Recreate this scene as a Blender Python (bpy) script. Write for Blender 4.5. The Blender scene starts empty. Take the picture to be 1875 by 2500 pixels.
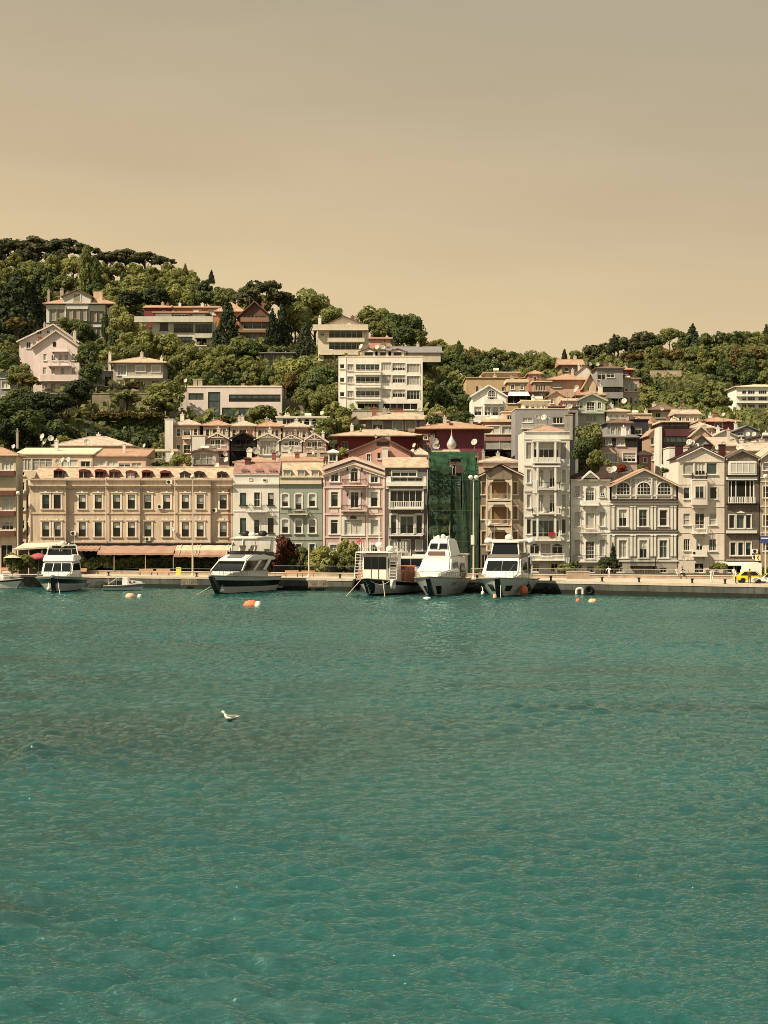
import bpy, bmesh, math, random
import numpy as np
from mathutils import Vector, Matrix
random.seed(7); R = math.radians
scn = bpy.context.scene; COL = scn.collection
# ---------------------------------------------------------------- camera, sky, sun, exposure
F, CX, HY, CH = 2400.0, 937.5, 1298.0, 8.0      # photo pixels per metre at unit depth, centre column, horizon row, eye height
KD = 1.7                                         # one depth unit is 1.7 m: the photograph was taken with a longish lens
cam = bpy.data.cameras.new('camera'); co = bpy.data.objects.new('camera', cam); COL.objects.link(co)
cam.sensor_fit = 'VERTICAL'; cam.sensor_height = 24; cam.lens = F*KD/2500*24
cam.shift_y = (HY-1250)/2500; cam.clip_end = 6000; cam.clip_start = .5
co.location = (0, 0, CH); co.rotation_euler = (R(90), 0, 0); scn.camera = co
SUN = Vector((-.60, -.36, .72)).normalized()
world = bpy.data.worlds.new('World'); scn.world = world; world.use_nodes = True
nt = world.node_tree; nt.nodes.clear()
def N(t, typ, **k):
    n = t.nodes.new(typ)
    for a, b in k.items(): setattr(n, a, b)
    return n
out = N(nt, 'ShaderNodeOutputWorld'); bg = N(nt, 'ShaderNodeBackground')
sky = N(nt, 'ShaderNodeTexSky', sky_type='NISHITA', sun_disc=False)
sky.sun_elevation = math.asin(SUN.z); sky.sun_rotation = math.atan2(SUN.x, SUN.y)
sky.air_density = 1.0; sky.dust_density = 4.0; sky.altitude = 0
bw = N(nt, 'ShaderNodeRGBToBW'); tc = N(nt, 'ShaderNodeTexCoord'); sx = N(nt, 'ShaderNodeSeparateXYZ')
rp = N(nt, 'ShaderNodeValToRGB'); mul = N(nt, 'ShaderNodeMix', data_type='RGBA', blend_type='MULTIPLY')
mul.inputs[0].default_value = 1
e = rp.color_ramp.elements                      # dusty warm air: the haze gets greyer with height
e[0].position = 0; e[0].color = (.79, .615, .365, 1); e[1].position = .8; e[1].color = (.36, .43, .36, 1)
for p_, c_ in ((.13, (.775, .602, .356)), (.19, (.64, .508, .327)), (.30, (.475, .410, .290)), (.45, (.41, .40, .31))): x_ = e.new(p_); x_.color = (*c_, 1)
xz = N(nt, 'ShaderNodeMath', operation='MULTIPLY_ADD'); xz.inputs[1].default_value = .13
nt.links.new(tc.outputs['Generated'], sx.inputs[0]); nt.links.new(sx.outputs[0], xz.inputs[0]); nt.links.new(sx.outputs[2], xz.inputs[2]); nt.links.new(xz.outputs[0], rp.inputs[0])
mixs = N(nt, 'ShaderNodeMath', operation='MULTIPLY_ADD'); mixs.inputs[1].default_value = .012; mixs.inputs[2].default_value = 7.6
nt.links.new(sky.outputs[0], bw.inputs[0]); nt.links.new(bw.outputs[0], mixs.inputs[0])
cl = N(nt, 'ShaderNodeMapping'); cl.inputs['Scale'].default_value = (3, 3, 14); cn = N(nt, 'ShaderNodeTexNoise'); cn.inputs['Scale'].default_value = 1.6; cn.inputs['Detail'].default_value = 5
cr_ = N(nt, 'ShaderNodeMapRange'); cr_.inputs[1].default_value = .3; cr_.inputs[2].default_value = .7; cr_.inputs[3].default_value = .955; cr_.inputs[4].default_value = 1.04; cm = N(nt, 'ShaderNodeMix', data_type='RGBA', blend_type='MULTIPLY'); cm.inputs[0].default_value = 1   # faint streaks of haze
nt.links.new(tc.outputs['Generated'], cl.inputs[0]); nt.links.new(cl.outputs[0], cn.inputs[0]); nt.links.new(cn.outputs[0], cr_.inputs[0]); nt.links.new(rp.outputs[0], cm.inputs[6]); nt.links.new(cr_.outputs[0], cm.inputs[7]); nt.links.new(cm.outputs[2], mul.inputs[6]); nt.links.new(mixs.outputs[0], mul.inputs[7])
nt.links.new(mul.outputs[2], bg.inputs[0]); bg.inputs[1].default_value = .093
nt.links.new(bg.outputs[0], out.inputs[0])
sl = bpy.data.lights.new('sun', 'SUN'); sl.energy = 5.0; sl.angle = R(.5); sl.color = (1, .835, .57)
so = bpy.data.objects.new('sun', sl); COL.objects.link(so); so.location = (-60, -40, 120)
so.rotation_euler = SUN.to_track_quat('Z', 'Y').to_euler()
vs = scn.view_settings; scn.display_settings.display_device = 'sRGB'
vs.view_transform = 'Standard'; vs.look = 'None'; vs.exposure = .42; vs.gamma = 1
scn.render.engine = 'CYCLES'; scn.cycles.filter_width = .9; scn.cycles.max_bounces = 5; scn.cycles.diffuse_bounces = 2; scn.cycles.glossy_bounces = 3
scn.cycles.transparent_max_bounces = 6; scn.cycles.caustics_reflective = False
# ---------------------------------------------------------------- materials
def lin(c): return c/12.92 if c <= .04045 else ((c+.055)/1.055)**2.4
KL = (.98, .80, .50)                             # how a flat front wall is lit, so that colours can be given as seen
def C(r, g, b): return tuple(min(.82, max(.004, lin(v/255)/k)) for v, k in zip((r, g, b), KL))
MATS = {}
def mat(name, col, rough=.8, var=.12, scale=1.2, streak=0., bump=0., bscale=8., spec=.3, metal=0., wave=None, wcol=None):
    if name in MATS: return MATS[name]
    m = bpy.data.materials.new(name); m.use_nodes = True; t = m.node_tree; L = t.links.new
    b = t.nodes['Principled BSDF']; b.inputs['Roughness'].default_value = rough; b.inputs['Metallic'].default_value = metal
    b.inputs['Specular IOR Level'].default_value = spec
    tc = N(t, 'ShaderNodeTexCoord'); no = N(t, 'ShaderNodeTexNoise'); no.inputs['Scale'].default_value = scale; no.inputs['Detail'].default_value = 5
    L(tc.outputs['Object'], no.inputs[0])
    r = N(t, 'ShaderNodeMapRange'); r.inputs[1].default_value = .3; r.inputs[2].default_value = .7
    r.inputs[3].default_value = 1-var; r.inputs[4].default_value = 1+var*.7; L(no.outputs[0], r.inputs[0])
    mx = N(t, 'ShaderNodeMix', data_type='RGBA', blend_type='MULTIPLY'); mx.inputs[0].default_value = 1; mx.inputs[6].default_value = (*col, 1)
    L(r.outputs[0], mx.inputs[7]); last = mx.outputs[2]
    if streak:                                   # rain streaks and grime
        mp = N(t, 'ShaderNodeMapping'); mp.inputs['Scale'].default_value = (2.2, 2.2, .22); L(tc.outputs['Object'], mp.inputs[0])
        n2 = N(t, 'ShaderNodeTexNoise'); n2.inputs['Scale'].default_value = 1.0; n2.inputs['Detail'].default_value = 7; n2.inputs['Roughness'].default_value = .65
        L(mp.outputs[0], n2.inputs[0])
        r2 = N(t, 'ShaderNodeMapRange'); r2.inputs[1].default_value = .47; r2.inputs[2].default_value = .74; L(n2.outputs[0], r2.inputs[0])
        m2 = N(t, 'ShaderNodeMath', operation='MULTIPLY'); m2.inputs[1].default_value = streak; L(r2.outputs[0], m2.inputs[0])
        mx2 = N(t, 'ShaderNodeMix', data_type='RGBA', blend_type='MIX'); L(m2.outputs[0], mx2.inputs[0]); L(last, mx2.inputs[6])
        mx2.inputs[7].default_value = (col[0]*.34, col[1]*.31, col[2]*.3, 1); last = mx2.outputs[2]
    hgt = None
    if wave:                                     # boards, tiles: (axis, scale, depth of colour)
        wv = N(t, 'ShaderNodeTexWave', wave_type='BANDS', bands_direction=wave[0], wave_profile=wave[3] if len(wave) > 3 else 'SAW')
        wv.inputs['Scale'].default_value = wave[1]; wv.inputs['Distortion'].default_value = .6; wv.inputs['Detail'].default_value = 1
        L(tc.outputs['Object'], wv.inputs[0])
        r3 = N(t, 'ShaderNodeMapRange'); r3.inputs[3].default_value = 1-wave[2]; L(wv.outputs[1], r3.inputs[0])
        mx3 = N(t, 'ShaderNodeMix', data_type='RGBA', blend_type='MULTIPLY'); mx3.inputs[0].default_value = 1
        L(last, mx3.inputs[6]); L(r3.outputs[0], mx3.inputs[7]); last = mx3.outputs[2]; hgt = wv.outputs[1]
    L(last, b.inputs['Base Color'])
    if bump or hgt:
        bp = N(t, 'ShaderNodeBump'); bp.inputs['Strength'].default_value = bump or .5; bp.inputs['Distance'].default_value = .06
        if hgt: L(hgt, bp.inputs['Height'])
        else:
            n3 = N(t, 'ShaderNodeTexNoise'); n3.inputs['Scale'].default_value = bscale; n3.inputs['Detail'].default_value = 4
            L(tc.outputs['Object'], n3.inputs[0]); L(n3.outputs[0], bp.inputs['Height'])
        L(bp.outputs[0], b.inputs['Normal'])
    MATS[name] = m; return m
def wallm(name, rgb, st=.35): return mat(name, C(*rgb), .88, .10, .5, st, .15, 6, .2)
def tile(name, rgb, ax='X'): return mat(name, C(*rgb), .85, .22, 1.1, .2, .4, spec=.15, wave=(ax, 1.9, .22, 'SIN'))
white = mat('white_paint', C(226, 205, 164), .6, .06, 1.0, .18)
whitep = mat('white_plastic', (.78, .76, .72), .45, .04)
cream = mat('cream_trim', C(214, 184, 138), .7, .08, 1.0, .2)
g_dark = mat('glass_dark', (.010, .011, .011), .08, .5, .9, spec=.5)
g_teal = mat('glass_grey', (.055, .085, .085), .10, .4, .7, spec=.5)
g_cur = mat('pane_curtain', C(168, 152, 120), .35, .22, 1.5, spec=.4)
g_pale = mat('pane_pale', C(196, 178, 142), .4, .15, 1.2, spec=.4)
g_brown = mat('blind_brown', C(128, 92, 52), .7, .10, 2)
shut = mat('shutter_beige', C(176, 152, 118), .7, .08, wave=('Z', 6, .25, 'SAW'))
shutw = mat('shutter_white', C(205, 184, 146), .7, .06, wave=('Z', 6, .18, 'SAW'))
iron = mat('black_iron', (.02, .02, .021), .5, .2)
steel = mat('grey_steel', (.28, .28, .28), .45, .1, metal=.5)
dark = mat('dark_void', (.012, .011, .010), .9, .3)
wood = mat('brown_wood', C(92, 62, 42), .7, .2, 2)
redp = mat('red_paint', C(122, 42, 34), .7, .15, 1)
concrete = mat('concrete', C(168, 148, 112), .9, .18, .7, .45, .3, 4)
t_red = tile('roof_tile_orange', (190, 142, 100)); t_pale = tile('roof_tile_pale', (202, 168, 126)); t_yel = tile('roof_tile_yellow', (200, 164, 118))
t_brn = tile('roof_tile_brown', (130, 98, 72)); t_dark = tile('roof_tile_dark', (74, 48, 38)); t_grey = mat('roof_grey', C(132, 118, 98), .8, .15)
flatr = mat('flat_roof_pale', C(222, 188, 136), .9, .14, .6, .3)
PANE = dict(d=[g_dark], t=[g_teal], c=[g_cur], p=[g_pale], b=[g_brown], s=[shut], w=[shutw], h=[g_dark, g_cur], k=[g_dark, g_pale], x=[g_dark, g_teal], v=[dark])
# ---------------------------------------------------------------- mesh builder
class MB:
    def __init__(s): s.v = []; s.f = []; s.i = []; s.m = 0
    def poly(s, pts):
        n = len(s.v); s.v += [tuple(p) for p in pts]; s.f.append(tuple(range(n, n+len(pts)))); s.i.append(s.m)
    def mesh(s, V, Fs):
        n = len(s.v); s.v += [tuple(p) for p in V]
        for f in Fs: s.f.append(tuple(n+k for k in f)); s.i.append(s.m)
    def box(s, a, b, c, d, e, f):
        if a > b: a, b = b, a
        if c > d: c, d = d, c
        if e > f: e, f = f, e
        s.mesh([(a,c,e),(b,c,e),(b,d,e),(a,d,e),(a,c,f),(b,c,f),(b,d,f),(a,d,f)], [(3,2,1,0),(4,5,6,7),(0,1,5,4),(1,2,6,5),(2,3,7,6),(3,0,4,7)])
    def prism(s, P, y0, y1):                     # polygon in x,z (counter-clockwise seen from the front), extruded in y
        n = len(P); V = [(x, y0, z) for x, z in P]+[(x, y1, z) for x, z in P]
        s.mesh(V, [tuple(range(n)), tuple(range(2*n-1, n-1, -1))]+[(i, n+i, n+(i+1) % n, (i+1) % n) for i in range(n)])
    def tube(s, a, b, r, n=6, r2=None):
        a = Vector(a); b = Vector(b); d = (b-a)
        if d.length < 1e-6: return
        d.normalize(); u = d.orthogonal().normalized(); w = d.cross(u); r2 = r if r2 is None else r2
        V = [a+(u*math.cos(k)+w*math.sin(k))*r for k in [2*math.pi*i/n for i in range(n)]]
        V += [b+(u*math.cos(k)+w*math.sin(k))*r2 for k in [2*math.pi*i/n for i in range(n)]]
        s.mesh(V, [(i, (i+1) % n, n+(i+1) % n, n+i) for i in range(n)]+[tuple(range(n-1, -1, -1)), tuple(range(n, 2*n))])
    def path(s, P, r, n=6):
        for a, b in zip(P, P[1:]): s.tube(a, b, r, n)
    def lathe(s, prof, c=(0, 0, 0), n=14, M=None):
        V = []; M = M or Matrix.Identity(3)
        for r, z in prof:
            for i in range(n):
                k = 2*math.pi*i/n; V.append(Vector(c)+M @ Vector((r*math.cos(k), r*math.sin(k), z)))
        Fs = []
        for j in range(len(prof)-1):
            for i in range(n): Fs.append((j*n+i, j*n+(i+1) % n, (j+1)*n+(i+1) % n, (j+1)*n+i))
        if prof[0][0] > .001: Fs.append(tuple(range(n-1, -1, -1)))
        if prof[-1][0] > .001: Fs.append(tuple((len(prof)-1)*n+i for i in range(n)))
        s.mesh(V, Fs)
    def panel(s, P, th):                         # a flat quad or polygon given real thickness
        P = [Vector(p) for p in P]; nrm = (P[1]-P[0]).cross(P[2]-P[0]).normalized()*th; n = len(P)
        s.mesh(P+[p+nrm for p in P], [tuple(range(n-1, -1, -1)), tuple(range(n, 2*n))]+[(i, (i+1) % n, n+(i+1) % n, n+i) for i in range(n)])
    def build(s, name, mats, parent=None, smooth=False, fix=True):
        me = bpy.data.meshes.new(name); me.from_pydata(s.v, [], s.f)
        for m in (mats if isinstance(mats, (list, tuple)) else [mats]): me.materials.append(m)
        me.polygons.foreach_set('material_index', s.i)
        if fix:
            bm = bmesh.new(); bm.from_mesh(me); bmesh.ops.remove_doubles(bm, verts=bm.verts, dist=.0005) if smooth else None
            bmesh.ops.recalc_face_normals(bm, faces=bm.faces); bm.to_mesh(me); bm.free()
        if smooth: me.polygons.foreach_set('use_smooth', [True]*len(me.polygons))
        o = bpy.data.objects.new(name, me); COL.objects.link(o)
        if parent: o.parent = parent
        return o
def tag(o, label=None, cat=None, group=None, kind=None):
    for k, v in (('label', label), ('category', cat), ('group', group), ('kind', kind)):
        if v: o[k] = v
    return o
def empty(name, loc, rz=0, label=None, cat=None, group=None):
    o = bpy.data.objects.new(name, None); COL.objects.link(o); o.location = loc; o.rotation_euler = (0, 0, rz); o.empty_display_size = .2
    return tag(o, label, cat, group)
def at(px, py, Y): return Vector(((px-CX)/F*Y, Y*KD, CH-(py-HY)/F*Y))
def xat(px, Y): return (px-CX)/F*Y
def copy_tree(o, parent=None):
    c = o.copy(); COL.objects.link(c); c.parent = parent
    for ch in list(o.children): copy_tree(ch, c)
    return c
# ---------------------------------------------------------------- labels that single things out: what it is, beside which landmark
LM = []; AUTO = []
def auto(o, what, plural, px, py, where=None, skip=None):
    AUTO.append((o, what, plural, px, py, where))
ORD = ['', 'second', 'third', 'fourth', 'fifth', 'sixth', 'seventh', 'eighth', 'ninth', 'tenth', 'eleventh', 'twelfth']
NUM = ['zero', 'one', 'two', 'three', 'four', 'five', 'six', 'seven', 'eight', 'nine', 'ten', 'eleven', 'twelve', 'thirteen', 'fourteen']
def finish_labels():
    G = {}
    for o, what, plural, px, py, where in AUTO:
        if not where:
            lm = min(LM, key=lambda l: (l[0]-px)**2+((l[1]-py)*1.2)**2); dx, dy = px-lm[0], py-lm[1]
            if abs(dx) > abs(dy)*1.1: where = ('left of ' if dx < 0 else 'right of ')+lm[2]
            else: where = ('above ' if dy < 0 else 'below ')+lm[2]
        G.setdefault((what, plural, where), []).append((px, o))
    for (what, plural, where), L in G.items():
        L.sort(key=lambda a: a[0]); n = len(L)
        for k, (px, o) in enumerate(L):
            if n == 1: o['label'] = what+' '+where
            else:
                pos = 'leftmost' if k == 0 else ('rightmost' if k == n-1 else (ORD[k]+' from left' if k < 12 else 'no %d from left' % (k+1)))
                o['label'] = pos+' of '+(NUM[n] if n < 15 else str(n))+' '+plural+' '+where
# ---------------------------------------------------------------- houses
HS = []; CT = []                                          # terrain control points (x, Y, z)
class House:
    def __init__(s, name, label, Y, x0, x1, ye, yb, wall, depth=10, cat='house', lm=None, drop=3., rot=0, group=None, ct=True):
        s.x0, s.x1, s.ye, s.yb, s.Y, s.s, s.depth, s.wm = x0+.25, x1-.25, ye, yb, Y, Y/F, depth, wall
        p = at(s.x0, yb, Y); s.base = p; s.o = empty(name, p, rot, label, cat, group)
        s.W = s.U(s.x1); s.H = s.Z(ye); s.drop = drop; HS.append(s); s.wins = []; s.secs = []; s.P = []; s.gab = None
        if lm: LM.append(((x0+x1)/2, (ye+yb)/2 if yb-ye < 140 else ye+50, lm))
        if ct:
            for f in (0, .5, 1):
                CT.append((p.x+s.W*f, Y, p.z)); CT.append((p.x+s.W*f, Y+depth/KD, p.z+1))
    def U(s, px): return (px-s.x0)*s.s
    def Z(s, py): return (s.yb-py)*s.s
    def sec(s, x0, x1, y0, off): s.secs.append((s.U(x0), s.U(x1), s.Z(y0), off)); return s
    # a window: p pane kind, v x n lights, tr architrave width in m, sill, arch
    def w(s, x0, y0, x1, y1, p='d', v=2, n=1, tr=0., sill=1, arch=0, fm=None, am=None, off=None, cap=0, split=.5, door=0):
        s.wins.append(dict(a=s.U(x0), b=s.U(x1), lo=s.Z(y1), hi=s.Z(y0), p=p, v=v, n=n, tr=tr, sill=sill, arch=arch, fm=fm or white, am=am, off=off, cap=cap, split=split, door=door)); return s
    def row(s, xs, w, y0, y1, p='d', **k):
        for i, x in enumerate(xs): s.w(x-w/2, y0, x+w/2, y1, p[i % len(p)], **k)
        return s
    def off_at(s, u, z):
        for a, b, h, o in s.secs:
            if a-.01 <= u <= b+.01 and z < h: return o
        return 0.
    def band(s, x0, x1, y0, y1, proud=.15, m=None, name='cornice', off=0., back=.0):
        mb = MB(); mb.box(s.U(x0), s.U(x1), off-proud, off+back-.002, s.Z(y1), s.Z(y0)); s.P.append((name, mb, m or white)); return s
    def part(s, name, mb, m, smooth=False): return mb.build(name, m, s.o, smooth)
    def bal(s, x0, x1, yt, yf, d=1.0, kind='iron', m=None, slab=None, off=0., flowers=None, name='balcony'):
        a, b, zt, zf = s.U(x0), s.U(x1), s.Z(yt), s.Z(yf); mb = MB(); m = m or white
        y1 = off-.003; y0 = off-d
        mb.m = 0; mb.box(a-.06, b+.06, y0-.06, y1, zf-.18, zf)
        mb.box(a+.15, a+.3, y0+d*.35, y1, zf-.5, zf-.182); mb.box(b-.3, b-.15, y0+d*.35, y1, zf-.5, zf-.182)
        mb.m = 1
        if kind == 'solid':
            mb.box(a, b, y0, y0+.1, zf+.002, zt); mb.box(a, a+.1, y0+.102, y1, zf+.002, zt); mb.box(b-.1, b, y0+.102, y1, zf+.002, zt)
        elif kind == 'glass':
            mb.box(a, b, y0, y0+.03, zf+.002, zt)
        else:
            st, r = (.17, .014) if kind == 'iron' else (.26, .055)
            mb.box(a, b, y0, y0+.06, zt-.06, zt); mb.box(a, a+.06, y0+.06, y1, zt-.06, zt); mb.box(b-.06, b, y0+.06, y1, zt-.06, zt)
            n = max(2, int((b-a)/st))
            for i in range(n+1):
                x = a+.03+(b-a-.06)*i/n; mb.box(x-r, x+r, y0+.03-r, y0+.03+r, zf, zt-.06)
            k = max(1, int(d/st))
            for i in range(1, k):
                y = y0+(y1-y0)*i/k
                for x in (a+.03, b-.03): mb.box(x-r, x+r, y-r, y+r, zf, zt-.06)
        o = mb.build(name, [slab or m, m], s.o)
        if flowers:
            fb = MB(); n = int((b-a)/.05)
            for i in range(n):
                x = random.uniform(a-.1, b+.1); c = Vector((x, y0+random.uniform(-.15, .15), zt+random.uniform(-.28, .18))); q = .09
                fb.m = 0 if random.random() < .55 else 1
                fb.poly([c+Vector([random.uniform(-q, q) for _ in range(3)]) for _ in range(4)])
            fb.build('flowers', flowers, o, fix=False)
        return s
    def roof(s, kind, yp, m=None, o=.35, d=None, xp=None, gm=None, tm=None, th=.16, x0=None, x1=None, ye=None, y0=0., name='roof'):
        d = d or s.depth; a = s.U(x0 if x0 is not None else s.x0); b = s.U(x1 if x1 is not None else s.x1); z = s.Z(ye if ye is not None else s.ye); zp = s.Z(yp); m = m or t_red; mb = MB()
        if kind == 'flat':
            mb.box(a-o, b+o, y0-o, y0+d+o, z+.003, z+max(.15, zp-z))
        elif kind == 'hip':
            A, B, c0, c1 = a-o, b+o, y0-o, y0+d+o; W = B-A; D = c1-c0; zb = z+.003; zt = zb+th
            if W >= D: q = min(D/2, W/2-.05); r0, r1 = (A+q, (c0+c1)/2), (B-q, (c0+c1)/2)
            else: r0, r1 = ((A+B)/2, c0+W/2), ((A+B)/2, c1-W/2)
            V = [(A,c0,zb),(B,c0,zb),(B,c1,zb),(A,c1,zb),(A,c0,zt),(B,c0,zt),(B,c1,zt),(A,c1,zt),(r0[0],r0[1],zp),(r1[0],r1[1],zp)]
            Fs = [(3,2,1,0),(0,1,5,4),(1,2,6,5),(2,3,7,6),(3,0,4,7)]
            Fs += [(4,5,9,8),(6,7,8,9),(5,6,9),(7,4,8)] if W >= D else [(4,5,8),(6,7,9),(5,6,9,8),(7,4,8,9)]
            mb.mesh(V, Fs)
            mb.tube(V[8], V[9], .12); [mb.tube(V[i], V[8+k], .09) for i, k in ((4, 0), (5, 1 if W >= D else 0), (6, 1), (7, 0 if W >= D else 1))]
        elif kind == 'gablef':
            xm = s.U(xp) if xp is not None else (a+b)/2
            g = MB(); g.prism([(a, z+.002), (b, z+.002), (xm, zp)], y0, y0+d); s.part('gable_wall', g, gm or s.wm)
            for e, sg in ((a, -1), (b, 1)):
                sl = (zp-z)/abs(xm-e); ex = e+sg*o; ez = z-o*sl
                P = [(ex, y0-o, ez), (xm, y0-o, zp), (xm, y0+d+o, zp), (ex, y0+d+o, ez)]
                P = [(p[0], p[1], p[2]+.01) for p in P]
                mb.panel(P if sg > 0 else P[::-1], -th if sg > 0 else -th)
            mb.tube((xm, y0-o, zp+th*.55), (xm, y0+d+o, zp+th*.55), th*.8, 6)
            if tm is not None:
                t = MB()
                for e, sg in ((a, -1), (b, 1)):
                    sl = (zp-z)/abs(xm-e); ex = e+sg*o; ez = z-o*sl; wd = .3
                    t.prism([(ex, ez-wd*.55), (xm, zp-wd*.55), (xm, zp+.0), (ex, ez+.0)][::sg], y0-o-.06, y0-o-.003)
                s.part('bargeboard', t, tm)
        elif kind == 'gables':
            A, B = a-o, b+o; c0, c1 = y0-o, y0+d+o; ym = (c0+c1)/2; zb = z+.003
            g = MB()
            V = [(A,c0,zb),(B,c0,zb),(B,c1,zb),(A,c1,zb),(A,c0,zb+th),(B,c0,zb+th),(B,c1,zb+th),(A,c1,zb+th),(A,ym,zp),(B,ym,zp)]
            mb.mesh(V, [(3,2,1,0),(0,1,5,4),(2,3,7,6),(4,5,9,8),(6,7,8,9),(0,4,8,7,3),(1,2,6,9,5)])
            mb.tube(V[8], V[9], .12)
        elif kind == 'shed':
            A, B = a-o, b+o; c0, c1 = y0-o, y0+d; zb = z+.003
            mb.mesh([(A,c0,zb),(B,c0,zb),(B,c1,zb),(A,c1,zb),(A,c0,zb+th),(B,c0,zb+th),(B,c1,zp),(A,c1,zp)], [(3,2,1,0),(4,5,6,7),(0,1,5,4),(1,2,6,5),(2,3,7,6),(3,0,4,7)])
        s.rf = s.part(name, mb, m); s.zp = zp; return s
    def chimney(s, x0, x1, yt, yb, y0=2., m=None, d=.7, pot=1):
        mb = MB(); mb.box(s.U(x0), s.U(x1), y0, y0+d, s.Z(yb), s.Z(yt)); mb.box(s.U(x0)-.08, s.U(x1)+.08, y0-.08, y0+d+.08, s.Z(yt)+.002, s.Z(yt)+.14)
        if pot:
            c = (s.U(x0)+s.U(x1))/2; mb.tube((c, y0+d/2, s.Z(yt)+.14), (c, y0+d/2, s.Z(yt)+.5), .12)
        o = mb.build('chimney', m or concrete, getattr(s, 'rf', None) or s.o); return s
    def done(s):
        secs = s.secs or [(0., s.W, s.H, 0.)]; D = s.depth; mb = MB()
        for a, b, h, off in secs:
            hs = [w for w in s.wins if w['off'] is None and a-.01 <= (w['a']+w['b'])/2 <= b+.01 and w['hi'] < h+.01]
            for w in hs: w['o'] = off
            xs = sorted({a, b} | {x for w in hs for x in (w['a'], w['b'])}); zs = sorted({-s.drop, h} | {z for w in hs for z in (w['lo'], w['hi'])})
            for i in range(len(xs)-1):
                for j in range(len(zs)-1):
                    cx, cz = (xs[i]+xs[i+1])/2, (zs[j]+zs[j+1])/2
                    if any(w['a'] < cx < w['b'] and w['lo'] < cz < w['hi'] for w in hs): continue
                    mb.poly([(xs[i],off,zs[j]),(xs[i+1],off,zs[j]),(xs[i+1],off,zs[j+1]),(xs[i],off,zs[j+1])])
            for w in hs:
                A, B, l, h2, t = w['a'], w['b'], w['lo'], w['hi'], off+.26
                mb.poly([(A,off,l),(A,off,h2),(A,t,h2),(A,t,l)]); mb.poly([(B,off,l),(B,t,l),(B,t,h2),(B,off,h2)])
                mb.poly([(A,off,h2),(B,off,h2),(B,t,h2),(A,t,h2)]); mb.poly([(A,off,l),(A,t,l),(B,t,l),(B,off,l)])
                if w['arch']:
                    c = (A+B)/2; r = (B-A)/2; rise = r*w['arch']; sp = h2-rise; n = 6
                    for sg in (-1, 1):
                        pts = [(c+sg*r*math.sin(k*math.pi/2/n), sp+rise*math.cos(k*math.pi/2/n)) for k in range(n+1)]+[(c+sg*r, h2)]
                        # front spandrel plus its curved underside
                        mb.poly([(x, off, z) for x, z in (pts if sg < 0 else pts[::-1])])
                        for p, q in zip(pts[:n], pts[1:n+1]): mb.poly([(p[0],off,p[1]),(q[0],off,q[1]),(q[0],t,q[1]),(p[0],t,p[1])])
            mb.poly([(a,off,-s.drop),(a,off,h),(a,D,h),(a,D,-s.drop)]); mb.poly([(b,off,-s.drop),(b,D,-s.drop),(b,D,h),(b,off,h)])
            mb.poly([(a,off,h),(b,off,h),(b,D,h),(a,D,h)]); mb.poly([(a,D,-s.drop),(a,D,h),(b,D,h),(b,D,-s.drop)])
        mb.build('wall', s.wm, s.o, fix=False)
        for nm, m2, mt in s.P: m2.build(nm, mt, s.o)
        for w in s.wins: s.mkwin(w)
        return s
    def mkwin(s, w):
        if w['p'] == 'd': w['p'] = random.choice('ddddhkx')
        A, B, l, h = w['a'], w['b'], w['lo'], w['hi']; o = w['o'] if w['off'] is None else w['off']; flush = w['off'] is not None
        y = o-.02 if flush else o+.13; f = .075 if B-A > .6 else .05; mb = MB(); t = w['tr']
        y0, y1 = y-.05, y+.03
        if w['arch'] and not flush:
            c = (A+B)/2; r = (B-A)/2; rise = r*w['arch']; sp = h-rise; n = 8
            ring = lambda rr, rz: [(c-rr*math.cos(k*math.pi/n), sp+rz*math.sin(k*math.pi/n)) for k in range(n+1)]
            O = ring(r, rise); I = ring(r-f, rise-f)
            for k in range(n): mb.prism([O[k], I[k], I[k+1], O[k+1]], y0, y1)
            mb.box(A, A+f, y0, y1, l, sp); mb.box(B-f, B, y0, y1, l, sp); mb.box(A+f, B-f, y0, y1, l, l+f); mb.box(A+f, B-f, y0+.005, y1-.005, sp-f/2, sp+f/2)
            if t:
                O = ring(r+t, rise+t); I = ring(r+.005, rise+.005); mb.m = 1
                for k in range(n): mb.prism([O[k], I[k], I[k+1], O[k+1]], o-.07, o-.003)
                mb.box(A-t, A-.005, o-.07, o-.003, l, sp); mb.box(B+.005, B+t, o-.07, o-.003, l, sp); mb.m = 0
            top = sp
        else:
            mb.box(A, B, y0, y1, h-f, h); mb.box(A, B, y0, y1, l, l+f); mb.box(A, A+f, y0, y1, l+f, h-f); mb.box(B-f, B, y0, y1, l+f, h-f)
            if t:
                mb.m = 1; q = .004
                mb.box(A-t, A-q, o-.08, o-.003, l, h+t); mb.box(B+q, B+t, o-.08, o-.003, l, h+t); mb.box(A-q+.001, B+q-.001, o-.08, o-.003, h+q, h+t)
                if w['cap']:
                    mb.box(A-t-.12, B+t+.12, o-.2, o-.003, h+t+.002, h+t+.12); c = (A+B)/2; mb.box(c-.16, c+.16, o-.16, o-.003, h+t+.122, h+t+.3)
                mb.m = 0
            top = h-f
        bw_ = .022 if B-A < 1.6 else .03
        for i in range(1, w['v']): x = A+f+(B-A-2*f)*i/w['v']; mb.box(x-bw_, x+bw_, y0+.01, y1-.01, l+f, top)
        for j in range(1, w['n']): z = l+(top-l)*(w['split'] if w['n'] == 2 else j/w['n']); mb.box(A+f, B-f, y0+.013, y1-.013, z-bw_, z+bw_)
        if w['sill'] and not flush:
            mb.m = 1; e = max(t, .08)+.06; mb.box(A-e, B+e, o-.2, o-.003, l-.14, l-.002); mb.m = 0
        fr = mb.build('door' if w['door'] else 'window', [w['fm'], w['am'] or w['fm']], s.o)
        pb = MB(); ms = PANE[w['p']]; yp = y+.05 if not flush else y+.012
        jit = random.uniform(-.004, .004)
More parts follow.
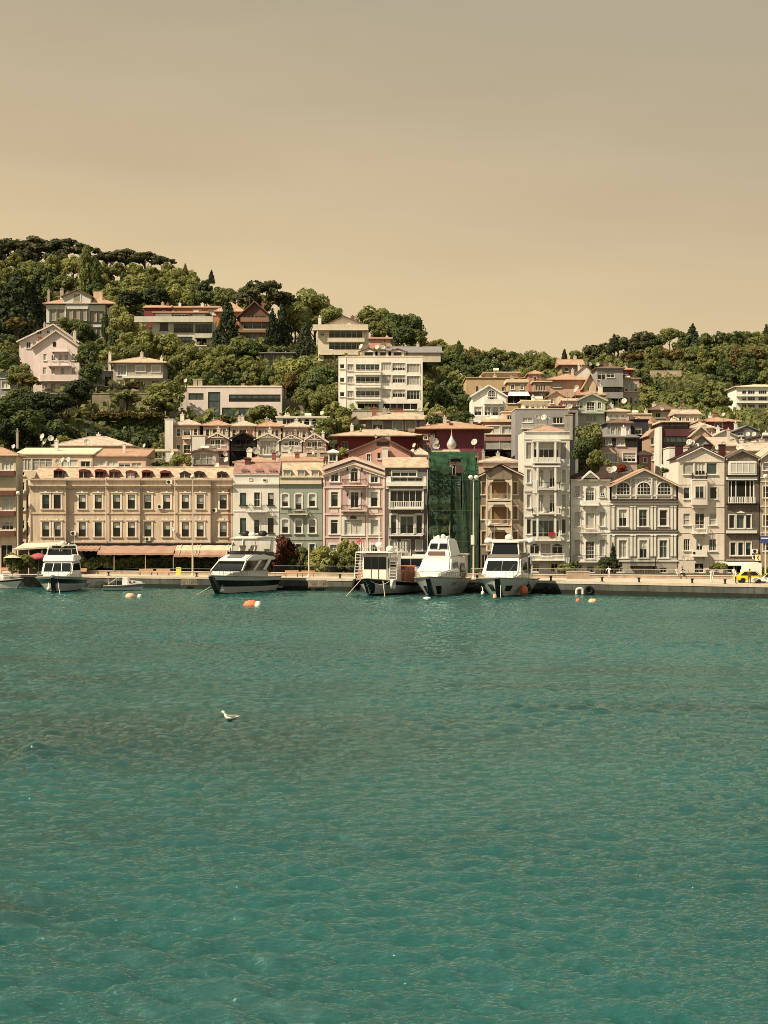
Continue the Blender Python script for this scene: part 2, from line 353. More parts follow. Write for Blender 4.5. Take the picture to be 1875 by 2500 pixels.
        if len(ms) == 2:
            z = l+(h-l)*random.choice((.35, .5, .5, .62)); pb.box(A+.01, B-.01, yp+jit, yp+.04, l+.01, z); pb.m = 1; pb.box(A+.01, B-.01, yp, yp+.04, z+.001, h-.01)
        else:
            q = .004; pb.mesh([(A+.01,yp+random.uniform(-q,q),l+.01),(B-.01,yp+random.uniform(-q,q),l+.01),(B-.01,yp+random.uniform(-q,q),h-.01),(A+.01,yp+random.uniform(-q,q),h-.01),(A+.01,yp+.04,l+.01),(B-.01,yp+.04,l+.01),(B-.01,yp+.04,h-.01),(A+.01,yp+.04,h-.01)], [(0,1,2,3),(7,6,5,4),(0,4,5,1),(1,5,6,2),(2,6,7,3),(3,7,4,0)])
        pb.build('pane', ms, fr)
def dish(px, py, Y, d=.9, face=(-.5, -.8, .35), where=None, mast=1.0):
    p = at(px, py, Y); o = empty('satellite_dish', p-Vector((0, 0, mast)), 0, None, 'satellite dish', 'satellite dishes on the roofs')
    q = Vector(face).normalized(); M = q.to_track_quat('Z', 'Y').to_matrix(); c = Vector((0, 0, mast))
    b = MB(); r = d/2; b.lathe([(0, -.12*d), (r*.5, -.09*d), (r*.85, -.02*d), (r, .03*d), (r*.98, .045*d), (r*.8, 0), (r*.4, -.06*d), (0, -.085*d)], c, 16, M); b.build('reflector', mat('dish_grey', (.50, .48, .44), .5, .15, 2), o, True)
    a = MB(); u = M @ Vector((0, -1, 0)); a.path([c-u*-r*.9, c+q*d*.55, c+q*d*.55+u*.02], .02, 5); a.tube(c+q*d*.5, c+q*d*.64, .05, 6); a.build('feed_arm', steel, o)
    m = MB(); m.tube((0, 0, 0), c-q*.12*d, .035); m.build('mast', steel, o)
    auto(o, 'white satellite dish', 'white satellite dishes', px, py, where); return o
def aircon(px, py, Y, w=.85, h=.62, off=.32, label='air conditioning unit'):
    p = at(px, py, Y); o = empty('air_conditioner', p-Vector((0, off, h/2)), 0, label, 'air conditioner', 'air conditioning units on the facades')
    b = MB(); b.box(-w/2, w/2, 0, .3, 0, h); b.box(-w/2+.05, -w/2+.1, .3, off-.005, .02, .06); b.box(w/2-.1, w/2-.05, .3, off-.005, .02, .06); b.build('casing', whitep, o)
    f = MB(); f.tube((-w*.12, -.02, h/2), (-w*.12, -.002, h/2), h*.4, 14); f.build('fan', iron, o)
# ---------------------------------------------------------------- waterfront row (facades about 150 m away)
YF = 150.0; YB = 1399.6
def dormer(h, xc, w, yt, yb, y0, m, pane='d', kind='gable', d=1.6, rm=None, name='dormer'):
    a, b, zt, zb = h.U(xc-w/2), h.U(xc+w/2), h.Z(yt), h.Z(yb); c = (a+b)/2; mb = MB(); f = .12; rise = (b-a)*.3
    mb.box(a, a+f, y0, y0+d, zb, zt-rise); mb.box(b-f, b, y0, y0+d, zb, zt-rise); mb.box(a+f, b-f, y0, y0+.2, zb, zb+.15); mb.box(a+f, b-f, y0+.21, y0+d, zb, zt-rise)
    if kind == 'gable': P = [(a-.15, zt-rise), (b+.15, zt-rise), (c, zt)]
    elif kind == 'hex': P = [(a-.12, zt-rise), (b+.12, zt-rise), (b-.1, zt-rise*.35), (c, zt), (a+.1, zt-rise*.35)]
    else: P = [(c+(b-a)*.6*math.cos(k*math.pi/8), zt-rise+rise*math.sin(k*math.pi/8)) for k in range(9)]
    mb.m = 1; mb.prism(P, y0-.15, y0+d+.6)
    o = mb.build(name, [m, rm or m], h.o)
    p = MB(); p.box(a+f+.01, b-f-.01, y0+.1, y0+.14, zb+.16, zt-rise-.02); p.box; p.build('pane', PANE[pane][0], o)
    g = MB(); x = (a+b)/2; g.box(x-.03, x+.03, y0+.05, y0+.09, zb+.16, zt-rise); g.build('window_bar', white if pane != 'v' else m, o)
# --- cream stone terrace with bays
cw = wallm('cream_stucco', (204, 170, 126), .55); ca = wallm('cream_architrave', (226, 196, 150), .2)
B = House('terrace_building', 'long cream stucco terrace building with projecting bays and red dormers above the awnings', YF, 62, 568, 1172, YB, cw, 5.5, 'building', 'the long cream terrace')
for a, b, o in ((76, 163, -.7), (163, 260, 0), (260, 343, -.45), (343, 428, 0), (428, 515, -.7), (515, 568, 0)): B.sec(a, b, 1172, o)
for xs, in (((114, 142),), ((201, 240),), ((286, 322),), ((361, 407),), ((454, 490),), ((545,),)):
    for y0, y1, p in ((1208, 1242, 'kdxhd'), (1275, 1310, 'hkxhk')):
        for i, x in enumerate(xs): B.w(x-8.5, y0, x+8.5, y1, random.choice(p), 1, 2, tr=.26, am=ca, fm=mat('dark_frame', (.03, .025, .02), .6), cap=1)
bricks = mat('brick_pier', C(150, 88, 62), .9, .2, 3, .3)
for a, b, o in ((76, 163, -.7), (163, 260, 0), (260, 343, -.45), (343, 428, 0), (428, 515, -.7), (515, 568, 0)):
    for y0, y1, pr in ((1170, 1173, .35), (1184, 1187, .5), (1187, 1191, .35), (1252, 1255, .12), (1322, 1325, .25)):
        B.band(a-(.0 if o == 0 else 4*pr), b+(.0 if o == 0 else 4*pr), y0, y1, pr, cw, off=o)
    mb = MB(); n = int((b-a)/4.2)
    for i in range(n): x = B.U(a+2+(b-a-4)*i/(n-1)); mb.box(x-.09, x+.09, o-.28, o-.003, B.Z(1194), B.Z(1191.05))
    B.P.append(('dentils', mb, cw))
B.band(556, 562, 1191, 1322, .05, bricks, 'pier')
# chamfered corner bay on the left with narrow windows
ch = MB(); a, b = B.U(61), B.U(76); z0, z1 = -1, B.Z(1172)
ch.mesh([(a, .9, z0), (b-.003, -.7, z0), (b-.003, 3, z0), (a, 3, z0), (a, .9, z1), (b-.003, -.7, z1), (b-.003, 3, z1), (a, 3, z1)], [(3,2,1,0),(4,5,6,7),(0,1,5,4),(1,2,6,5),(2,3,7,6),(3,0,4,7)])
co_ = ch.build('corner_bay', cw, B.o)
for y0, y1 in ((1208, 1242), (1275, 1310)):
    d = Vector((b-a, -1.6, 0)).normalized(); nn = Vector((-1.6, -(b-a), 0)).normalized(); c = Vector(((a+b)/2, .1, 0))
    for nm, wd, e, th, m in (('window', .42, .2, .08, ca), ('pane', .3, 0, .1, g_dark)):
        q = MB(); P = [c+d*(sg*wd)+Vector((0, 0, z))+nn*.004 for sg, z in ((-1, B.Z(y1)-e), (1, B.Z(y1)-e), (1, B.Z(y0)+e), (-1, B.Z(y0)+e))]; q.panel(P, th if nm == 'window' else .1)
        lst = q.build(nm, m, co_ if nm == 'window' else lst)
B.done(); B.roof('gables', 1139, t_yel, .1, 5.6, x0=84, x1=566, y0=.45, ye=1170)
mz = MB(); mz.mesh([(B.U(64), .9, B.Z(1171)), (B.U(84), .5, B.Z(1171)), (B.U(84), 4.9, B.Z(1171)), (B.U(64), 4.9, B.Z(1171)), (B.U(150), 3.2, B.Z(1139.5))], [(3,2,1,0),(0,1,4),(1,2,4),(2,3,4),(3,0,4)]); mz.build('hip_roof', t_yel, B.o)
for i, (x, y, p) in enumerate(((141, 1146, 'v'), (203, 1147, 'k'), (242, 1147, 'v'), (277, 1148, 'd'), (318, 1150, 'c'), (357, 1149, 'v'), (402, 1150, 'v'), (450, 1152, 't'), (485, 1152, 'd'), (541, 1153, 'd'))):
    dormer(B, x, 23, y-3, 1171, .38, redp if i in (1, 2, 3, 5, 6) else wood, PANE and p, 'gable' if i in (0, 7) else 'hex', 1.6, redp if i < 7 else t_dark)
pp = MB(); pp.path([(B.U(261), -.8, B.Z(1165)), (B.U(261), -.8, B.Z(1320))], .07); pp.build('drainpipe', cream, B.o)
pp = MB(); pp.path([(B.U(429), -1.0, B.Z(1170)), (B.U(429), -1.0, B.Z(1300))], .07); pp.build('drainpipe', cream, B.o)
aircon(480+8, 1301, YF, 1.0, .8, label='round-fanned white air conditioner beside lower window at right end of cream terrace')
for x, y, l in ((180, 1302, 'white air conditioner low on recessed bay at left of cream terrace'), (414, 1177, 'white air conditioner on the cornice of the cream terrace'), (391, 1237, 'small white air conditioner beside an upper window of cream terrace'), (524, 1246, 'white air conditioner beside rightmost upper window of cream terrace'), (361, 1316, 'white air conditioner below a lower window just above the awning')):
    aircon(x, y, YF-.05 if x not in (414,) else YF-.5, label=l)
AUTO_D = []
# --- left edge block with brown bands
A = House('apartment_house', 'beige apartment house with brown banded balconies at the left edge', YF-.5, -60, 39, 1114, YB, wallm('beige_stucco', (206, 176, 128)), 5, lm='the brown-banded left house')
bb = mat('brown_band', C(104, 62, 40), .7, .12)
for y0, y1 in ((1150, 1162), (1198, 1210), (1248, 1260), (1297, 1309)): A.band(-60, 38.5, y0, y1, .9, bb, 'balcony_band')
for y0, y1, p in ((1122, 1148, 'p'), (1213, 1247, 'p'), (1272, 1294, 'h')):
    A.w(-45, y0, -8, y1, 'p', 4).w(4, y0+1, 33, y1, p, 3, fm=white)
A.w(2, 1330, 31, 1396, 'v', 2); A.done(); A.roof('hip', 1092, t_red, .5)
A.chimney(27, 32, 1050, 1092, 3.4, concrete, .6)
# --- narrow white block behind the cream corner
A2 = House('apartment_house', 'pale flat-roofed apartment house with glazed top floor behind cream terrace corner', YF+6.2, 40.5, 226, 1110, 1390, wallm('pale_stucco', (222, 186, 136), .25), 8, lm='the glazed top-floor house')
A2.w(43, 1120, 76, 1149, 'c', 4, sill=0).w(79, 1120, 128, 1149, 'c', 3, 2, sill=0, split=.75).w(197, 1126, 220, 1140, 'd', 2, tr=.1).w(150, 1122, 190, 1139, 'p', 2)
for y0, y1 in ((1152, 1161), (1177, 1198), (1238, 1246), (1270, 1293), (1298, 1306), (1322, 1340)): A2.w(42.5, y0, 60, y1, 'dxd'[int(y0) % 3], 2 if y1-y0 < 12 else 1, 1)
A2.done(); A2.bal(41.5, 60, 1196, 1202, .5, 'iron', white); A2.bal(41.5, 60, 1290, 1296, .5, 'iron', white); A2.roof('shed', 1087, flatr, .3)
A3 = House('house', 'low house with peach tiled roof just behind left dormers of cream terrace', YF+6.4, 226.5, 356, 1115, 1390, wallm('peach_pale', (214, 170, 124), .25), 8, lm='the low peach-roofed house')
A3.w(229, 1122, 258, 1138, 'p', 2).w(262, 1122, 288, 1138, 'p', 2).w(290, 1131, 318, 1140, 'd', 2).w(322, 1130, 345, 1140, 'c', 2).done(); A3.roof('shed', 1089, t_red, .35)
A4 = House('house', 'low house with shallow pale hipped roof above the peach roof at left', 170, 135, 318, 1090, 1290, wallm('peach_pale', (214, 170, 124)), 10, lm='the shallow pale hipped roof')
A4.w(160, 1094, 190, 1101, 'v', 2, sill=0).done(); A4.roof('hip', 1062, t_pale, .6)
# --- white house
Wm = wallm('white_stucco', (222, 200, 160), .35)
Cc = House('town_house', 'narrow white town house with three round dormers and flower balcony', YF, 568.5, 682, 1158, YB, Wm, 7, lm='the narrow white town house')
for y0, y1 in ((1203, 1233), (1265, 1301)):
    Cc.w(586, y0, 601, y1, 't', 1, 1, tr=.0, fm=mat('green_frame', (.03, .045, .035), .5)).w(654, y0, 668, y1, 'd', 1, 1, fm=MATS['green_frame'])
Cc.w(620, 1202, 635, 1236, 'd', 2, 2, tr=.12).w(620, 1267, 634, 1303, 'x', 1, 1, tr=.12, arch=.2)
Cc.w(606, 1340, 618, 1372, 'd', 2, 1).w(645, 1340, 660, 1372, 'd', 1, 1)
for y0, y1, p in ((1157, 1159, .2), (1180, 1183, .3), (1183, 1185, .18), (1247, 1249, .08), (1315, 1317, .1)): Cc.band(569, 681.5, y0, y1, p, Wm)
Cc.w(607, 1167, 616, 1174, 'p', 1, off=-.04).w(642, 1168, 651, 1175, 'k', 1, off=-.04)
Cc.done(); Cc.bal(603, 653, 1233, 1248, .9, 'iron', iron, white, flowers=[mat('leaf_pot', (.05, .07, .02), .8), mat('leaf_pot_dark', (.02, .03, .012), .8)])
Cc.roof('gables', 1126, tile('roof_tile_red', (170, 122, 94)), .05, 7, y0=.3)
for x in (597, 632, 665): dormer(Cc, x, 17, 1144, 1157.5, .5, Wm, 'p', 'round', 1.8, tile('roof_tile_red', (170, 122, 94)))
Cc.chimney(594, 608, 1119, 1132, 3, mat('brick_dark', C(96, 54, 44), .9, .2, 3), .8, 0)
# --- grey-green house
Gm = wallm('grey_green_stucco', (152, 146, 112), .4)
G = House('town_house', 'grey-green town house with white arched window surrounds and gabled dormers', YF, 682.5, 787, 1166, YB, Gm, 7, lm='the grey-green town house')
for y0, y1 in ((1206, 1237), (1268, 1302)):
    for x in (696, 729, 762): G.w(x-8, y0, x+8, y1+(8 if x == 729 and y0 == 1206 else 0), random.choice('hkk'), 1, 2, tr=.2, arch=.25)
G.row((696, 729, 762), 13, 1328, 1362, 'dxd', v=1, n=2, tr=.15)
G.band(683, 786, 1163, 1166, .3, cream).band(683, 785, 1173, 1182, .35, cream).band(683, 786, 1252, 1253.5, .06, Gm).band(683, 786, 1317, 1319, .08, Gm)
G.done(); G.bal(704, 751, 1243, 1254, .7, 'iron', iron, cream, flowers=[mat('flower_red', (.25, .04, .04), .7), MATS['leaf_pot']])
G.roof('gables', 1127, t_yel, .05, 7, y0=.5)
for x in (700, 735, 769): dormer(G, x, 19, 1142, 1163, .55, cream, 'c', 'hex', 1.5, cream)
# --- pink house
Pm = wallm('pink_stucco', (196, 152, 124), .3); Pt = wallm('pink_trim', (226, 190, 148), .12)
P = House('town_house', 'pink four-storey town house with white trim, pediment and red flower balconies', YF, 787.5, 940, 1141, YB, Pm, 7.5, lm='the pink town house')
P.w(808, 1150, 826, 1176, 'd', 2, 1, tr=.28, arch=1).w(856, 1142, 874, 1176, 'd', 2, 1, tr=.28, arch=1).w(905, 1152, 923, 1178, 'd', 2, 1, tr=.28, arch=1)
P.w(808, 1201, 825.5, 1237, 'd', 1, 2, tr=.35, split=.84).w(856, 1201, 876, 1240, 'd', 2, 2, tr=.3, split=.84).w(905, 1201, 922.5, 1237, 'd', 1, 2, tr=.35, split=.84)
P.w(807.5, 1269, 825, 1304, 'd', 1, 2, tr=.35, split=.84).w(841, 1269, 884, 1306, 'p', 3, 2, tr=.45, split=.86).w(905, 1270, 923, 1305, 'p', 1, 2, tr=.35, split=.84)
P.w(806, 1330, 822, 1362, 'd', 2, 2, tr=.3, split=.75).w(855, 1330, 876, 1396, 'd', 2, 1, tr=.3).w(906, 1330, 922, 1350, 'd', 2, 2, tr=.3, split=.6)
for y0, y1, p in ((1188, 1192, .16), (1254, 1257, .12), (1310, 1313, .12)): P.band(790, 937, y0, y1, p, Pt)
for x in (788.5, 829, 893, 934.5): P.band(x, x+4.5, 1192.2 if x in (829, 893) else 1146, 1397, .1, Pt, 'pilaster')
for x in (807, 904.5): P.band(x, x+19, 1243, 1252, .05, Pt, 'panel')
P.done(); fl = [MATS['flower_red'], mat('leaf_flower', (.035, .03, .015), .8)]
P.bal(835, 895, 1171, 1184, .9, 'iron', iron, Pt, flowers=fl); P.bal(834, 895, 1234, 1246, .9, 'iron', iron, Pt, flowers=fl)
fan = MB(); fan.prism([(P.U(862.5)+.55*math.cos(k*math.pi/10), P.Z(1266.5)+.5*math.sin(k*math.pi/10)) for k in range(11)], -.1, -.004); fan.build('fanlight', g_dark, P.o)
P.roof('gablef', 1116, t_pale, .05, 7.5, gm=Pm)
cb = MB()
for k, (o, e) in enumerate(((.7, .0), (.45, .75), (.25, 1.15))):
    for a, b in ((787.5, 863.7), (940, 863.7)):
        x0, x1, z0, z1 = P.U(a), P.U(b), P.Z(1142)-e, P.Z(1115.5)-e; Q = [(x0, z0-.42), (x1, z1-.42), (x1, z1), (x0, z0)]; cb.prism(Q if a < b else Q[::-1], -o, -.004-.002*k)
cb.build('pediment', Pt, P.o)
for x in (848, 883):
    for y in (1143, 1205):
        lb = MB(); lb.lathe([(.02, .6), (.12, .45), (.1, .1), (.02, 0)], (P.U(x), -.25, P.Z(y)-.5), 8); lb.tube((P.U(x), -.25, P.Z(y)), (P.U(x), -.003, P.Z(y)), .03); lb.build('wall_lantern', iron, P.o)
# --- grey house
Dm = wallm('grey_stucco', (112, 96, 80), .3)
D = House('town_house', 'dark grey town house with white balustraded balconies and yellow tiled roof', YF, 940.5, 1043, 1143, YB, Dm, 7, lm='the dark grey town house')
D.w(957, 1149, 1017, 1163, 'd', 3, 1, tr=.12).w(957, 1165, 1033, 1175, 'x', 4, 1, sill=0)
D.w(953, 1197, 1031, 1238, 'd', 5, 1, tr=.25).w(954, 1257, 968, 1303, 'd', 1, 1, tr=.22).w(977, 1260, 1010, 1303, 'd', 2, 1, tr=.25).w(1016, 1257, 1031, 1303, 'd', 1, 1, tr=.22)
D.w(952, 1319, 968, 1344, 'w', 2, 1, tr=.1).w(981, 1318, 1002, 1360, 'w', 2, 1, tr=.1).w(1015, 1319, 1031, 1344, 'w', 2, 1, tr=.1)
D.band(942, 1041, 1176, 1187, .5, white, 'cornice').band(942, 955, 1163, 1176, .25, white, 'panel').band(1034, 1041, 1163, 1176, .25, white, 'panel').band(942, 950, 1187.2, 1194, .3, white, 'bracket').band(1033, 1041, 1187.2, 1194, .3, white, 'bracket')
D.done(); D.bal(950, 1033, 1224, 1241, 1.1, 'baluster', white); D.bal(950, 1031, 1289, 1306, 1.0, 'iron', iron, white)
D.roof('shed', 1112, t_yel, .3, 6); D.band
# --- house under scaffolding nets
S = House('scaffolded_house', 'house wrapped in dark green scaffold netting with onion finial on its roof', YF+1.2, 1047, 1165, 1118, YB, wallm('bare_wall', (100, 76, 58), .4), 7, lm='the green-netted house')
S.row((1070, 1105, 1140), 16, 1135, 1160, 'v').row((1070, 1105, 1140), 16, 1180, 1215, 'v').row((1070, 1105, 1140), 16, 1250, 1290, 'v').done(); S.roof('hip', 1100, t_brn, .3)
sc = MB()
for x in (1046, 1072, 1098, 1127, 1147, 1166):
    for y in (-1.6, -.5): sc.tube((S.U(x), y, 0), (S.U(x), y, S.Z(1105 if x != 1098 else 1098)), .035, 5)
for k in range(8):
    z = S.Z(1397-k*37.5); sc.tube((S.U(1046), -1.6, z), (S.U(1166), -1.6, z), .03, 5); sc.box(S.U(1046), S.U(1166), -1.5, -.6, z-.12, z-.06)
sc.tube((S.U(1098), -1.55, S.Z(1120)), (S.U(1074), -1.55, S.Z(1155)), .03, 5); sc.tube((S.U(1102), -1.55, S.Z(1160)), (S.U(1112), -1.55, S.Z(1180)), .05, 5); sc.tube((S.U(1072), -1.55, S.Z(1112)), (S.U(1100), -1.55, S.Z(1122)), .03, 5)
for y in range(1178, 1216, 6): sc.box(S.U(1104), S.U(1122), -1.75, -1.65, S.Z(y)-.06, S.Z(y)+.06)
scaf = sc.build('scaffolding', steel, S.o)
netd = mat('net_green_dark', (.034, .064, .044), .75, .35, .5, spec=.15); netl = mat('net_green_light', (.05, .125, .075), .8, .4, 1.2, spec=.1)
def net(name, x0, x1, y0, y1, yo, nx, nz, amp, m, fold=None, par=None, seed=0):
    rnd = random.Random(seed); ph = [rnd.uniform(0, 6) for _ in range(6)]; V = []; Fs = []
    for j in range(nz+1):
        for i in range(nx+1):
            u, v = i/nx, j/nz; x = S.U(x0+(x1-x0)*u); z = S.Z(y1+(y0-y1)*v)
            d = amp*(math.sin(u*9+ph[0]+v*2)*.6+math.sin(v*13+ph[1]+u*3)*.5+math.sin(u*21+v*7+ph[2])*.25)
            if fold: d += fold*(.5-abs((v*((y1-y0)/37.5)) % 1-.5))*-.9
            V.append((x+(.25*math.sin(v*5+ph[3]) if i in (0, nx) else 0), yo+d, z))
    for j in range(nz):
        for i in range(nx): k = j*(nx+1)+i; Fs.append((k, k+1, k+nx+2, k+nx+1))
    n = len(V); V2 = V+[(a, b+.02, c) for a, b, c in V]; F2 = Fs+[tuple(n+k for k in f[::-1]) for f in Fs]
    mb = MB(); mb.mesh(V2, F2); return mb.build(name, m, S.o, True, fix=False)
net('netting', 1046, 1102, 1138, 1397, -1.85, 14, 60, .16, netd, .5, seed=1); net('netting', 1090, 1128, 1104, 1121, -1.78, 6, 6, .08, netl, seed=8); net('netting', 1100, 1127, 1163, 1397, -1.8, 8, 40, .1, netd, seed=2)
net('netting', 1124, 1168, 1158, 1397, -1.95, 14, 50, .22, netd, seed=3); net('netting', 1127, 1163, 1104, 1160, -1.75, 8, 16, .1, netl, seed=4); net('netting', 1047, 1093, 1104, 1140, -1.75, 8, 10, .1, netl, seed=5)
gd = MB()
for k in range(1, 8): z = S.Z(1397-k*37.5); gd.tube((S.U(1046), -2.25, z), (S.U(1166), -2.3, z), .03, 4)
for x in (1047, 1064, 1081, 1098, 1127, 1147, 1166): gd.tube((S.U(x), -2.24, 0), (S.U(x), -2.24, S.Z(1108)), .025, 4)
gd.build('scaffold_grid', mat('grid_green', (.07, .11, .07), .7, .3), S.o)
for k, (y, h, x0, x1) in enumerate(((1238, 10, 1047, 1098), (1198, 3.5, 1047, 1096), (1182, 2.5, 1047, 1096), (1166, 2.5, 1046, 1097), (1152, 2.5, 1047, 1096), (1268, 14, 1060, 1098), (1300, 22, 1066, 1098))):
    V = [(S.U(x0+(x1-x0)*i/8), -2.05-.25*random.random()-(.5 if i % 2 else .1)*j, S.Z(y-(h*j*(.7+.4*random.random())*(.55+.05*i)))) for j in (0, 1) for i in range(9)]
    mb = MB(); mb.mesh(V+[(a, b+.02, c) for a, b, c in V], [(i, i+1, i+10, i+9) for i in range(8)]+[(27+i, 28+i, 19+i, 18+i) for i in range(8)]); mb.build('net_fold', mat('net_green_pale', (.13, .21, .11), .8, .3, 2), S.o, True, fix=False)
pl_ = MB(); pl_.box(S.U(1082), S.U(1122), .6, 3.2, S.Z(1112), S.Z(1097)); pl_.box(S.U(1056), S.U(1124), .2, 3.4, S.Z(1104), S.Z(1100)); pl_.build('platform', cream, S.o)
on = MB(); on.lathe([(.25, 0), (.4, .1), (.7, .5), (.76, .85), (.6, 1.25), (.36, 1.65), (.17, 2.05), (.08, 2.5), (.03, 2.9), (0, 3.3)], (S.U(1103.5), 1.6, S.Z(1097)), 14); on.build('onion_finial', mat('zinc_finial', C(196, 170, 136), .4, .25, 2, .3, metal=.2), S.o, True)
# --- brown veranda house
Hm = mat('taupe_boards', C(166, 138, 102), .85, .12, 1, .4, wave=('Z', 2.2, .3, 'SAW'))
V_ = House('wooden_house', 'taupe wooden house with stacked central verandas and brown blinds under a gable', YF, 1172, 1278, 1160, YB, Hm, 7, lm='the taupe veranda house')
for y0, y1 in ((1176, 1207), (1236, 1268), (1297, 1329)):
    V_.w(1175.5, y0, 1187, y1, 'b', 1, tr=.14, am=cream).w(1250.5, y0, 1263.5, y1, 'b', 1, tr=.14, am=cream).w(1200, y0, 1238, y1+10, 'b', 1, tr=.14, am=cream)
V_.w(1176, 1354, 1190, 1392, 'd', 2).w(1202, 1354, 1236, 1392, 'd', 2).done()
vm = MB(); zt = V_.Z(1168)
for x in (1187.5, 1247): vm.box(V_.U(x)-.09, V_.U(x)+.09, -1.5, -1.32, V_.Z(1345), zt); vm.box(V_.U(x)-.09, V_.U(x)+.09, -.12, -.004, V_.Z(1345), zt)
vm.build('post', cream, V_.o)
for y in (1171, 1232, 1294):
    b = MB()
    for sg, xe in ((1, 1189), (-1, 1245.5)):
        P_ = [(0, 0), (0, -1.0), (.18, -.92), (.35, -.5), (.75, -.38), (.95, 0)]; Q = [(V_.U(xe)+sg*x, V_.Z(y)+z) for x, z in P_]; b.prism(Q if sg < 0 else Q[::-1], -1.45, -1.37)
    b.box(V_.U(1189), V_.U(1245.5), -1.46, -1.36, V_.Z(y), V_.Z(y-6 if y > 1180 else y-2)); b.build('fretwork', cream, V_.o)
for yt, yf in ((1206, 1220), (1268, 1281), (1329, 1343)): V_.bal(1187, 1247.5, yt, yf, 1.5, 'iron', cream, cream)
gv = MB(); gv.prism([(V_.U(1187), V_.Z(1171)), (V_.U(1247.5), V_.Z(1171)), (V_.U(1247.5), V_.Z(1154)), (V_.U(1217.5), V_.Z(1138)), (V_.U(1187), V_.Z(1154))], -1.5, -.004); gv.build('veranda_gable', Hm, V_.o)
V_.roof('gablef', 1135, t_dark, .5, 7, tm=cream, gm=Hm, y0=0); vr = MB()
for e, sg in ((1184, -1), (1251, 1)):
    vr.panel([(V_.U(e), -1.9, V_.Z(1155)), (V_.U(1217.5), -1.9, V_.Z(1136)), (V_.U(1217.5), -.4, V_.Z(1136)), (V_.U(e), -.4, V_.Z(1155))][::-sg], .14)
vr.build('veranda_roof', t_dark, V_.o)
V2 = House('house', 'pale flat-topped house with roof railing behind the taupe veranda house', YF+8.5, 1165, 1272, 1130, 1380, wallm('peach_pale', (214, 170, 124)), 6, lm='the pale roof behind the taupe house')
V2.done(); V2.roof('hip', 1113, t_pale, .3); V2.bal(1180, 1268, 1127, 1140, .8, 'iron', concrete)
# --- tall white-grey house
Tm = wallm('grey_white_stucco', (214, 194, 154), .4)
T = House('tall_house', 'tall narrow grey-white house with stacked loggias and pyramid roof', YF-.6, 1279, 1391, 1053, YB, Tm, 11, lm='the tall loggia house')
T.w(1284.5, 1080, 1298.5, 1121, 's', 1, sill=0).w(1367.5, 1080, 1383, 1121, 's', 1, sill=0)
T.w(1303, 1080, 1364, 1126, 'd', 5, 2, split=.7)
for y in (1146, 1207): T.w(1286, y, 1296, y+33, 'c', 1, 2, tr=.1, split=.75).w(1371, y, 1382, y+33, 'c', 1, 2, tr=.1, split=.75).w(1314, y, 1327, y+43, 'c', 2, 2, split=.8).w(1341, y, 1357, y+43, 'd', 2, 2, split=.8)
T.w(1286, 1267, 1297, 1304, 'd', 1, tr=.1).w(1371, 1267, 1382, 1304, 'd', 1, tr=.1).w(1299.5, 1270, 1365, 1311, 'x', 5, 2, tr=.1, split=.25)
T.w(1294, 1327, 1317, 1355, 'd', 2, arch=.5).w(1320, 1326, 1345, 1357, 's', 2).w(1347.5, 1327, 1374, 1355, 'd', 2, arch=.5).w(1300, 1375, 1318, 1396, 'd', 2).w(1345, 1375, 1362, 1396, 'd', 2)
for y0, y1, p in ((1052.5, 1055, .2), (1071, 1073, .12), (1134, 1137, .18), (1197, 1200, .18), (1260, 1263, .2), (1318, 1322, .25), (1336, 1339, .0)):
    if p: T.band(1279.5, 1390.5, y0, y1, p, Tm)
T.done(); ps = MB()
for x in (1310.5, 1354):
    for y0, y1 in ((1078, 1128), (1140, 1198), (1203, 1260), (1266, 1318)): ps.box(T.U(x)-.14, T.U(x)+.14, -1.25, -.97, T.Z(y1), T.Z(y0))
ps.build('post', white, T.o)
for yt, yf in ((1178, 1191), (1240, 1251)): T.bal(1299, 1366, yt, yf+2, 1.2, 'iron', iron, white)
T.bal(1300, 1366, 1117, 1129, 1.2, 'solid', Tm, white); T.bal(1298, 1367, 1310, 1318, 1.2, 'solid', Tm, white); T.bal(1293, 1376, 1351, 1366, 1.3, 'iron', white, white)
lr = MB(); lr.box(T.U(1300), T.U(1367), -1.3, -.004, T.Z(1079), T.Z(1075)); lr.box(T.U(1300), T.U(1366), -1.3, -.004, T.Z(1141), T.Z(1137.2)); lr.box(T.U(1299), T.U(1310), -1.32, -.9, T.Z(1205), T.Z(1172)); lr.build('loggia_canopy', white, T.o)
fg = MB(); fg.box(T.U(1337), T.U(1352), -1.36, -1.3, T.Z(1310), T.Z(1299)); fg.build('red_cloth', mat('red_cloth', (.35, .03, .03), .8, .2), T.o)
T.roof('hip', 1035, t_red, -.6, 8, y0=.4, ye=1053)
# --- white narrow house with small gablet
Jm = wallm('chalk_boards', (226, 204, 164), .3)
J = House('wooden_house', 'narrow chalk-white house with small central gablet and closed shutters', YF, 1393, 1489, 1170, YB, Jm, 7, lm='the chalk-white shuttered house')
for y0, y1 in ((1187, 1213), (1250, 1285), (1318, 1357)): J.w(1402.5, y0, 1416, y1, 'w', 1, tr=.1).w(1463.5, y0, 1477, y1, 'w', 1, tr=.1)
J.w(1404, 1205, 1415, 1211, 'd', 2, off=-.06).w(1465, 1203, 1476, 1211, 'd', 2, off=-.06)
J.w(1430, 1190, 1451, 1223, 'k', 4, 2, tr=.15, arch=.3, split=.55).w(1429.5, 1252, 1451, 1290, 'w', 1, tr=.1).w(1430, 1322, 1451, 1364, 'd', 4, 4, tr=.15, door=1)
for y0, y1, p in ((1169, 1173, .45), (1173, 1176, .25), (1231, 1234, .08), (1299, 1301, .08)): J.band(1392 if p > .4 else 1394, 1490 if p > .4 else 1488, y0, y1, p, Jm)
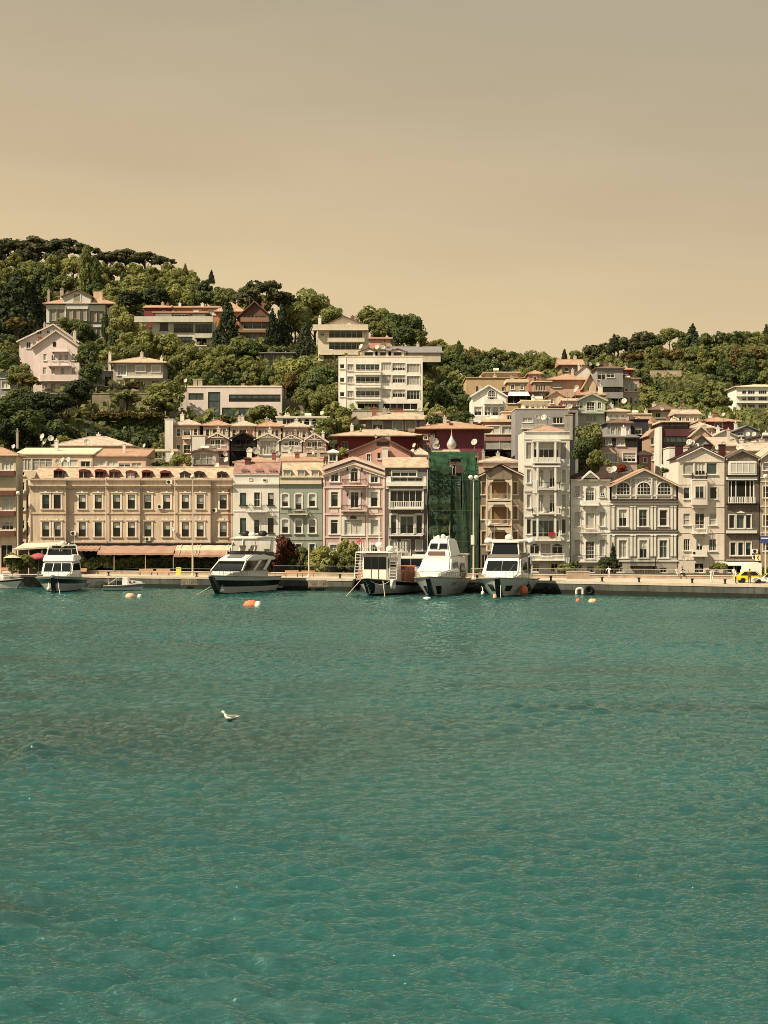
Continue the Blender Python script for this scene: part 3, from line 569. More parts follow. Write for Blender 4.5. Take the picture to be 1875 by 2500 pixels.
J.w(1405, 1376, 1417, 1397, 'w', 1).w(1432, 1378, 1450, 1397, 'd', 2).done()
g = MB()
for a, b in ((1419, 1440.5), (1462, 1440.5)):
    Q = [(J.U(a), J.Z(1172)), (J.U(b), J.Z(1154)), (J.U(b), J.Z(1149)), (J.U(a), J.Z(1167))]; g.prism(Q if a < b else Q[::-1], -.75, 1.5)
g.prism([(J.U(1421), J.Z(1169.2)), (J.U(1460), J.Z(1169.2)), (J.U(1440.5), J.Z(1154))], -.4, 1.4); g.build('gablet', white, J.o)
J.bal(1419, 1461, 1282, 1299, .8, 'iron', cream, Jm); J.bal(1419, 1461, 1224, 1232, .7, 'solid', Jm, Jm); J.bal(1400, 1478, 1356, 1370, .8, 'iron', iron, Jm)
J.roof('hip', 1145, t_dark, .5, 7)
# --- ornate wooden house
Km = mat('grey_boards', C(206, 184, 144), .85, .10, 1, .3, wave=('Z', 2.4, .32, 'SAW'))
K = House('wooden_house', 'ornate grey wooden mansion with white pilasters and arched windows in its wide gable', YF, 1490, 1654, 1221, YB, Km, 8, lm='the ornate wooden mansion')
K.w(1511, 1244, 1530.5, 1285, 'k', 2, tr=.28).w(1560, 1244, 1580, 1285, 'x', 2, 2, tr=.28).w(1610.5, 1245, 1629, 1284, 'd', 1, 2, tr=.28)
for x, p in ((1520.5, 'c'), (1570.5, 'd'), (1619.5, 't')): K.w(x-9.5, 1319, x+9.5, 1362, p, 2, 2, tr=.26, split=.68)
K.w(1505, 1386, 1522, 1397, 'd', 2).w(1611, 1386, 1628, 1398, 'd', 2)
for y0, y1, p, m in ((1219, 1222, .55, t_dark), (1222.1, 1225, .35, white), (1229, 1233, .2, white), (1293, 1295, .4, t_dark), (1295.1, 1299, .28, white), (1303, 1306, .15, white), (1368, 1371, .15, white)): K.band(1489, 1655, y0, y1, p, m)
for x in (1497.5, 1541.5, 1549.5, 1591, 1599, 1640, 1648):
    for y0, y1 in ((1236, 1292.8), (1306.2, 1358)): K.band(x-2.2, x+2.2, y0, y1, .16, white, 'pilaster'); K.band(x-3, x+3, y0-.2, y0+2.4, .22, white, 'capital')
K.done(); K.bal(1539, 1600, 1361, 1382, .9, 'iron', iron, dark)
ka = MB(); ka.box(K.U(1494), K.U(1651), 0.0, 4, K.H+.003, K.Z(1183)); ka.prism([(K.U(1494), K.Z(1182.9)), (K.U(1651), K.Z(1182.9)), (K.U(1572), K.Z(1149))], 0., 4); ka.build('gable_wall', Km, K.o)
def archwin(h, x0, x1, y0, y1, y, p='d'):
    a, b, z0, z1 = h.U(x0), h.U(x1), h.Z(y1), h.Z(y0); c = (a+b)/2; r = (b-a)/2; sp = z1-r*.85; n = 10
    ring = lambda q: [(c+(r+q)*math.cos(k*math.pi/n), sp+(r*.85+q)*math.sin(k*math.pi/n)) for k in range(n+1)]
    pb = MB(); pb.prism([(a, z0)][:0]+[(a, z0), (b, z0)]+ring(0), y-.05, y-.003); fb = MB(); O, I = ring(.2), ring(0)
    for k in range(n): fb.prism([I[k], O[k], O[k+1], I[k+1]], y-.15, y-.004)
    fb.box(a-.2, a, y-.15, y-.004, z0, sp); fb.box(b, b+.2, y-.15, y-.004, z0, sp); fb.box(a-.25, b+.25, y-.2, y-.004, z0-.15, z0-.002)
    for k in (1, 2, 3): x = a+(b-a)*k/4; fb.box(x-.03, x+.03, y-.09, y-.052, z0, z1-(.1 if k == 2 else .35))
    fb.box(a, b, y-.088, y-.053, sp-.02, sp+.05); fb.box(a, b, y-.088, y-.053, (z0+sp)/2-.03, (z0+sp)/2+.03)
    f = fb.build('window', white, h.o); pb.build('pane', PANE[p], f)
for x in (1521.5, 1571.5, 1621): archwin(K, x-15.5, x+15.5, 1178, 1207, 0)
tb = MB()
for x in (1504, 1539.5, 1552.5, 1591, 1603, 1640): tb.box(K.U(x)-.09, K.U(x)+.09, -.13, -.005, K.Z(1218), K.Z(1180 if x in (1504, 1640) else 1166))
tb.box(K.U(1494), K.U(1651), -.128, -.006, K.Z(1212), K.Z(1209.5)); tb.box(K.U(1540), K.U(1604), -.127, -.006, K.Z(1168), K.Z(1165.5))
for a, b in (((1541, 1168), (1572, 1160)), ((1572, 1160), (1602, 1168)), ((1553, 1166), (1590, 1178)), ((1590, 1166), (1553, 1178))): tb.tube((K.U(a[0]), -.07, K.Z(a[1])), (K.U(b[0]), -.07, K.Z(b[1])), .05, 4)
tb.build('timber_frame', white, K.o)
K.ye = 1184; K.roof('gablef', 1146, t_red, .6, 7.5, tm=cream, gm=Km, x0=1493.5, x1=1651.5, y0=.002)
# --- white gable house
L_ = House('town_house', 'tall white plaster house with wide top windows and small balconies under a gable', YF, 1656, 1769, 1118, YB, wallm('warm_white_stucco', (220, 192, 150), .38), 8, lm='the white gabled house')
L_.w(1668, 1130, 1694, 1158, 'c', 1, sill=1).w(1697, 1130, 1722, 1160, 'k', 3).w(1725, 1130, 1751, 1158, 't', 1)
L_.w(1669, 1190, 1684, 1218, 'd', 1).w(1733, 1189, 1750, 1218, 'd', 1, tr=.12).w(1668.5, 1254, 1685, 1282, 'c', 1, 2).w(1731.5, 1253, 1749, 1282, 'c', 1, 2)
L_.w(1669, 1316, 1684.5, 1344, 'd', 3, 2).w(1731, 1316, 1749, 1345, 'd', 4, 1).w(1697, 1253, 1720, 1290, 'd', 2, 2).w(1700, 1316, 1716, 1350, 'd', 2)
L_.w(1696, 1375, 1718, 1398, 'd', 2, 2, door=1).w(1731, 1375, 1750, 1394, 'd', 2)
for y0, y1, p in ((1126, 1127.5, .08), (1182, 1183.5, .06), (1236, 1238, .08), (1300, 1301.5, .06), (1365, 1367, .06)): L_.band(1657, 1768, y0, y1, p, MATS['warm_white_stucco'])
L_.done()
ori = MB(); ori.box(L_.U(1687), L_.U(1724.5), -.9, -.004, L_.Z(1233), L_.Z(1170)); ori.box(L_.U(1689), L_.U(1722), -.6, -.004, L_.Z(1240), L_.Z(1233.1)); ori.build('oriel', MATS['warm_white_stucco'], L_.o)
L_.w(1694, 1187, 1716, 1217, 'x', 2, 1, tr=.1, off=-.905); L_.mkwin(L_.wins[-1])
L_.bal(1688, 1724, 1155, 1170, .9, 'iron', iron, white, flowers=[mat('flower_pink', (.35, .12, .1), .7), MATS['leaf_flower']])
L_.bal(1689, 1724, 1280, 1301, .8, 'iron', white, white); L_.bal(1690, 1724, 1342, 1356, .8, 'solid', white, white)
L_.roof('gablef', 1091, t_dark, .35, 8, tm=white)
cq = mat('chimney_dark_red', C(70, 34, 28), .85, .2)
for x0, x1, y0, y1 in ((1660, 1678, 1085, 1116), (1731, 1747, 1084, 1108), (1768, 1783, 1084, 1115)): L_.chimney(x0, x1, y0, y1, 3.5, cq, 1., 0)
# --- weathered dark wooden house
Mm = mat('weathered_boards', C(138, 115, 86), .9, .3, 2, .6, wave=('Z', 2.0, .45, 'SAW'))
M_ = House('wooden_house', 'weathered dark timber house with white glazed top balcony and shadowy loggia', YF, 1770.5, 1853, 1118, YB, Mm, 8, lm='the weathered timber house')
M_.w(1777, 1173, 1842, 1228, 'v', 1, sill=0)
M_.w(1780, 1257, 1793.5, 1290, 'd', 1, tr=.12).w(1798, 1257, 1817, 1290, 't', 1, tr=.12).w(1821, 1257, 1834, 1290, 'd', 1, tr=.12)
for x in (1789.5, 1808.5, 1827): M_.w(x-6.5, 1324, x+6.5, 1356, 'd', 1, tr=.12)
M_.w(1776, 1380, 1840, 1398, 'v', 3)
for y0, y1, p, m in ((1160, 1163, .5, dark), (1164, 1172, .3, white), (1229, 1232, .6, dark), (1233, 1239, .25, Mm), (1303, 1305, .4, dark), (1295, 1302, .2, white), (1364, 1370, .3, MATS['taupe_boards'])): M_.band(1773, 1848, y0, y1, p, m)
M_.done(); lg = MB()
for x in (1779, 1786, 1797, 1821, 1832, 1840): lg.box(M_.U(x)-.07, M_.U(x)+.07, .12, .24, M_.Z(1228), M_.Z(1174))
lg.build('post', white, M_.o); M_.bal(1777, 1842, 1213, 1229, .5, 'baluster', white, Mm)
gl = MB(); gl.box(M_.U(1778), M_.U(1845), -.5, -.004, M_.Z(1160), M_.Z(1126)); gl.build('glazed_balcony', white, M_.o)
M_.w(1781, 1129, 1842, 1156, 'p', 4, 1, off=-.505); M_.mkwin(M_.wins[-1])
pd_ = MB(); pd_.prism([(M_.U(1796), M_.Z(1253)), (M_.U(1820), M_.Z(1253)), (M_.U(1808), M_.Z(1247))], -.3, -.004); pd_.build('pediment', white, M_.o)
M_.roof('gablef', 1099, t_brn, .35, 8, tm=mat('grey_timber', C(130, 112, 86), .8))
aw = MB(); aw.panel([(M_.U(1765), -2.6, M_.Z(1381)), (M_.U(1843), -2.6, M_.Z(1381)), (M_.U(1843), -.1, M_.Z(1373)), (M_.U(1765), -.1, M_.Z(1373))], .1); aw.build('awning', white, M_.o)
aircon(1843, 1346, YF, label='upper of two white air conditioners on the weathered timber house'); aircon(1843, 1360, YF, label='lower of two white air conditioners on the weathered timber house')
aircon(1695, 1350, YF-.8, .6, .5, label='small air conditioner on lowest balcony of white gabled house')
Q_ = House('town_house', 'beige boarded house cut off by the right edge of the picture', YF, 1855, 1930, 1119, YB, mat('beige_boards', C(190, 160, 118), .85, .1, 1, .3, wave=('Z', 2.4, .2, 'SAW')), 8, lm='the beige right-edge house')
for y0, y1 in ((1130, 1148), (1187, 1215), (1257, 1285), (1320, 1345)): Q_.w(1863, y0, 1880, y1, 'd' if y0 > 1150 else 'c', 1, 2, tr=.1).w(1895, y0, 1912, y1, 'd')
for y in (1165, 1175, 1235, 1300): Q_.band(1856, 1929, y, y+2, .1, white)
Q_.done(); Q_.roof('gablef', 1092, t_pale, .3, 8, tm=white)
dish(1668+3, 1362, YF-.8, .9, (0, -1, .25), 'low on white gabled house front', .2); dish(1191, 1275, YF-1.2, .95, (-.2, -1, .25), 'on taupe veranda house balcony', .3); dish(422, 1292, YF-.7, .7, (-.3, -1, .2), 'on cream terrace front', .3)
# ---------------------------------------------------------------- houses stepping up the hillside
peach = wallm('peach_stucco', (212, 170, 122), .3); pk = wallm('rose_white_stucco', (226, 192, 156), .2); offw = wallm('offwhite_stucco', (216, 196, 154), .25)
red1 = wallm('dark_red_stucco', (132, 60, 50), .3); red2 = wallm('wine_stucco', (122, 64, 60), .25); must = wallm('mustard_stucco', (190, 152, 98), .2)
salm = wallm('salmon_stucco', (170, 116, 88), .25); gryw = wallm('grey_stucco_light', (150, 136, 112), .4); greenw = wallm('pale_green_boards', (182, 176, 134), .2)
orang = wallm('orange_stucco', (190, 120, 76), .2); brn = wallm('brown_stucco', (112, 80, 56), .2); bei = wallm('beige_wall', (200, 176, 136), .35); gdark = wallm('dark_grey_wall', (62, 56, 50), .2); stone = mat('garden_stone', C(150, 128, 90), .95, .3, .6, .4, .5, 3)
black = mat('black_timber', (.02, .017, .015), .7, .3, 2)
def H_(name, label, lm, Y, x0, x1, ye, yb, wall, depth=9, **k): return House(name, label, Y, x0, x1, ye, yb, wall, depth, lm=lm, **k)
# low row of gabled wooden houses
h = H_('wooden_house', 'small grey wooden house with glazed veranda under a low gable', 'the small glazed veranda house', 162, 466, 527, 1104, 1320, bei, 6)
h.w(473, 1107, 520, 1134, 'c', 3, 1).done().roof('gablef', 1097, t_brn, .3, tm=wood); h.bal(472, 521, 1122, 1134, .5, 'iron', iron, wood)
for x0, x1, ye, yp, wm, rm, lab, lm, p, kw in (
    (503, 560, 1071, 1056, wallm('pink_boards', (190, 142, 108)), t_pale, 'small pinkish gabled house with white timber gable and balcony', 'the pinkish gabled house', 'd', 0),
    (563, 625, 1071, 1056, black, t_dark, 'small black timber house with shaded balcony under a dark gable', 'the black timber house', 'v', 1),
    (627, 682, 1070, 1057, offw, t_pale, 'small pale gabled house with a fully glazed front', 'the glass-fronted gabled house', 'c', 2),
    (685, 738, 1074, 1061, bei, t_brn, 'small beige gabled house with brown verge and wide balcony', 'the beige gabled house', 'd', 0),
    (740, 796, 1076, 1058, wallm('rose_boards', (206, 166, 126)), t_pale, 'small pale gabled house with timber bracing and brown balcony rail', 'the braced pale gabled house', 'd', 0)):
    h = H_('wooden_house', lab, lm, 168, x0, x1, ye, 1290, wm, 8); c = (x0+x1)/2
    if kw == 2: h.w(x0+8, ye+6, x1-6, ye+40, 'c', 5, 1).done()
    else:
        fm = white if kw == 0 else black
        h.w(c-18, ye+3, c-8, ye+16, p, 2, fm=fm, tr=.06).w(c-6.5, ye+2, c+6.5, ye+24, p, 2, fm=fm, tr=.06).w(c+8, ye+3, c+18, ye+16, p, 2, fm=fm, tr=.06)
        h.w(c-20, ye+36, c+20, ye+46, 'd' if kw == 0 else 'v', 3, fm=fm).done()
        h.bal(x0+3, x1-3, ye+14, ye+28, 1.1, 'iron', black if kw else (concrete if x0 > 700 else white), wm)
    h.roof('gablef', yp, rm, .5, tm=(black if kw == 1 else white))
    if kw != 1:
        t = MB(); t.tube((h.U(c-15), -.55, h.H+.15), (h.U(c+15), -.55, h.H+.15), .05, 4); t.tube((h.U(c), -.55, h.H+.1), (h.U(c), -.55, h.Z(yp)-.1), .05, 4); t.tube((h.U(c), -.55, h.H+.15), (h.U(c-9), -.55, h.Z((ye+yp)/2)), .05, 4); t.tube((h.U(c), -.55, h.H+.15), (h.U(c+9), -.55, h.Z((ye+yp)/2)), .05, 4); h.part('gable_timber', t, white)
h = H_('house', 'blank white flank house left of the pinkish gabled house', 'the blank white flank', 167.5, 469, 501, 1064, 1290, Wm, 7); h.w(484, 1118, 492, 1128, 'd').done(); h.roof('flat', 1062, flatr, .1)
# upper row of five peach houses with hipped roofs
for i, x0 in enumerate((425, 496, 561, 624, 690)):
    x1 = x0+62; ye = 1039+i*1.2; c = x0+31
    h = H_('row_house', ('peach row house with hipped roof, '+('tall white chimney wall on its left', 'behind pinkish gabled house', 'behind black timber house', 'behind glass-fronted house', 'at right end of its row')[i]), 'the %s hipped row house' % ('first', 'second', 'third', 'fourth', 'fifth')[i], 179, x0, x1, ye, 1180, peach, 9, group='row of peach hipped houses')
    for y in (ye+7, ye+47): h.w(c-25, y, c-16, y+19, 'd', 1, 2, tr=.1).w(c-8, y, c+9, y+21, 'd', 2, 2, tr=.12).w(c+17, y, c+26, y+18, 'd', 1, 2, tr=.1)
    h.done(); h.roof('hip', 1022+i*1.5, t_red if i % 2 else t_pale, .5)
    h.band(x0, x1, ye+27, ye+29, .1, white); nm, m2, mt = h.P[-1]; m2.build(nm, mt, h.o)
    if i == 0: h.chimney(404, 424, 1025, 1180, -1.0, Wm, 4.5, 0)
    h.bal(c-9, c+10, ye+24, ye+31, .6, 'solid', peach, white)
# low roofs immediately behind the row
h = H_('house', 'low house with red hipped roof behind the narrow white house', 'the red hipped low roof', 158, 572, 678, 1131, 1398, peach, 7); h.done(); h.roof('hip', 1113, t_red, .3); h.chimney(594, 607, 1118, 1132, 1, mat('brick_dark', C(96, 54, 44), .9, .2, 3), .8, 0)
h = H_('house', 'low house with long shallow pink roof behind the grey-green house', 'the long shallow pink roof', 158.5, 681, 786, 1127, 1398, pk, 7); h.w(765, 1130, 779, 1136, 'v').done(); h.roof('shed', 1110, t_red, .2)
h = H_('roof_kiosk', 'small white roof lantern with dark glass behind the pink house', 'the small roof lantern', 158.4, 801, 824, 1106, 1398, white, 2.5, ct=False); h.w(804, 1108, 821, 1126, 'd', 2).done(); h.roof('hip', 1097, white, .25)
h = H_('house', 'salmon pink gabled house with brown verge behind the pink town house', 'the salmon gabled house', 158.6, 850, 1003, 1104, 1398, wallm('salmon_pink', (208, 146, 112), .2), 8); h.w(895, 1108, 905, 1126, 'd', 2, 2, tr=.1).w(921, 1105, 930, 1120, 'd', 1) ; h.done(); h.roof('gablef', 1069, t_brn, .4, xp=936, tm=wood)
h.w(920, 1079, 950, 1089, 'd', 2, 1, off=-.003, tr=.0, fm=wood); h.mkwin(h.wins[-1]); h.chimney(933, 947, 1096, 1140, -1.3, Wm, 1.0, 0)
h = H_('house', 'flat pale roof house with skylight hump behind dark grey town house', 'the pale roof with skylight', 159, 1005, 1045, 1112, 1398, offw, 7); h.done(); h.roof('hip', 1093, t_pale, .3)
h = H_('house', 'dark red house with shallow yellow hipped roof above the salmon gable', 'the left dark red house', 173, 824, 1016, 1066, 1270, red1, 9); h.w(834, 1078, 850, 1096, 'd').done(); h.roof('hip', 1046, t_yel, 1.3); h.chimney(877, 883, 1050, 1075, 2, concrete, .4)
h = H_('house', 'wine red house with wide overhanging tiled roof behind the green netting', 'the wine red house', 166, 1066, 1182, 1049, 1290, red2, 9); h.done(); h.roof('hip', 1026, t_red, 1.6, x0=1036); h.chimney(1098, 1106, 1034, 1050, 1, red2, .6, 0); h.chimney(1166, 1174, 1034, 1050, 1, red2, .6, 0)
h = H_('villa', 'grey villa with broad yellow hipped roof and tall windows', 'the grey hipped villa', 187, 892, 1064, 1026, 1145, wallm('grey_villa', (138, 126, 100), .3), 10)
h.row((922, 971, 1003, 1040), 24, 1029, 1049, 'dccd', v=3, tr=.14).w(900, 1065, 930, 1085, 'd', 3).done(); h.roof('hip', 1004, t_yel, 1.4); h.chimney(908, 919, 993, 1012, 3, mat('chimney_brick', C(140, 84, 60), .9, .2, 3), .7); h.chimney(962, 985, 995, 1006, 5, MATS['chimney_brick'], .8, 0)
# modern white house
h = H_('modern_house', 'long flat-roofed modern white house with dark ribbon windows', 'the long modern white house', 205, 457, 688, 944, 1021, wallm('modern_render', (222, 192, 156), .12), 11)
dk = mat('dark_frame', (.03, .025, .02), .6)
h.w(460, 960, 497, 976, 't', 2, fm=dk, sill=0).w(508, 957, 538, 1019, 't', 1, 3, fm=dk, sill=0).w(559, 963, 685, 981, 'x', 7, fm=dk, sill=0).w(542, 995, 622, 1019, 't', 3, fm=dk, sill=0).w(625, 995, 640, 1019, 't', 1, fm=dk, sill=0)
h.done(); h.roof('flat', 941.5, flatr, .02); h.chimney(467, 477, 924, 944, 3, concrete, .8, 0); h.chimney(479, 490, 924, 944, 3, concrete, .8, 0); h.chimney(585, 593, 934, 944, 4, concrete, .7, 0); h.chimney(663, 671, 937, 944, 4, concrete, .7, 0)
h.band(457, 688, 944, 945.5, .1, MATS['modern_render']); h.P[-1][1].build('cornice', MATS['modern_render'], h.o)
h = H_('house', 'low pale annex wing on the left of the modern white house', 'the low pale annex', 206, 395, 456, 952, 1021, bei, 8); h.w(405, 965, 425, 1000, 'c', 2).done(); h.roof('flat', 949, t_red, .15)
# villas at upper left
h = H_('villa', 'two-storey beige villa with shallow yellow hipped roof and white windows', 'the beige hipped villa', 216, 276, 398, 887, 946, wallm('villa_beige', (176, 152, 116), .3), 10)
h.w(287, 891, 308, 916, 'c', 3, tr=.2).w(333, 893, 353, 907, 'p', 2, tr=.25).w(371, 893, 390, 908, 'p', 2, tr=.25).w(284, 927, 306, 945, 'p', 2).w(332, 930, 355, 945, 'd', 2).w(370, 928, 388, 945, 'd', 2)
h.band(300, 398, 918, 924, .8, white, 'balcony_band'); h.done(); h.roof('hip', 866, t_yel, 1.0); h.chimney(263, 269, 862, 905, 1, Wm, .7); h.chimney(385, 391, 868, 885, 4, Wm, .6)
h = H_('house', 'low flat-roofed wing with dark openings left of the beige villa', 'the low flat wing', 218, 226, 275, 906, 946, gryw, 8); h.w(230, 920, 250, 940, 'd', 2).w(255, 918, 272, 943, 'v').done(); h.roof('flat', 903, flatr, .3)
h = H_('villa', 'rose white villa with steep front gable, closed shutters and balconies', 'the rose white gabled villa', 213, 81, 194, 846, 951, pk, 12)
h.w(129, 835, 136.5, 846, 'd', 1, off=-.003, sill=0).w(126, 865, 136, 881, 'v', 1).w(143, 865, 152, 880, 'c', 1).w(157, 865, 167, 881, 'c', 1).w(106, 864, 114, 880, 'w', 1).w(176, 864, 184, 880, 'w', 1)
h.row((109, 130, 153, 180), 9, 897, 914, 'w', v=1).row((109, 130, 153, 180), 12, 936, 950, 'c', v=2); h.done()
h.roof('gablef', 807, t_pale, .6, tm=white); h.bal(127, 166, 849, 858, 1.0, 'iron', white, pk); h.bal(119, 172, 881, 893, 1.2, 'iron', white, pk); h.bal(101, 194, 916, 930, 1.3, 'solid', pk, pk); h.mkwin(h.wins[0]); h.chimney(86, 94, 820, 840, 3, MATS['chimney_brick'], .7)
h2 = H_('villa', 'rose white rear villa with rounded gable and rooftop windows', 'the rear rose white villa', 225, 47, 188, 832, 951, pk, 9); h2.w(64, 829+6, 75, 850, 'd', 2).w(80, 835, 88, 848, 'p', 2).done(); h2.roof('gablef', 792, t_pale, .6, xp=131, tm=white)
for a in ((90, 806, 102, 816, 'd'), (114, 801, 122, 814, 'd'), (123, 801, 140, 814, 'k')): h2.w(*a, 2, off=-.003); h2.mkwin(h2.wins[-1])
h = H_('mansion', 'large pale mansion with brown-outlined closed shutters, red roof and front pediment', 'the shuttered hilltop mansion', 250, 113, 276, 744, 850, wallm('mansion_boards', (210, 192, 154), .2), 12)
h.row((129, 148), 14, 757, 784, 's', v=1, tr=.13, am=dk).row((172.5, 190, 206.5), 13.5, 756, 784, 's', v=1, tr=.13, am=dk).row((229, 246), 14, 761, 785, 's', v=1, tr=.13, am=dk).row((266,), 8, 770, 794, 's', v=1, tr=.2, am=dk)
h.row((230, 246), 14, 800, 825, 's', v=1, tr=.13, am=dk).row((266,), 8, 808, 833, 's', v=1, tr=.2, am=dk).row((129, 148, 172.5, 190, 206.5), 13, 798, 824, 's', v=1, tr=.2, am=dk)
h.sec(113, 161, 744, 0).sec(161, 217, 744, -.6).sec(217, 256, 744, 0).sec(256, 276, 752, .8)
h.band(161, 217, 786, 788, .9, dk, off=0); h.band(113, 160.5, 788, 790, .12, dk); h.band(217.5, 256, 788, 790, .12, dk)
for x in (162, 215.5, 258): h.band(x, x+1.2, 750, 840, .68 if x < 250 else .06, dk, 'corner_post', off=0 if x < 250 else .8)
h.done(); h.roof('hip', 716, t_red, .9, ye=743); pd = MB(); pd.prism([(h.U(155), h.Z(742)), (h.U(222), h.Z(742)), (h.U(222), h.Z(724)), (h.U(190), h.Z(710)), (h.U(155), h.Z(724))], -.6, 6); h.part('pediment', pd, h.wm)
pr = MB()
for a, b in ((150, 190), (227, 190)):
    Q = [(h.U(a), h.Z(727)), (h.U(b), h.Z(709.5)), (h.U(b), h.Z(706.5)), (h.U(a), h.Z(724))]; pr.prism(Q if a < b else Q[::-1], -1.2, 6.5)
h.part('pediment_roof', pr, t_brn); h.w(180, 718, 198, 738, 's', 1, off=-.61, tr=.12); h.mkwin(h.wins[-1])
h.chimney(108, 113, 704, 735, 4, concrete, .8); h.chimney(143, 151, 703, 722, 2, concrete, .8); h.chimney(224, 246, 708, 735, 2.5, peach, 1.2, 0)
h = H_('apartment_house', 'pale apartment house with stacked white windows cut by left edge on hillside', 'the left-edge hillside apartments', 208, -60, 27, 925, 1045, gryw, 9)
for y in (931, 966, 1002): h.w(4, y, 24, y+17, 'p', 2, tr=.1).w(-40, y, -12, y+17, 'c', 3)
h.done(); h.bal(-50, 26, 908, 924, .3, 'glass', g_teal, flatr, off=.9); h.roof('flat', 922.5, flatr, .15)
# terraced apartments and brown house near the ridge
h = H_('apartment_house', 'stepped pale apartment house with brown-framed window bands and roof terrace', 'the stepped apartment house', 240, 372, 519, 784, 850, wallm('apartment_beige', (202, 182, 142), .3), 10)
h.w(390, 789, 410, 806, 'd', 2, fm=dk).w(424, 790, 472, 810, 'x', 5, fm=dk).w(477, 792, 517, 815, 'x', 4, 2, fm=dk).w(424, 822, 470, 839, 'x', 5, fm=dk).w(480, 826, 505, 843, 'v', 2).w(390, 822, 410, 838, 'd', 2).done()
h.bal(330, 521, 774, 786, 1.4, 'solid', h.wm, h.wm); h.bal(476, 519, 815, 824, 1.0, 'solid', h.wm, h.wm)
k = House('apartment_house', 'recessed glazed penthouse with thin red roof on the stepped apartments', 243, 376, 506, 764, 786, brn, 7, lm='the glazed penthouse', ct=False, drop=.2)
k.w(379, 766, 419, 778, 'd', 5).w(425, 767, 460, 780, 'd', 4).w(470, 768, 500, 781, 'd', 4).done(); k.roof('flat', 761, t_red, .5)
h = H_('house', 'orange house with long pinkish roof behind the stepped apartments', 'the long orange house', 262, 417, 532, 752, 800, orang, 8); h.w(470, 754, 492, 768, 'p', 3).w(508, 755, 530, 769, 'p', 3).done(); h.roof('gables', 743, t_red, .4)
h = H_('house', 'dark red house with pink roof behind left end of stepped apartments', 'the red house by the ridge', 260, 352, 414, 752, 800, red1, 8); h.w(396, 757, 404, 763, 'd').done(); h.roof('gables', 741, t_red, .4)
h = H_('villa', 'brown villa with window bands and orange roof behind a tall pine', 'the brown villa', 248, 584, 660, 770, 845, brn, 10)
h.w(592, 757+14, 650, 781, 'd', 6).w(594, 788, 650, 803, 'x', 5, fm=white).w(600, 815, 645, 830, 't', 3).done(); h.bal(588, 662, 776, 786, .9, 'solid', wallm('tan_band', (150, 108, 76)), brn); h.band(584, 660, 805, 812, .5, MATS['tan_band']); h.P[-1][1].build('balcony_band', MATS['tan_band'], h.o); h.roof('gablef', 737, t_brn, .8, tm=wood)
h = H_('house', 'orange gabled house half hidden behind dark conifer by brown villa', 'the half hidden orange house', 254, 530, 592, 762, 830, orang, 8); h.w(560, 770, 578, 780, 'd', 2).done(); h.roof('hip', 733, t_red, .8)
h = H_('pavilion', 'low glass pavilion among the hillside trees', 'the low glass pavilion', 226, 640, 716, 863, 893, gdark, 7); h.w(645, 866, 714, 889, 't', 3, fm=white, sill=0).done(); h.roof('flat', 860.5, t_grey, .6)
h = H_('apartment_house', 'pale four-storey apartment house with curved brown gable on its roof terrace', 'the roof-gabled apartments', 226, 776, 899, 797, 885, wallm('apartment_cream', (216, 188, 142), .25), 11)
h.w(803, 808, 885, 826, 'x', 6, fm=white, sill=0).w(803, 836, 885, 853, 'x', 6, fm=white, sill=0).w(790, 862, 850, 878, 'd', 4).w(782, 810, 792, 820, 'd').done()
h.bal(764, 899, 794, 806, 1.5, 'solid', h.wm, h.wm); h.bal(800, 890, 826, 834, 1.2, 'solid', h.wm, h.wm); h.bal(782, 900, 856, 866, 1.5, 'solid', h.wm, h.wm)
k = House('penthouse', 'brown-roofed gabled penthouse behind a railing on pale apartments', 230, 788, 896, 797, 800, h.wm, 6, lm='the brown gabled penthouse', ct=False, drop=.2); k.done(); k.roof('gablef', 773, t_brn, .6, xp=840, tm=wood); k.chimney(776, 784, 773, 795, 1, Wm, .8)
h = H_('house', 'low pink house with orange roof right of the roof-gabled apartments', 'the low pink house', 246, 901, 954, 828, 860, wallm('salmon_pink', (208, 146, 112)), 8); h.w(936, 830, 941, 842, 'd', 1).done(); h.roof('gables', 820, t_red, .5)
h = H_('house', 'long low building with grey roof and pale wall on the ridge', 'the long grey roof', 240, 938, 1076, 862, 874, bei, 8, ct=False, drop=1); h.done(); h.roof('gables', 842, t_grey, .4)
# big white apartment block
h = H_('apartment_block', 'large white apartment block with glazed balconies and small attic gables', 'the large white apartment block', 200, 846, 1032, 872, 1003, wallm('block_white', (236, 208, 166), .25), 14)
for i, y in enumerate((888, 918, 953)):
    h.w(869, y+1, 927, y+18, 'x', 5, sill=0).w(931, y-3, 955, y+17, 'pcp'[i], 4, sill=0, tr=.08).w(958, y-2, 989, y+17, 'khk'[i], 5, sill=0, tr=.08).w(993, y, 1025, y+22, 'ccx'[i], 4, sill=0, tr=.08).w(848, y+1, 862, y+17, 'c', 3, tr=.08)
h.w(873, 985, 925, 998, 'v', 3).w(935, 985, 1020, 1000, 'v', 5).done()
for y in (906, 937, 971): h.bal(868, 929, y, y+8, 1.0, 'solid', h.wm, h.wm); h.bal(868, 929, y-4, y+2, 1.0, 'iron', white, h.wm)
sd = House('apartment_block', 'lower side wing on the left of the white apartment block', 201, 826, 845.5, 873, 1003, h.wm, 12, lm='the side wing', ct=False)
for y in (889, 922, 957): sd.w(830, y, 841, y+11, 'd', 1)
sd.done(); sd.roof('flat', 870, flatr, .05); h.roof('flat', 868.5, flatr, .05, name='parapet')
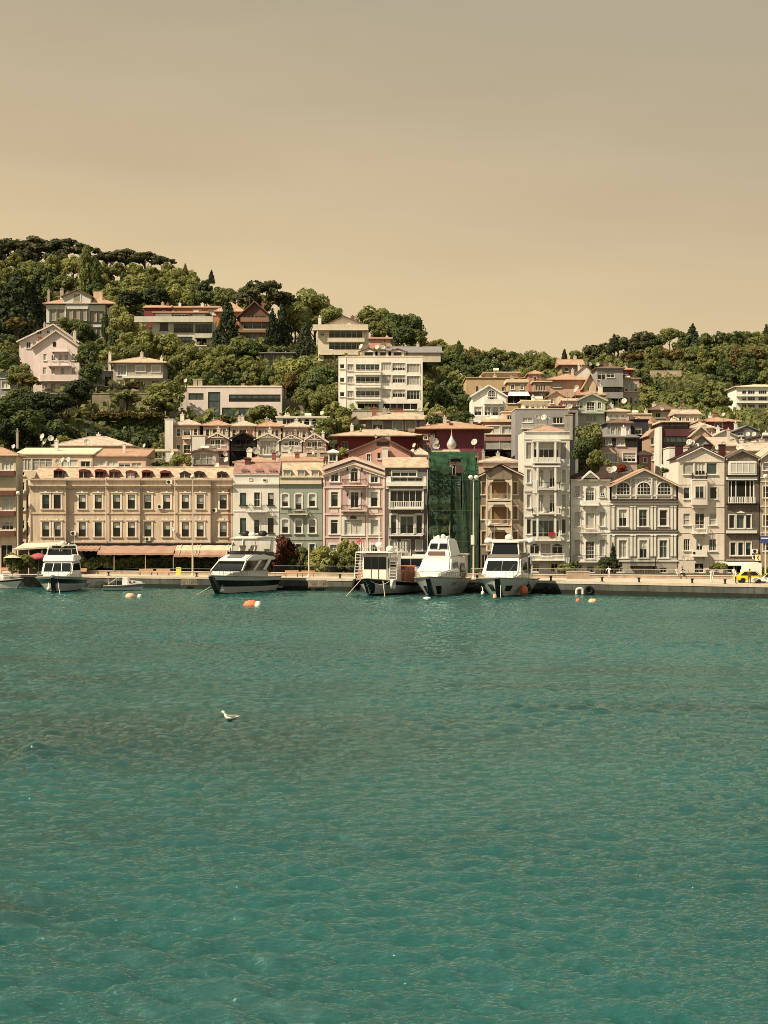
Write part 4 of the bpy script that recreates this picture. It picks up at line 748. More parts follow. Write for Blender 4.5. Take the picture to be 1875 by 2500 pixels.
for x0, x1, yp in ((884, 916, 851), (922, 948, 855), (955, 986, 853)):
    g = MB(); a, b, z0 = h.U(x0), h.U(x1), h.Z(868.4); zr = h.Z(859); g.box(a, b, .6, 7, z0, zr); g.prism([(a-.5, zr), (b+.5, zr), ((a+b)/2, h.Z(yp))], .3, 7.2); o = g.build('attic_gable', h.wm, h.o)
    q = MB(); q.box(a+.5, b-.5, .52, .59, z0+.1, zr-.05); q.build('window', g_dark, o); t = MB(); t.prism([(a-.8, zr-.1), ((a+b)/2, h.Z(yp)+.1), ((a+b)/2, h.Z(yp)+.3), (a-.8, zr+.1)], .1, 7.3); t.prism([((a+b)/2, h.Z(yp)+.1), (b+.8, zr-.1), (b+.8, zr+.1), ((a+b)/2, h.Z(yp)+.3)], .1, 7.3); t.build('roof', t_brn, o)
h = H_('garden_pavilion', 'white arcaded garden pavilion with flat roof behind peach row houses', 'the white arcaded pavilion', 191, 676, 802, 1020, 1060, offw, 4)
h.w(690, 1022, 718, 1036, 'd', 3).w(724, 1022, 738, 1038, 'v', arch=1, v=1).w(742, 1022, 756, 1038, 'v', arch=1, v=1).w(760, 1022, 774, 1038, 'v', arch=1, v=1).w(778, 1022, 792, 1038, 'v', arch=1, v=1).done(); h.roof('flat', 1016.5, white, .3)
# cluster on the right-hand slope
h = H_('apartment_house', 'large mustard house with blank side and glazed roof room', 'the mustard house', 226, 1138, 1292, 923, 1010, must, 13); h.w(1162, 943, 1173, 958, 't', 1).w(1225, 945, 1238, 955, 't').w(1271, 935, 1286, 955, 'd', 2).done(); h.roof('flat', 921, must, .25)
k = House('penthouse', 'glazed roof room with peach roof on the mustard house', 230, 1186, 1264, 911, 924, must, 7, lm='the glazed roof room', ct=False, drop=.2); k.w(1194, 912.5, 1258, 921.5, 'c', 4, sill=0).done(); k.roof('hip', 905, t_pale, .8)
h = H_('house', 'bright white house with arched gable window and wide glazed bay', 'the white arched-gable house', 196, 1152, 1235, 966, 1060, wallm('bright_white', (234, 212, 170), .12), 10)
h.w(1158, 993, 1176, 1014, 'k', 2, 2, tr=.14).w(1183, 993, 1197, 1014, 'h', 2, 2, tr=.14).w(1202, 993, 1216, 1014, 'h', 2, 2, tr=.14).w(1220, 993, 1232, 1012, 'c', 2, tr=.14).w(1195, 962+5, 1206, 978, 'd', 2).done(); h.roof('gablef', 941, white, .4, tm=white)
archwin(h, 1192, 1208, 953, 968, 0); h.bal(1181, 1226, 976, 985, 1.2, 'solid', h.wm, h.wm); h.bal(1130, 1236, 1017, 1030, 2.2, 'solid', h.wm, h.wm)
h = H_('house', 'low dark-roofed terrace house with white awning and shaded glazing', 'the dark-roofed terrace house', 203, 1236, 1334, 962, 1015, must, 8); h.w(1239, 966, 1300, 985, 'v', 4).w(1305, 965, 1330, 982, 'd').done(); h.roof('flat', 956.5, t_dark, .6)
a_ = MB(); a_.panel([(h.U(1238), -2, h.Z(969)), (h.U(1292), -2, h.Z(969)), (h.U(1288), -.7, h.Z(958)), (h.U(1242), -.7, h.Z(958))], .1); h.part('awning', a_, white)
h = H_('apartment_house', 'salmon and white apartment house behind the wine red house', 'the salmon apartments', 173, 1178, 1260, 1030, 1240, salm, 8)
h.w(1186, 1040, 1220, 1059, 'p', 2, tr=.14).w(1226, 1041, 1257, 1059, 'p', 2, tr=.14).w(1182, 1076, 1257, 1097, 'c', 2, sill=0).w(1182, 1098, 1257, 1122, 'v', 2, sill=0).done(); h.roof('flat', 1024, flatr, .3); k = House('penthouse', 'small cream roof cabin with two windows on the salmon apartments', 177, 1226, 1258, 1006, 1026, wallm('peach_pale', (214, 170, 124)), 4, lm='the cream roof cabin', ct=False, drop=.1); k.w(1238, 1013, 1250, 1025, 'd', 2).done(); k.roof('flat', 1004, flatr, .2)
h = H_('apartment_house', 'bare grey concrete tower house with roof terrace behind the tall loggia house', 'the grey tower house', 166, 1258, 1388, 999, 1300, gryw, 9); h.w(1276, 1020, 1300, 1031, 'c', 2).w(1350, 1018, 1375, 1034, 'd', 3).done(); h.roof('flat', 997, flatr, .1); h.bal(1274, 1330, 1036, 1046, .8, 'iron', white, offw); h.chimney(1378, 1396, 1014, 1075, -1.2, concrete, 1., 0)
k = House('penthouse', 'white flat-roofed penthouse with four windows on the grey tower', 169, 1277, 1338, 980, 1002, offw, 5, lm='the white penthouse', ct=False, drop=.2); k.row((1287, 1301, 1314, 1328), 9, 987, 1000, 'kkpp', v=2).done(); k.roof('hip', 976, flatr, .5)
h = H_('house', 'low house with dark red roof bands right of the white penthouse', 'the dark red banded roof', 186, 1338, 1412, 994, 1180, gryw, 7); h.w(1345, 998, 1352, 1002, 'v').done(); h.roof('shed', 984, mat('roof_brown_red', C(120, 70, 54), .8, .2), .3)
k = House('house', 'strip of red tiles above a shaded gap near the pyramid roof', 180, 1342, 1405, 1008, 1180, gdark, 4, lm='the red tile strip', ct=False); k.done(); k.roof('shed', 998, t_brn, .2)
h = H_('house', 'long beige house side with a row of narrow windows', 'the row-windowed beige house', 216, 1304, 1344, 933, 1000, wallm('tan_wall', (172, 134, 94), .25), 9); h.row((1311, 1317, 1323, 1329), 4, 940, 954, 'd', v=1).done(); h.roof('flat', 930, flatr, .4)
h = H_('house', 'peach house with large orange hipped roof on the right slope', 'the orange hipped roof house', 226, 1340, 1428, 929, 990, wallm('peach_rose', (206, 158, 114), .2), 10); h.w(1350, 936, 1370, 946, 'p', 3).done(); h.roof('hip', 909, t_red, 1.0)
h = H_('house', 'small house with bright orange tiled roof among the ridge trees', 'the bright orange ridge roof', 250, 1370, 1420, 892, 920, wallm('tan_wall', (172, 134, 94)), 8); h.w(1378, 897, 1387, 906, 'd', 1).done(); h.roof('gables', 874, t_red, .8)
h = H_('house', 'beige house with small gable beside the orange hipped roof', 'the small beige gable', 224, 1426, 1456, 942, 990, peach, 8); h.w(1434, 946, 1438, 954, 'd', 1).done(); h.roof('gablef', 915, t_red, .5)
h = H_('house', 'white gable wall house next to the curved balcony apartments', 'the blank white gable', 236, 1402, 1456, 916, 985, Wm, 9); h.done(); h.roof('gablef', 894, t_brn, .2)
h = H_('apartment_house', 'grey apartment house with rounded concrete balconies on the right slope', 'the rounded balcony apartments', 231, 1457, 1521, 900, 1005, gryw, 10)
h.w(1459, 907, 1478, 927, 'd', 2).w(1482, 908, 1500, 922, 'd', 2).w(1470, 945, 1516, 958, 'x', 5).w(1476, 973, 1516, 992, 'v', 3).done(); h.bal(1464, 1519, 928, 944, 1.8, 'solid', h.wm, h.wm); h.bal(1464, 1519, 959, 972, 1.8, 'solid', h.wm, h.wm); h.roof('hip', 890, t_brn, .5)
h = H_('apartment_house', 'pinkish house with tall arched windows and red dormered roof', 'the red-dormered house', 233, 1522, 1561, 925, 1000, wallm('pink_grey', (186, 150, 116), .3), 10); h.row((1529, 1541, 1552), 7, 938, 956, 'dcd', v=1, tr=.1).row((1529, 1541, 1552), 7, 970, 986, 'd', v=1).done(); h.roof('flat', 922, t_red, .3)
k = House('penthouse', 'dark red roof storey with orange hipped roof above rounded balconies', 236, 1484, 1545, 904, 926, red1, 7, lm='the dark red roof storey', ct=False, drop=.2); k.w(1522, 908, 1532, 914, 'd').done(); k.roof('hip', 893, t_red, .8)
h = H_('wooden_house', 'pale green wooden house with gable and glazed bay', 'the pale green gabled house', 190, 1411, 1478, 976, 1075, greenw, 9)
h.w(1415, 982, 1423, 998, 'd', 2, 2, tr=.1).w(1432, 981, 1452, 1003, 'd', 3, 2, tr=.12).w(1459, 982, 1468, 999, 'd', 2, 2, tr=.1).w(1430, 1015, 1455, 1030, 'c', 3).done(); h.roof('gablef', 961, t_pale, .5, tm=greenw); h.bal(1412, 1474, 998, 1008, 1.0, 'iron', greenw, greenw)
h = H_('house', 'house with orange hipped roof and open loggia behind the pale green house', 'the open loggia house', 200, 1410, 1474, 966, 1040, wallm('tan_wall', (172, 134, 94)), 8); h.w(1414, 969, 1424, 976, 'c', 2).w(1430, 968, 1466, 978, 'v', 3).done(); h.roof('hip', 952, t_red, .7)
h = H_('house', 'small pale house with white tiled hip roof above the grey hipped house', 'the white hip roof', 189, 1482, 1532, 1006, 1110, offw, 8); h.row((1492, 1506, 1520), 8, 1012, 1020, 'c', v=1, arch=.8).done(); h.roof('hip', 995, t_pale, .6)
h = H_('house', 'grey house with half dark hipped roof and white windows', 'the grey hipped house', 179, 1482, 1541, 1034, 1180, gryw, 8); h.row((1496, 1513, 1530), 11, 1043, 1062, 'cpp', v=2, tr=.1).done(); h.roof('hip', 1020, t_brn, .5)
h = H_('house', 'grey-brown house with charred black upper storey and cluttered roof', 'the black-topped house', 167, 1456, 1556, 1068, 1295, wallm('pink_grey', (186, 150, 116)), 8)
h.w(1477, 1074, 1494, 1086, 'c', 2).w(1505, 1074, 1526, 1088, 'c', 2).w(1475, 1107, 1507, 1129, 'c', 3, tr=.12).w(1521, 1105, 1552, 1127, 'k', 3, 2, tr=.14, split=.7).w(1500, 1142, 1540, 1152, 'p', 4)
h.done(); kb = MB()
for a, b in ((1457, 1476.5), (1494.5, 1504.5), (1526.5, 1555)): kb.box(h.U(a), h.U(b), -.06, -.004, h.Z(1091), h.Z(1070))
h.part('black_cladding', kb, black); h.roof('shed', 1054, t_grey, .4)
h = H_('house', 'tall dark grey house in shadow between the grey and beige houses', 'the shadowed dark house', 181, 1543, 1583, 1026, 1180, gdark, 8); h.w(1550, 1042, 1566, 1060, 'd', 2).done(); h.roof('flat', 1023, t_dark, .2)
h = H_('house', 'narrow beige house with small gable left of the dark red modern house', 'the narrow beige gable house', 174, 1584, 1610, 1062, 1270, wallm('tan_wall', (172, 134, 94)), 8); h.w(1589, 1067, 1601, 1086, 'd', 2).w(1590, 1101, 1602, 1123, 'c', 2).done(); h.roof('gablef', 1049, t_red, .3)
h = H_('modern_house', 'modern dark red house with full-width glazing and white side wall', 'the modern dark red house', 171, 1616, 1684, 1031, 1290, wallm('wine_dark', (92, 52, 46), .2), 8)
h.w(1618, 1035, 1682, 1048, 'x', 4, fm=dk, sill=0).w(1619, 1065, 1681, 1092, 'x', 4, 2, fm=dk, sill=0, split=.2).w(1618, 1096, 1630, 1120, 'k', 2).w(1634, 1096, 1645, 1110, 'p').done(); h.roof('flat', 1027.5, flatr, .4)
sw = MB(); sw.box(h.U(1609), h.U(1615.5), -.4, 7, h.Z(1290), h.Z(1042)); h.part('side_wall', sw, Wm)
h = H_('house', 'plain white house with one small window left of the white gabled house', 'the plain white house', 161, 1634, 1680, 1093, 1390, Wm, 6); h.w(1647, 1128, 1655, 1144, 'p', 1, tr=.08).done(); h.roof('flat', 1091, flatr, .1)
h = H_('house', 'pale roofed gabled house right of the modern dark red house', 'the pale roofed gable', 170, 1688, 1735, 1064, 1290, peach, 7); h.w(1704, 1068, 1716, 1078, 'd', 2).done(); h.roof('gablef', 1044, t_pale, .4)
h = H_('house', 'low house with grey-brown gable behind the white gabled house', 'the low grey-brown gable', 161.5, 1690, 1735, 1084, 1390, gryw, 5); h.done(); h.roof('gablef', 1065, t_brn, .4)
h = H_('house', 'bright red house with orange hipped roof on the right slope', 'the bright red house', 191, 1709, 1800, 1031, 1130, wallm('brick_red_stucco', (150, 76, 62), .3), 9); h.w(1746, 1031.5, 1763, 1046, 'd', 3, tr=.14).done(); h.roof('hip', 1016, t_red, .8)
h = H_('house', 'grey house with plain shallow gable near the right edge', 'the plain grey gable', 184, 1795, 1852, 1052, 1150, wallm('gable_grey', (120, 110, 92), .2), 8); h.w(1800, 1056, 1815, 1064, 't').done(); h.roof('gablef', 1040, t_grey, .3)
h = H_('house', 'jumbled pale sloping roofs behind the weathered timber house', 'the jumbled pale roofs', 164, 1738, 1800, 1090, 1390, peach, 6); h.w(1760, 1094, 1770, 1102, 'd').done(); h.roof('shed', 1062, t_pale, .4)
h = H_('house', 'plain pale house with flat roof above the beige right-edge house', 'the flat pale right house', 173, 1845, 1900, 1070, 1300, offw, 7); h.w(1857, 1080, 1867, 1092, 'd').done(); h.roof('flat', 1066, t_dark, .3)
h = H_('house', 'low tan roof house between jumbled roofs and right edge', 'the low tan roof', 165, 1802, 1880, 1102, 1390, peach, 6); h.w(1820, 1106, 1832, 1114, 'd').done(); h.roof('gables', 1078, t_pale, .3)
h = H_('house', 'small brown house with hipped brown roof below the wooded slope', 'the small brown house', 216, 1590, 1648, 1002, 1050, wallm('tan_wall', (172, 134, 94)), 8); h.w(1600, 1008, 1612, 1020, 'v').w(1615, 1006, 1640, 1020, 'c', 3).done(); h.roof('hip', 984, t_brn, .8)
h = H_('house', 'low peach wall house left of the small brown house', 'the low peach wall house', 206, 1530, 1590, 1012, 1060, peach, 6); h.w(1540, 1018, 1552, 1028, 'd').done(); h.roof('flat', 1009, flatr, .2)
h = H_('apartment_block', 'white apartment block with dark balconies at the right edge on wooded slope', 'the right-edge white apartments', 330, 1797, 1930, 945, 1014, wallm('bright_white', (234, 212, 170)), 14)
for y in (953, 969, 987): h.w(1812, y, 1822, y+9, 'd').w(1826, y, 1843, y+9, 'x', 3).w(1852, y, 1872, y+9, 'd', 4).w(1880, y, 1900, y+9, 'd', 3)
h.done(); h.roof('hip', 935, flatr, .8)
for y in (963, 979): h.bal(1798, 1895, y, y+4, 1.2, 'solid', h.wm, h.wm)
for Y, x0, x1, ye, yp, kind, wm, rm, lab, lm in (
    (209, 1240, 1286, 934, 926, 'flat', must, flatr, 'narrow ochre annex below the large mustard house', 'the ochre annex'),
    (219, 1290, 1322, 914, 903, 'hip', salm, t_red, 'small salmon house with tiled hip beside the mustard house', 'the small salmon hip house'),
    (194, 1338, 1378, 968, 957, 'gablef', peach, t_red, 'small peach gabled house above the dark red banded roof', 'the small peach gable'),
    (190, 1376, 1412, 980, 970, 'gables', bei, t_pale, 'low beige house left of the pale green gabled house', 'the low beige house'),
    (187, 1536, 1590, 1036, 1020, 'hip', peach, t_red, 'peach house with tiled hip left of the dark red modern house', 'the peach hip house'),
    (196, 1650, 1708, 1012, 998, 'gables', bei, t_pale, 'low beige house with pale roof left of the bright red house', 'the beige pale-roofed house'),
    (181, 1686, 1742, 1046, 1030, 'hip', peach, t_pale, 'peach house with pale hipped roof in front of the bright red house', 'the peach pale-hipped house'),
    (176, 1742, 1798, 1066, 1052, 'gablef', offw, t_pale, 'offwhite gabled house below the bright red house', 'the offwhite gable'),
    (168, 1560, 1590, 1112, 1100, 'hip', salm, t_red, 'small salmon house low between black-topped and beige houses', 'the low salmon house'),
    (178, 1002, 1052, 1056, 1044, 'gables', salm, t_brn, 'small salmon house between the two dark red houses', 'the in-between salmon house'),
    (188, 1064, 1120, 1010, 998, 'hip', offw, t_red, 'offwhite house with tiled hip behind the wine red house', 'the offwhite hip house'),
    (163, 690, 742, 1118, 1106, 'gables', bei, t_pale, 'low beige roof house below the beige gabled house', 'the low beige roof'),
    (163.5, 745, 800, 1116, 1104, 'shed', peach, t_brn, 'low lean-to house below the braced pale gabled house', 'the lean-to house'),
    (163, 360, 432, 1128, 1096, 'flat', gryw, flatr, 'glass-walled roof terrace with pale canopy behind cream terrace', 'the glass roof terrace')):
    h = H_('house', lab, lm, Y, x0, x1, ye, ye+110, wm, 7, ct=False, drop=6); n = max(1, int((x1-x0)/17)); h.row([x0+(x1-x0)*(k+.5)/n for k in range(n)], 8, ye+5, ye+17, 'dkc', v=2, tr=.1); h.row([x0+(x1-x0)*(k+.5)/n for k in range(n)], 8, ye+30, ye+42, 'ckd', v=2, tr=.1); h.done()
    if yp < ye-25:
        cp_ = MB(); cp_.box(-.2, h.W+.2, -.3, 4, h.Z(yp+6), h.Z(yp)); [cp_.tube((x, y, h.H), (x, y, h.Z(yp+6)), .07, 6) for x in (.1, h.W/2, h.W-.1) for y in (0, 3.8)]; h.part('canopy', cp_, flatr); h.bal(x0+2, x1-2, ye-9, ye, .2, 'iron', white, flatr, off=.3); h.zp = h.H
    else: h.roof(kind, yp, rm, .4)
# ---------------------------------------------------------------- retaining walls
def gwall(label, x0, x1, yt, yb, Y, m, th=.8, ct=True):
    h = House('retaining_wall', label, Y, x0, x1, yt, yb, m, th, cat='wall', drop=4, ct=ct); h.done(); c = MB(); c.box(-.1, h.W+.1, -.1, th+.1, h.H+.003, h.H+.15); h.part('coping', c, concrete); return h
gwall('tall beige garden retaining wall below the beige villa', 205, 394, 962, 1012, 209, stone)
gwall('pale terrace wall with cornice below the large white apartment block', 850, 1035, 1004, 1030, 196, bei)
gwall('grey garden wall below the rose white gabled villa', 60, 205, 962, 1012, 207, gdark)
gwall('rough pale stone retaining wall exposed in the right wooded slope', 1588, 1664, 905, 925, 372, mat('rubble_stone', C(184, 152, 108), .95, .35, .25, .4, .6, 1), 1.)
gwall('brown stone wall segment right of the modern white house', 690, 742, 975, 1022, 208, stone)
# ---------------------------------------------------------------- chimneys and aerials on the roofs
rnd = random.Random(21)
for h in HS:
    rf = getattr(h, 'rf', None)
    if not rf or h.W < 3.2 or h.Y > 300 or h.Y < 155: continue
    zr = h.H+max(.1, (h.zp-h.H)*.45)
    for k in range(rnd.choice((1, 1, 2, 2))):
        x = h.W*rnd.uniform(.12, .88); y = h.depth*rnd.uniform(.3, .7); w = rnd.uniform(.45, .8); t = max(h.zp, zr)+rnd.uniform(.1, 1.0); mb = MB()
        mb.box(x, x+w, y, y+w, h.H, t); mb.box(x-.06, x+w+.06, y-.06, y+w+.06, t+.002, t+.12); mb.tube((x+w/2, y+w/2, t+.12), (x+w/2, y+w/2, t+.45), .12)
        mb.build('chimney', rnd.choice((concrete, bei, MATS['chimney_brick'], Wm)), rf)
    if rnd.random() < .6:
        x = h.W*rnd.uniform(.1, .9); y = h.depth*rnd.uniform(.2, .6); t = h.zp+rnd.uniform(1.2, 2.4); mb = MB(); mb.tube((x, y, h.H), (x, y, t), .03, 5)
        for q in range(3): mb.tube((x-.5+.1*q, y, t-.15*q), (x+.5-.1*q, y, t-.15*q), .018, 4)
        mb.build('aerial', steel, rf)
    if h.zp-h.H < .6 and rnd.random() < .7:
        x = h.W*rnd.uniform(.15, .75); y = h.depth*rnd.uniform(.15, .5); mb = MB(); mb.tube((x, y, h.zp+.35), (x+1.3, y, h.zp+.35), .35, 10); mb.box(x+.2, x+.3, y-.2, y+.2, h.H, h.zp+.1); mb.box(x+1, x+1.1, y-.2, y+.2, h.H, h.zp+.1); mb.build('water_tank', whitep, rf)
# ---------------------------------------------------------------- satellite dishes
for px, py, Y, d in ((103, 1065, 165, 1.3), (109, 1078, 165, 1.6), (124, 1070, 165, 1.4), (102, 1072, 166, 1.0), (141, 1127, 155.5, 1.3), (152, 1124, 155.5, 1.4), (166, 1123, 155.5, 1.3), (212, 1078, 163, 1.4), (33, 1090, 156, 1.0), (352, 1088, 160, 1.0), (420, 1107, 159, 1.0), (530, 1136, 155, 1.2), (550, 1108, 160, 1.2),
    (609, 1099, 161, 1.3), (624, 1101, 161, 1.7), (666, 1103, 162, 1.5), (679, 1106, 162, 1.2), (713, 1101, 163, 1.1), (683, 1056, 172, 1.0), (764, 1106, 163, .8), (552, 1122, 158, 1.2), (917, 1065, 170, .9), (1011, 1087, 160, 1.1), (1006, 1103, 160, 1.5), (992, 1105, 160, 1.2), (965, 1050, 186, 1.0), (1064, 1077, 160, 1.5), (1065, 1089, 160, 1.6), (1158, 1079, 161, 1.5), (881, 846, 206, 1.7), (921, 847, 206, 1.4), (935, 848, 206, 1.4), (1025, 1000, 192, 1.2),
    (1313, 1018, 163, 1.3), (1328, 1019, 163, 1.4), (1337, 1020, 163, 1.3), (1391, 992, 176, 1.3), (1405, 952, 198, 1.3), (1408, 945, 205, 1.3), (1441, 888, 234, 1.2), (1459, 889, 234, 1.3), (1490, 1148, 155, 1.4), (1499, 1145, 155, 1.4), (1485, 1146, 155, 1.1), (1524, 979, 187, 1.5), (1615, 1138, 157, .9), (1683, 1079, 158, 1.4), (1691, 1082, 158, 1.3), (1701, 1088, 158, 1.2), (1723, 1090, 158, 1.4), (1752, 1092, 158, 1.2), (1766, 1083, 160, 1.1), (1806, 1092, 161, 1.6), (1826, 1060, 182, 1.2), (1841, 1060, 182, 1.2), (1855, 1105, 158, 1.2), (1868, 1104, 158, 1.1), (1766, 1012, 190, 1.1), (1616, 998, 214, 1.2), (1645, 1014, 212, 1.1), (453, 929, 206, 1.2), (639, 944, 207, 1.2), (737, 1006, 192, 1.0), (786, 1008, 192, 1.2)):
    dish(px, py, Y, d*.74, random.choice([(-.5, -.8, .35), (.45, -.85, .35), (-.75, -.55, .4), (.1, -.9, .3)]), mast=random.uniform(1.2, 2.0))
# ---------------------------------------------------------------- terrain
QL = [(-900, 1396), (-300, 1399), (0, 1403), (300, 1406.5), (600, 1410), (850, 1413), (1320, 1418), (1875, 1428), (2300, 1437)]   # quay edge as seen
QZ = 1.65
def qedge(py): return (CH-QZ)*F/(py-HY)
QP = [Vector((xat(px, qedge(py)), qedge(py)*KD, QZ)) for px, py in QL]
for px in range(-900, 2900, 130):
    CT.append((xat(px, 151), 151, 1.6)); CT.append((xat(px, 157), 157, 1.7))
for px, Y, z in ((-700, 170, 10), (2500, 170, 10), (-700, 210, 34), (2500, 200, 30), (-500, 260, 60), (2300, 260, 40), (-300, 345, 92), (0, 345, 97), (100, 345, 97), (200, 345, 95), (330, 342, 90), (420, 340, 86), (500, 335, 80), (620, 330, 72), (720, 325, 68), (850, 320, 62), (960, 315, 58), (1050, 310, 54), (1150, 310, 50), (1250, 310, 49), (1330, 320, 50), (1420, 350, 54), (1500, 440, 78), (1600, 465, 91), (1700, 470, 95), (1800, 470, 94), (1900, 470, 93), (2300, 470, 82), (2600, 470, 80),
    (1560, 360, 57), (1660, 372, 63), (1760, 372, 55), (1860, 385, 55), (1600, 300, 45), (1700, 300, 43), (1800, 300, 37), (1880, 300, 36), (1650, 250, 36), (1750, 250, 33), (1850, 250, 30), (1200, 260, 46), (1080, 250, 47), (1100, 210, 36), (1560, 230, 36), (1700, 215, 31), (1850, 215, 30),
    (0, 290, 78), (150, 290, 76), (300, 290, 74), (450, 290, 70), (600, 290, 66), (760, 280, 60), (900, 280, 54), (-100, 560, 70), (500, 560, 50), (1000, 560, 40), (1500, 600, 60), (2200, 600, 60), (50, 240, 50), (-200, 240, 50), (560, 235, 47), (700, 250, 53), (330, 232, 46), (30, 190, 22), (100, 180, 17), (250, 190, 20), (450, 190, 22), (350, 199, 27), (600, 199, 29)):
    CT.append((xat(px, Y), Y, z))
CTA = np.array(CT)
def terr(x, y):
    x = np.atleast_1d(np.asarray(x, float)); y = np.atleast_1d(np.asarray(y, float)); o = np.empty(len(x))
    for i in range(0, len(x), 4000):
        d2 = (x[i:i+4000, None]-CTA[None, :, 0])**2+((y[i:i+4000, None]-CTA[None, :, 1])*1.4)**2+9.; w = d2**-2.0
        o[i:i+4000] = (w*CTA[None, :, 2]).sum(1)/w.sum(1)
    return o
def tz(x, y): return float(terr([x], [y])[0])
xs = np.linspace(-340, 340, 190); ys = np.concatenate([np.linspace(153, 260, 80), np.linspace(263, 640, 70)])
gx, gy = np.meshgrid(xs, ys); gz = terr(gx.ravel(), gy.ravel()).reshape(gx.shape)-.4
gz[0, :] = 1.2; nx_, ny_ = len(xs), len(ys)
tv = np.stack([gx.ravel(), gy.ravel()*KD, gz.ravel()], 1)
me = bpy.data.meshes.new('hillside'); ii = np.arange(nx_*ny_).reshape(ny_, nx_)
me.from_pydata(tv.tolist(), [], np.stack([ii[:-1, :-1], ii[:-1, 1:], ii[1:, 1:], ii[1:, :-1]], -1).reshape(-1, 4).tolist())
me.materials.append(mat('hill_soil', (.055, .055, .022), .95, .6, .12, 0, .6, 1.2)); me.polygons.foreach_set('use_smooth', [True]*len(me.polygons))
hs = bpy.data.objects.new('hillside', me); COL.objects.link(hs); tag(hs, kind='structure')
# ---------------------------------------------------------------- quay, road, low wall, railing
pav = mat('quay_paving', C(192, 166, 124), .9, .14, .5, .25, .2, 3); qst = mat('quay_stone', C(84, 80, 62), .95, .35, .5, .75, .5, 2); road = mat('asphalt', (.06, .057, .05), .9, .2, .8)
def strip(name, P, Qs, z0, z1, m, kind='structure', label=None):
    mb = MB(); n = len(P)
    V = [(p.x, p.y, z1) for p in P]+[(q.x, q.y, z1) for q in Qs]+[(p.x, p.y, z0) for p in P]+[(q.x, q.y, z0) for q in Qs]
    Fs = []
    for i in range(n-1): Fs += [(i, i+1, n+i+1, n+i), (2*n+i+1, 2*n+i, 3*n+i, 3*n+i+1), (i, 2*n+i, 2*n+i+1, i+1), (n+i, n+i+1, 3*n+i+1, 3*n+i)]
    Fs += [(0, n, 3*n, 2*n), (n-1, 3*n-1, 4*n-1, 2*n-1)]; mb.mesh(V, Fs); o = mb.build(name, m); tag(o, kind=kind); return o
back = [Vector((p.x*153*KD/p.y, 153*KD, QZ)) for p in QP]
strip('quay', QP, back, -2.0, QZ, pav)
fr = [Vector((p.x, p.y-.12, 0)) for p in QP]; strip('quay_face', fr, [Vector((p.x, p.y-.004, 0)) for p in QP], -2., QZ-.3, qst)
strip('quay_kerb', [Vector((p.x, p.y-.2, 0)) for p in QP], [Vector((p.x, p.y-.003, 0)) for p in QP], QZ-.296, QZ+.03, pav)
slime = strip('tide_line', [Vector((p.x, p.y-.2, 0)) for p in QP], [Vector((p.x, p.y-.123, 0)) for p in QP], -2., .58, mat('tide_slime', (.012, .013, .009), .6, .5, 1))
def qy(px):                                     # distance of the quay edge in a picture column
    for (a, ya), (b, yb) in zip(QL, QL[1:]):
        if a <= px <= b: return qedge(ya+(yb-ya)*(px-a)/(b-a))
    return 140
def behind(px, d): Y = qy(px)+d; return Vector((xat(px, Y), Y*KD, QZ))
WL = [(p, 6.5 if p < 900 else 6.5+(p-900)/1000*6.5) for p in (-300, 0, 300, 560, 800, 1000, 1200, 1500, 1875, 2200)]
A_ = [behind(p, d) for p, d in WL]; strip('road', [Vector((p.x, p.y+1.2, 0)) for p in A_], [Vector((p.x, p.y+8.2, 0)) for p in A_], QZ+.001, QZ+.005, road)
lw = strip('low_wall', [Vector((p.x, p.y, 0)) for p in A_], [Vector((p.x, p.y+.5, 0)) for p in A_], QZ+.002, QZ+.40, mat('low_wall_stone', C(168, 136, 98), .9, .2, 1, .3), None)
tag(lw, 'long low peach stone wall with coping running behind the quay', 'wall', kind='thing')
cp = strip('coping', [Vector((p.x, p.y-.08, 0)) for p in A_], [Vector((p.x, p.y+.58, 0)) for p in A_], QZ+.402, QZ+.52, pav, None); cp.parent = lw; del_ = cp.pop('kind', None)
def railing(label, px0, px1, d0, d1, h=1.15, step=.16, m=iron, z=QZ, rail=None):
    a, b = behind(px0, d0), behind(px1, d1); v = b-a; L = v.length; o = empty('railing', (a.x, a.y, z), math.atan2(v.y, v.x), label, 'railing')
    t = MB(); t.box(0, L, -.03, .03, h-.06, h); t.build('top_rail', rail or steel, o); b2 = MB(); b2.box(0, L, -.015, .015, .12, .16)
    n = int(L/step)
    for i in range(n): x = L*i/n; b2.box(x-.011, x+.011, -.011, .011, .16, h-.06)
    b2.build('balusters', m, o); p = MB()
    for i in range(int(L/3)+1): x = min(L-.03, i*3); p.box(x-.03, x+.03, -.033, .033, 0, h+.05)
    p.build('posts', m, o)
railing('black garden railing with pale top rail in front of the bushes left of the workboat', 668, 878, 9, 9.2, 1.4)
railing('long grey railing with pale top rail along gardens on the right', 1150, 1790, 8.5, 14, 1.25, .22, steel, rail=pav)
railing('short dark railing with posts in front of the restaurant hedge', 230, 520, 7.4, 7.4, .9, .3)
# gardens between railing and houses
def gslab(p0, p1, d0, d1): return None
strip('garden_ground', [Vector((p.x, p.y+8.3, 0)) for p in A_ if p.y+8.3 < 149*KD], [Vector((p.x, 150*KD, 0)) for p in A_ if p.y+8.3 < 149*KD], QZ+.001, QZ+.006, mat('garden_soil', (.06, .05, .03), .95, .4))
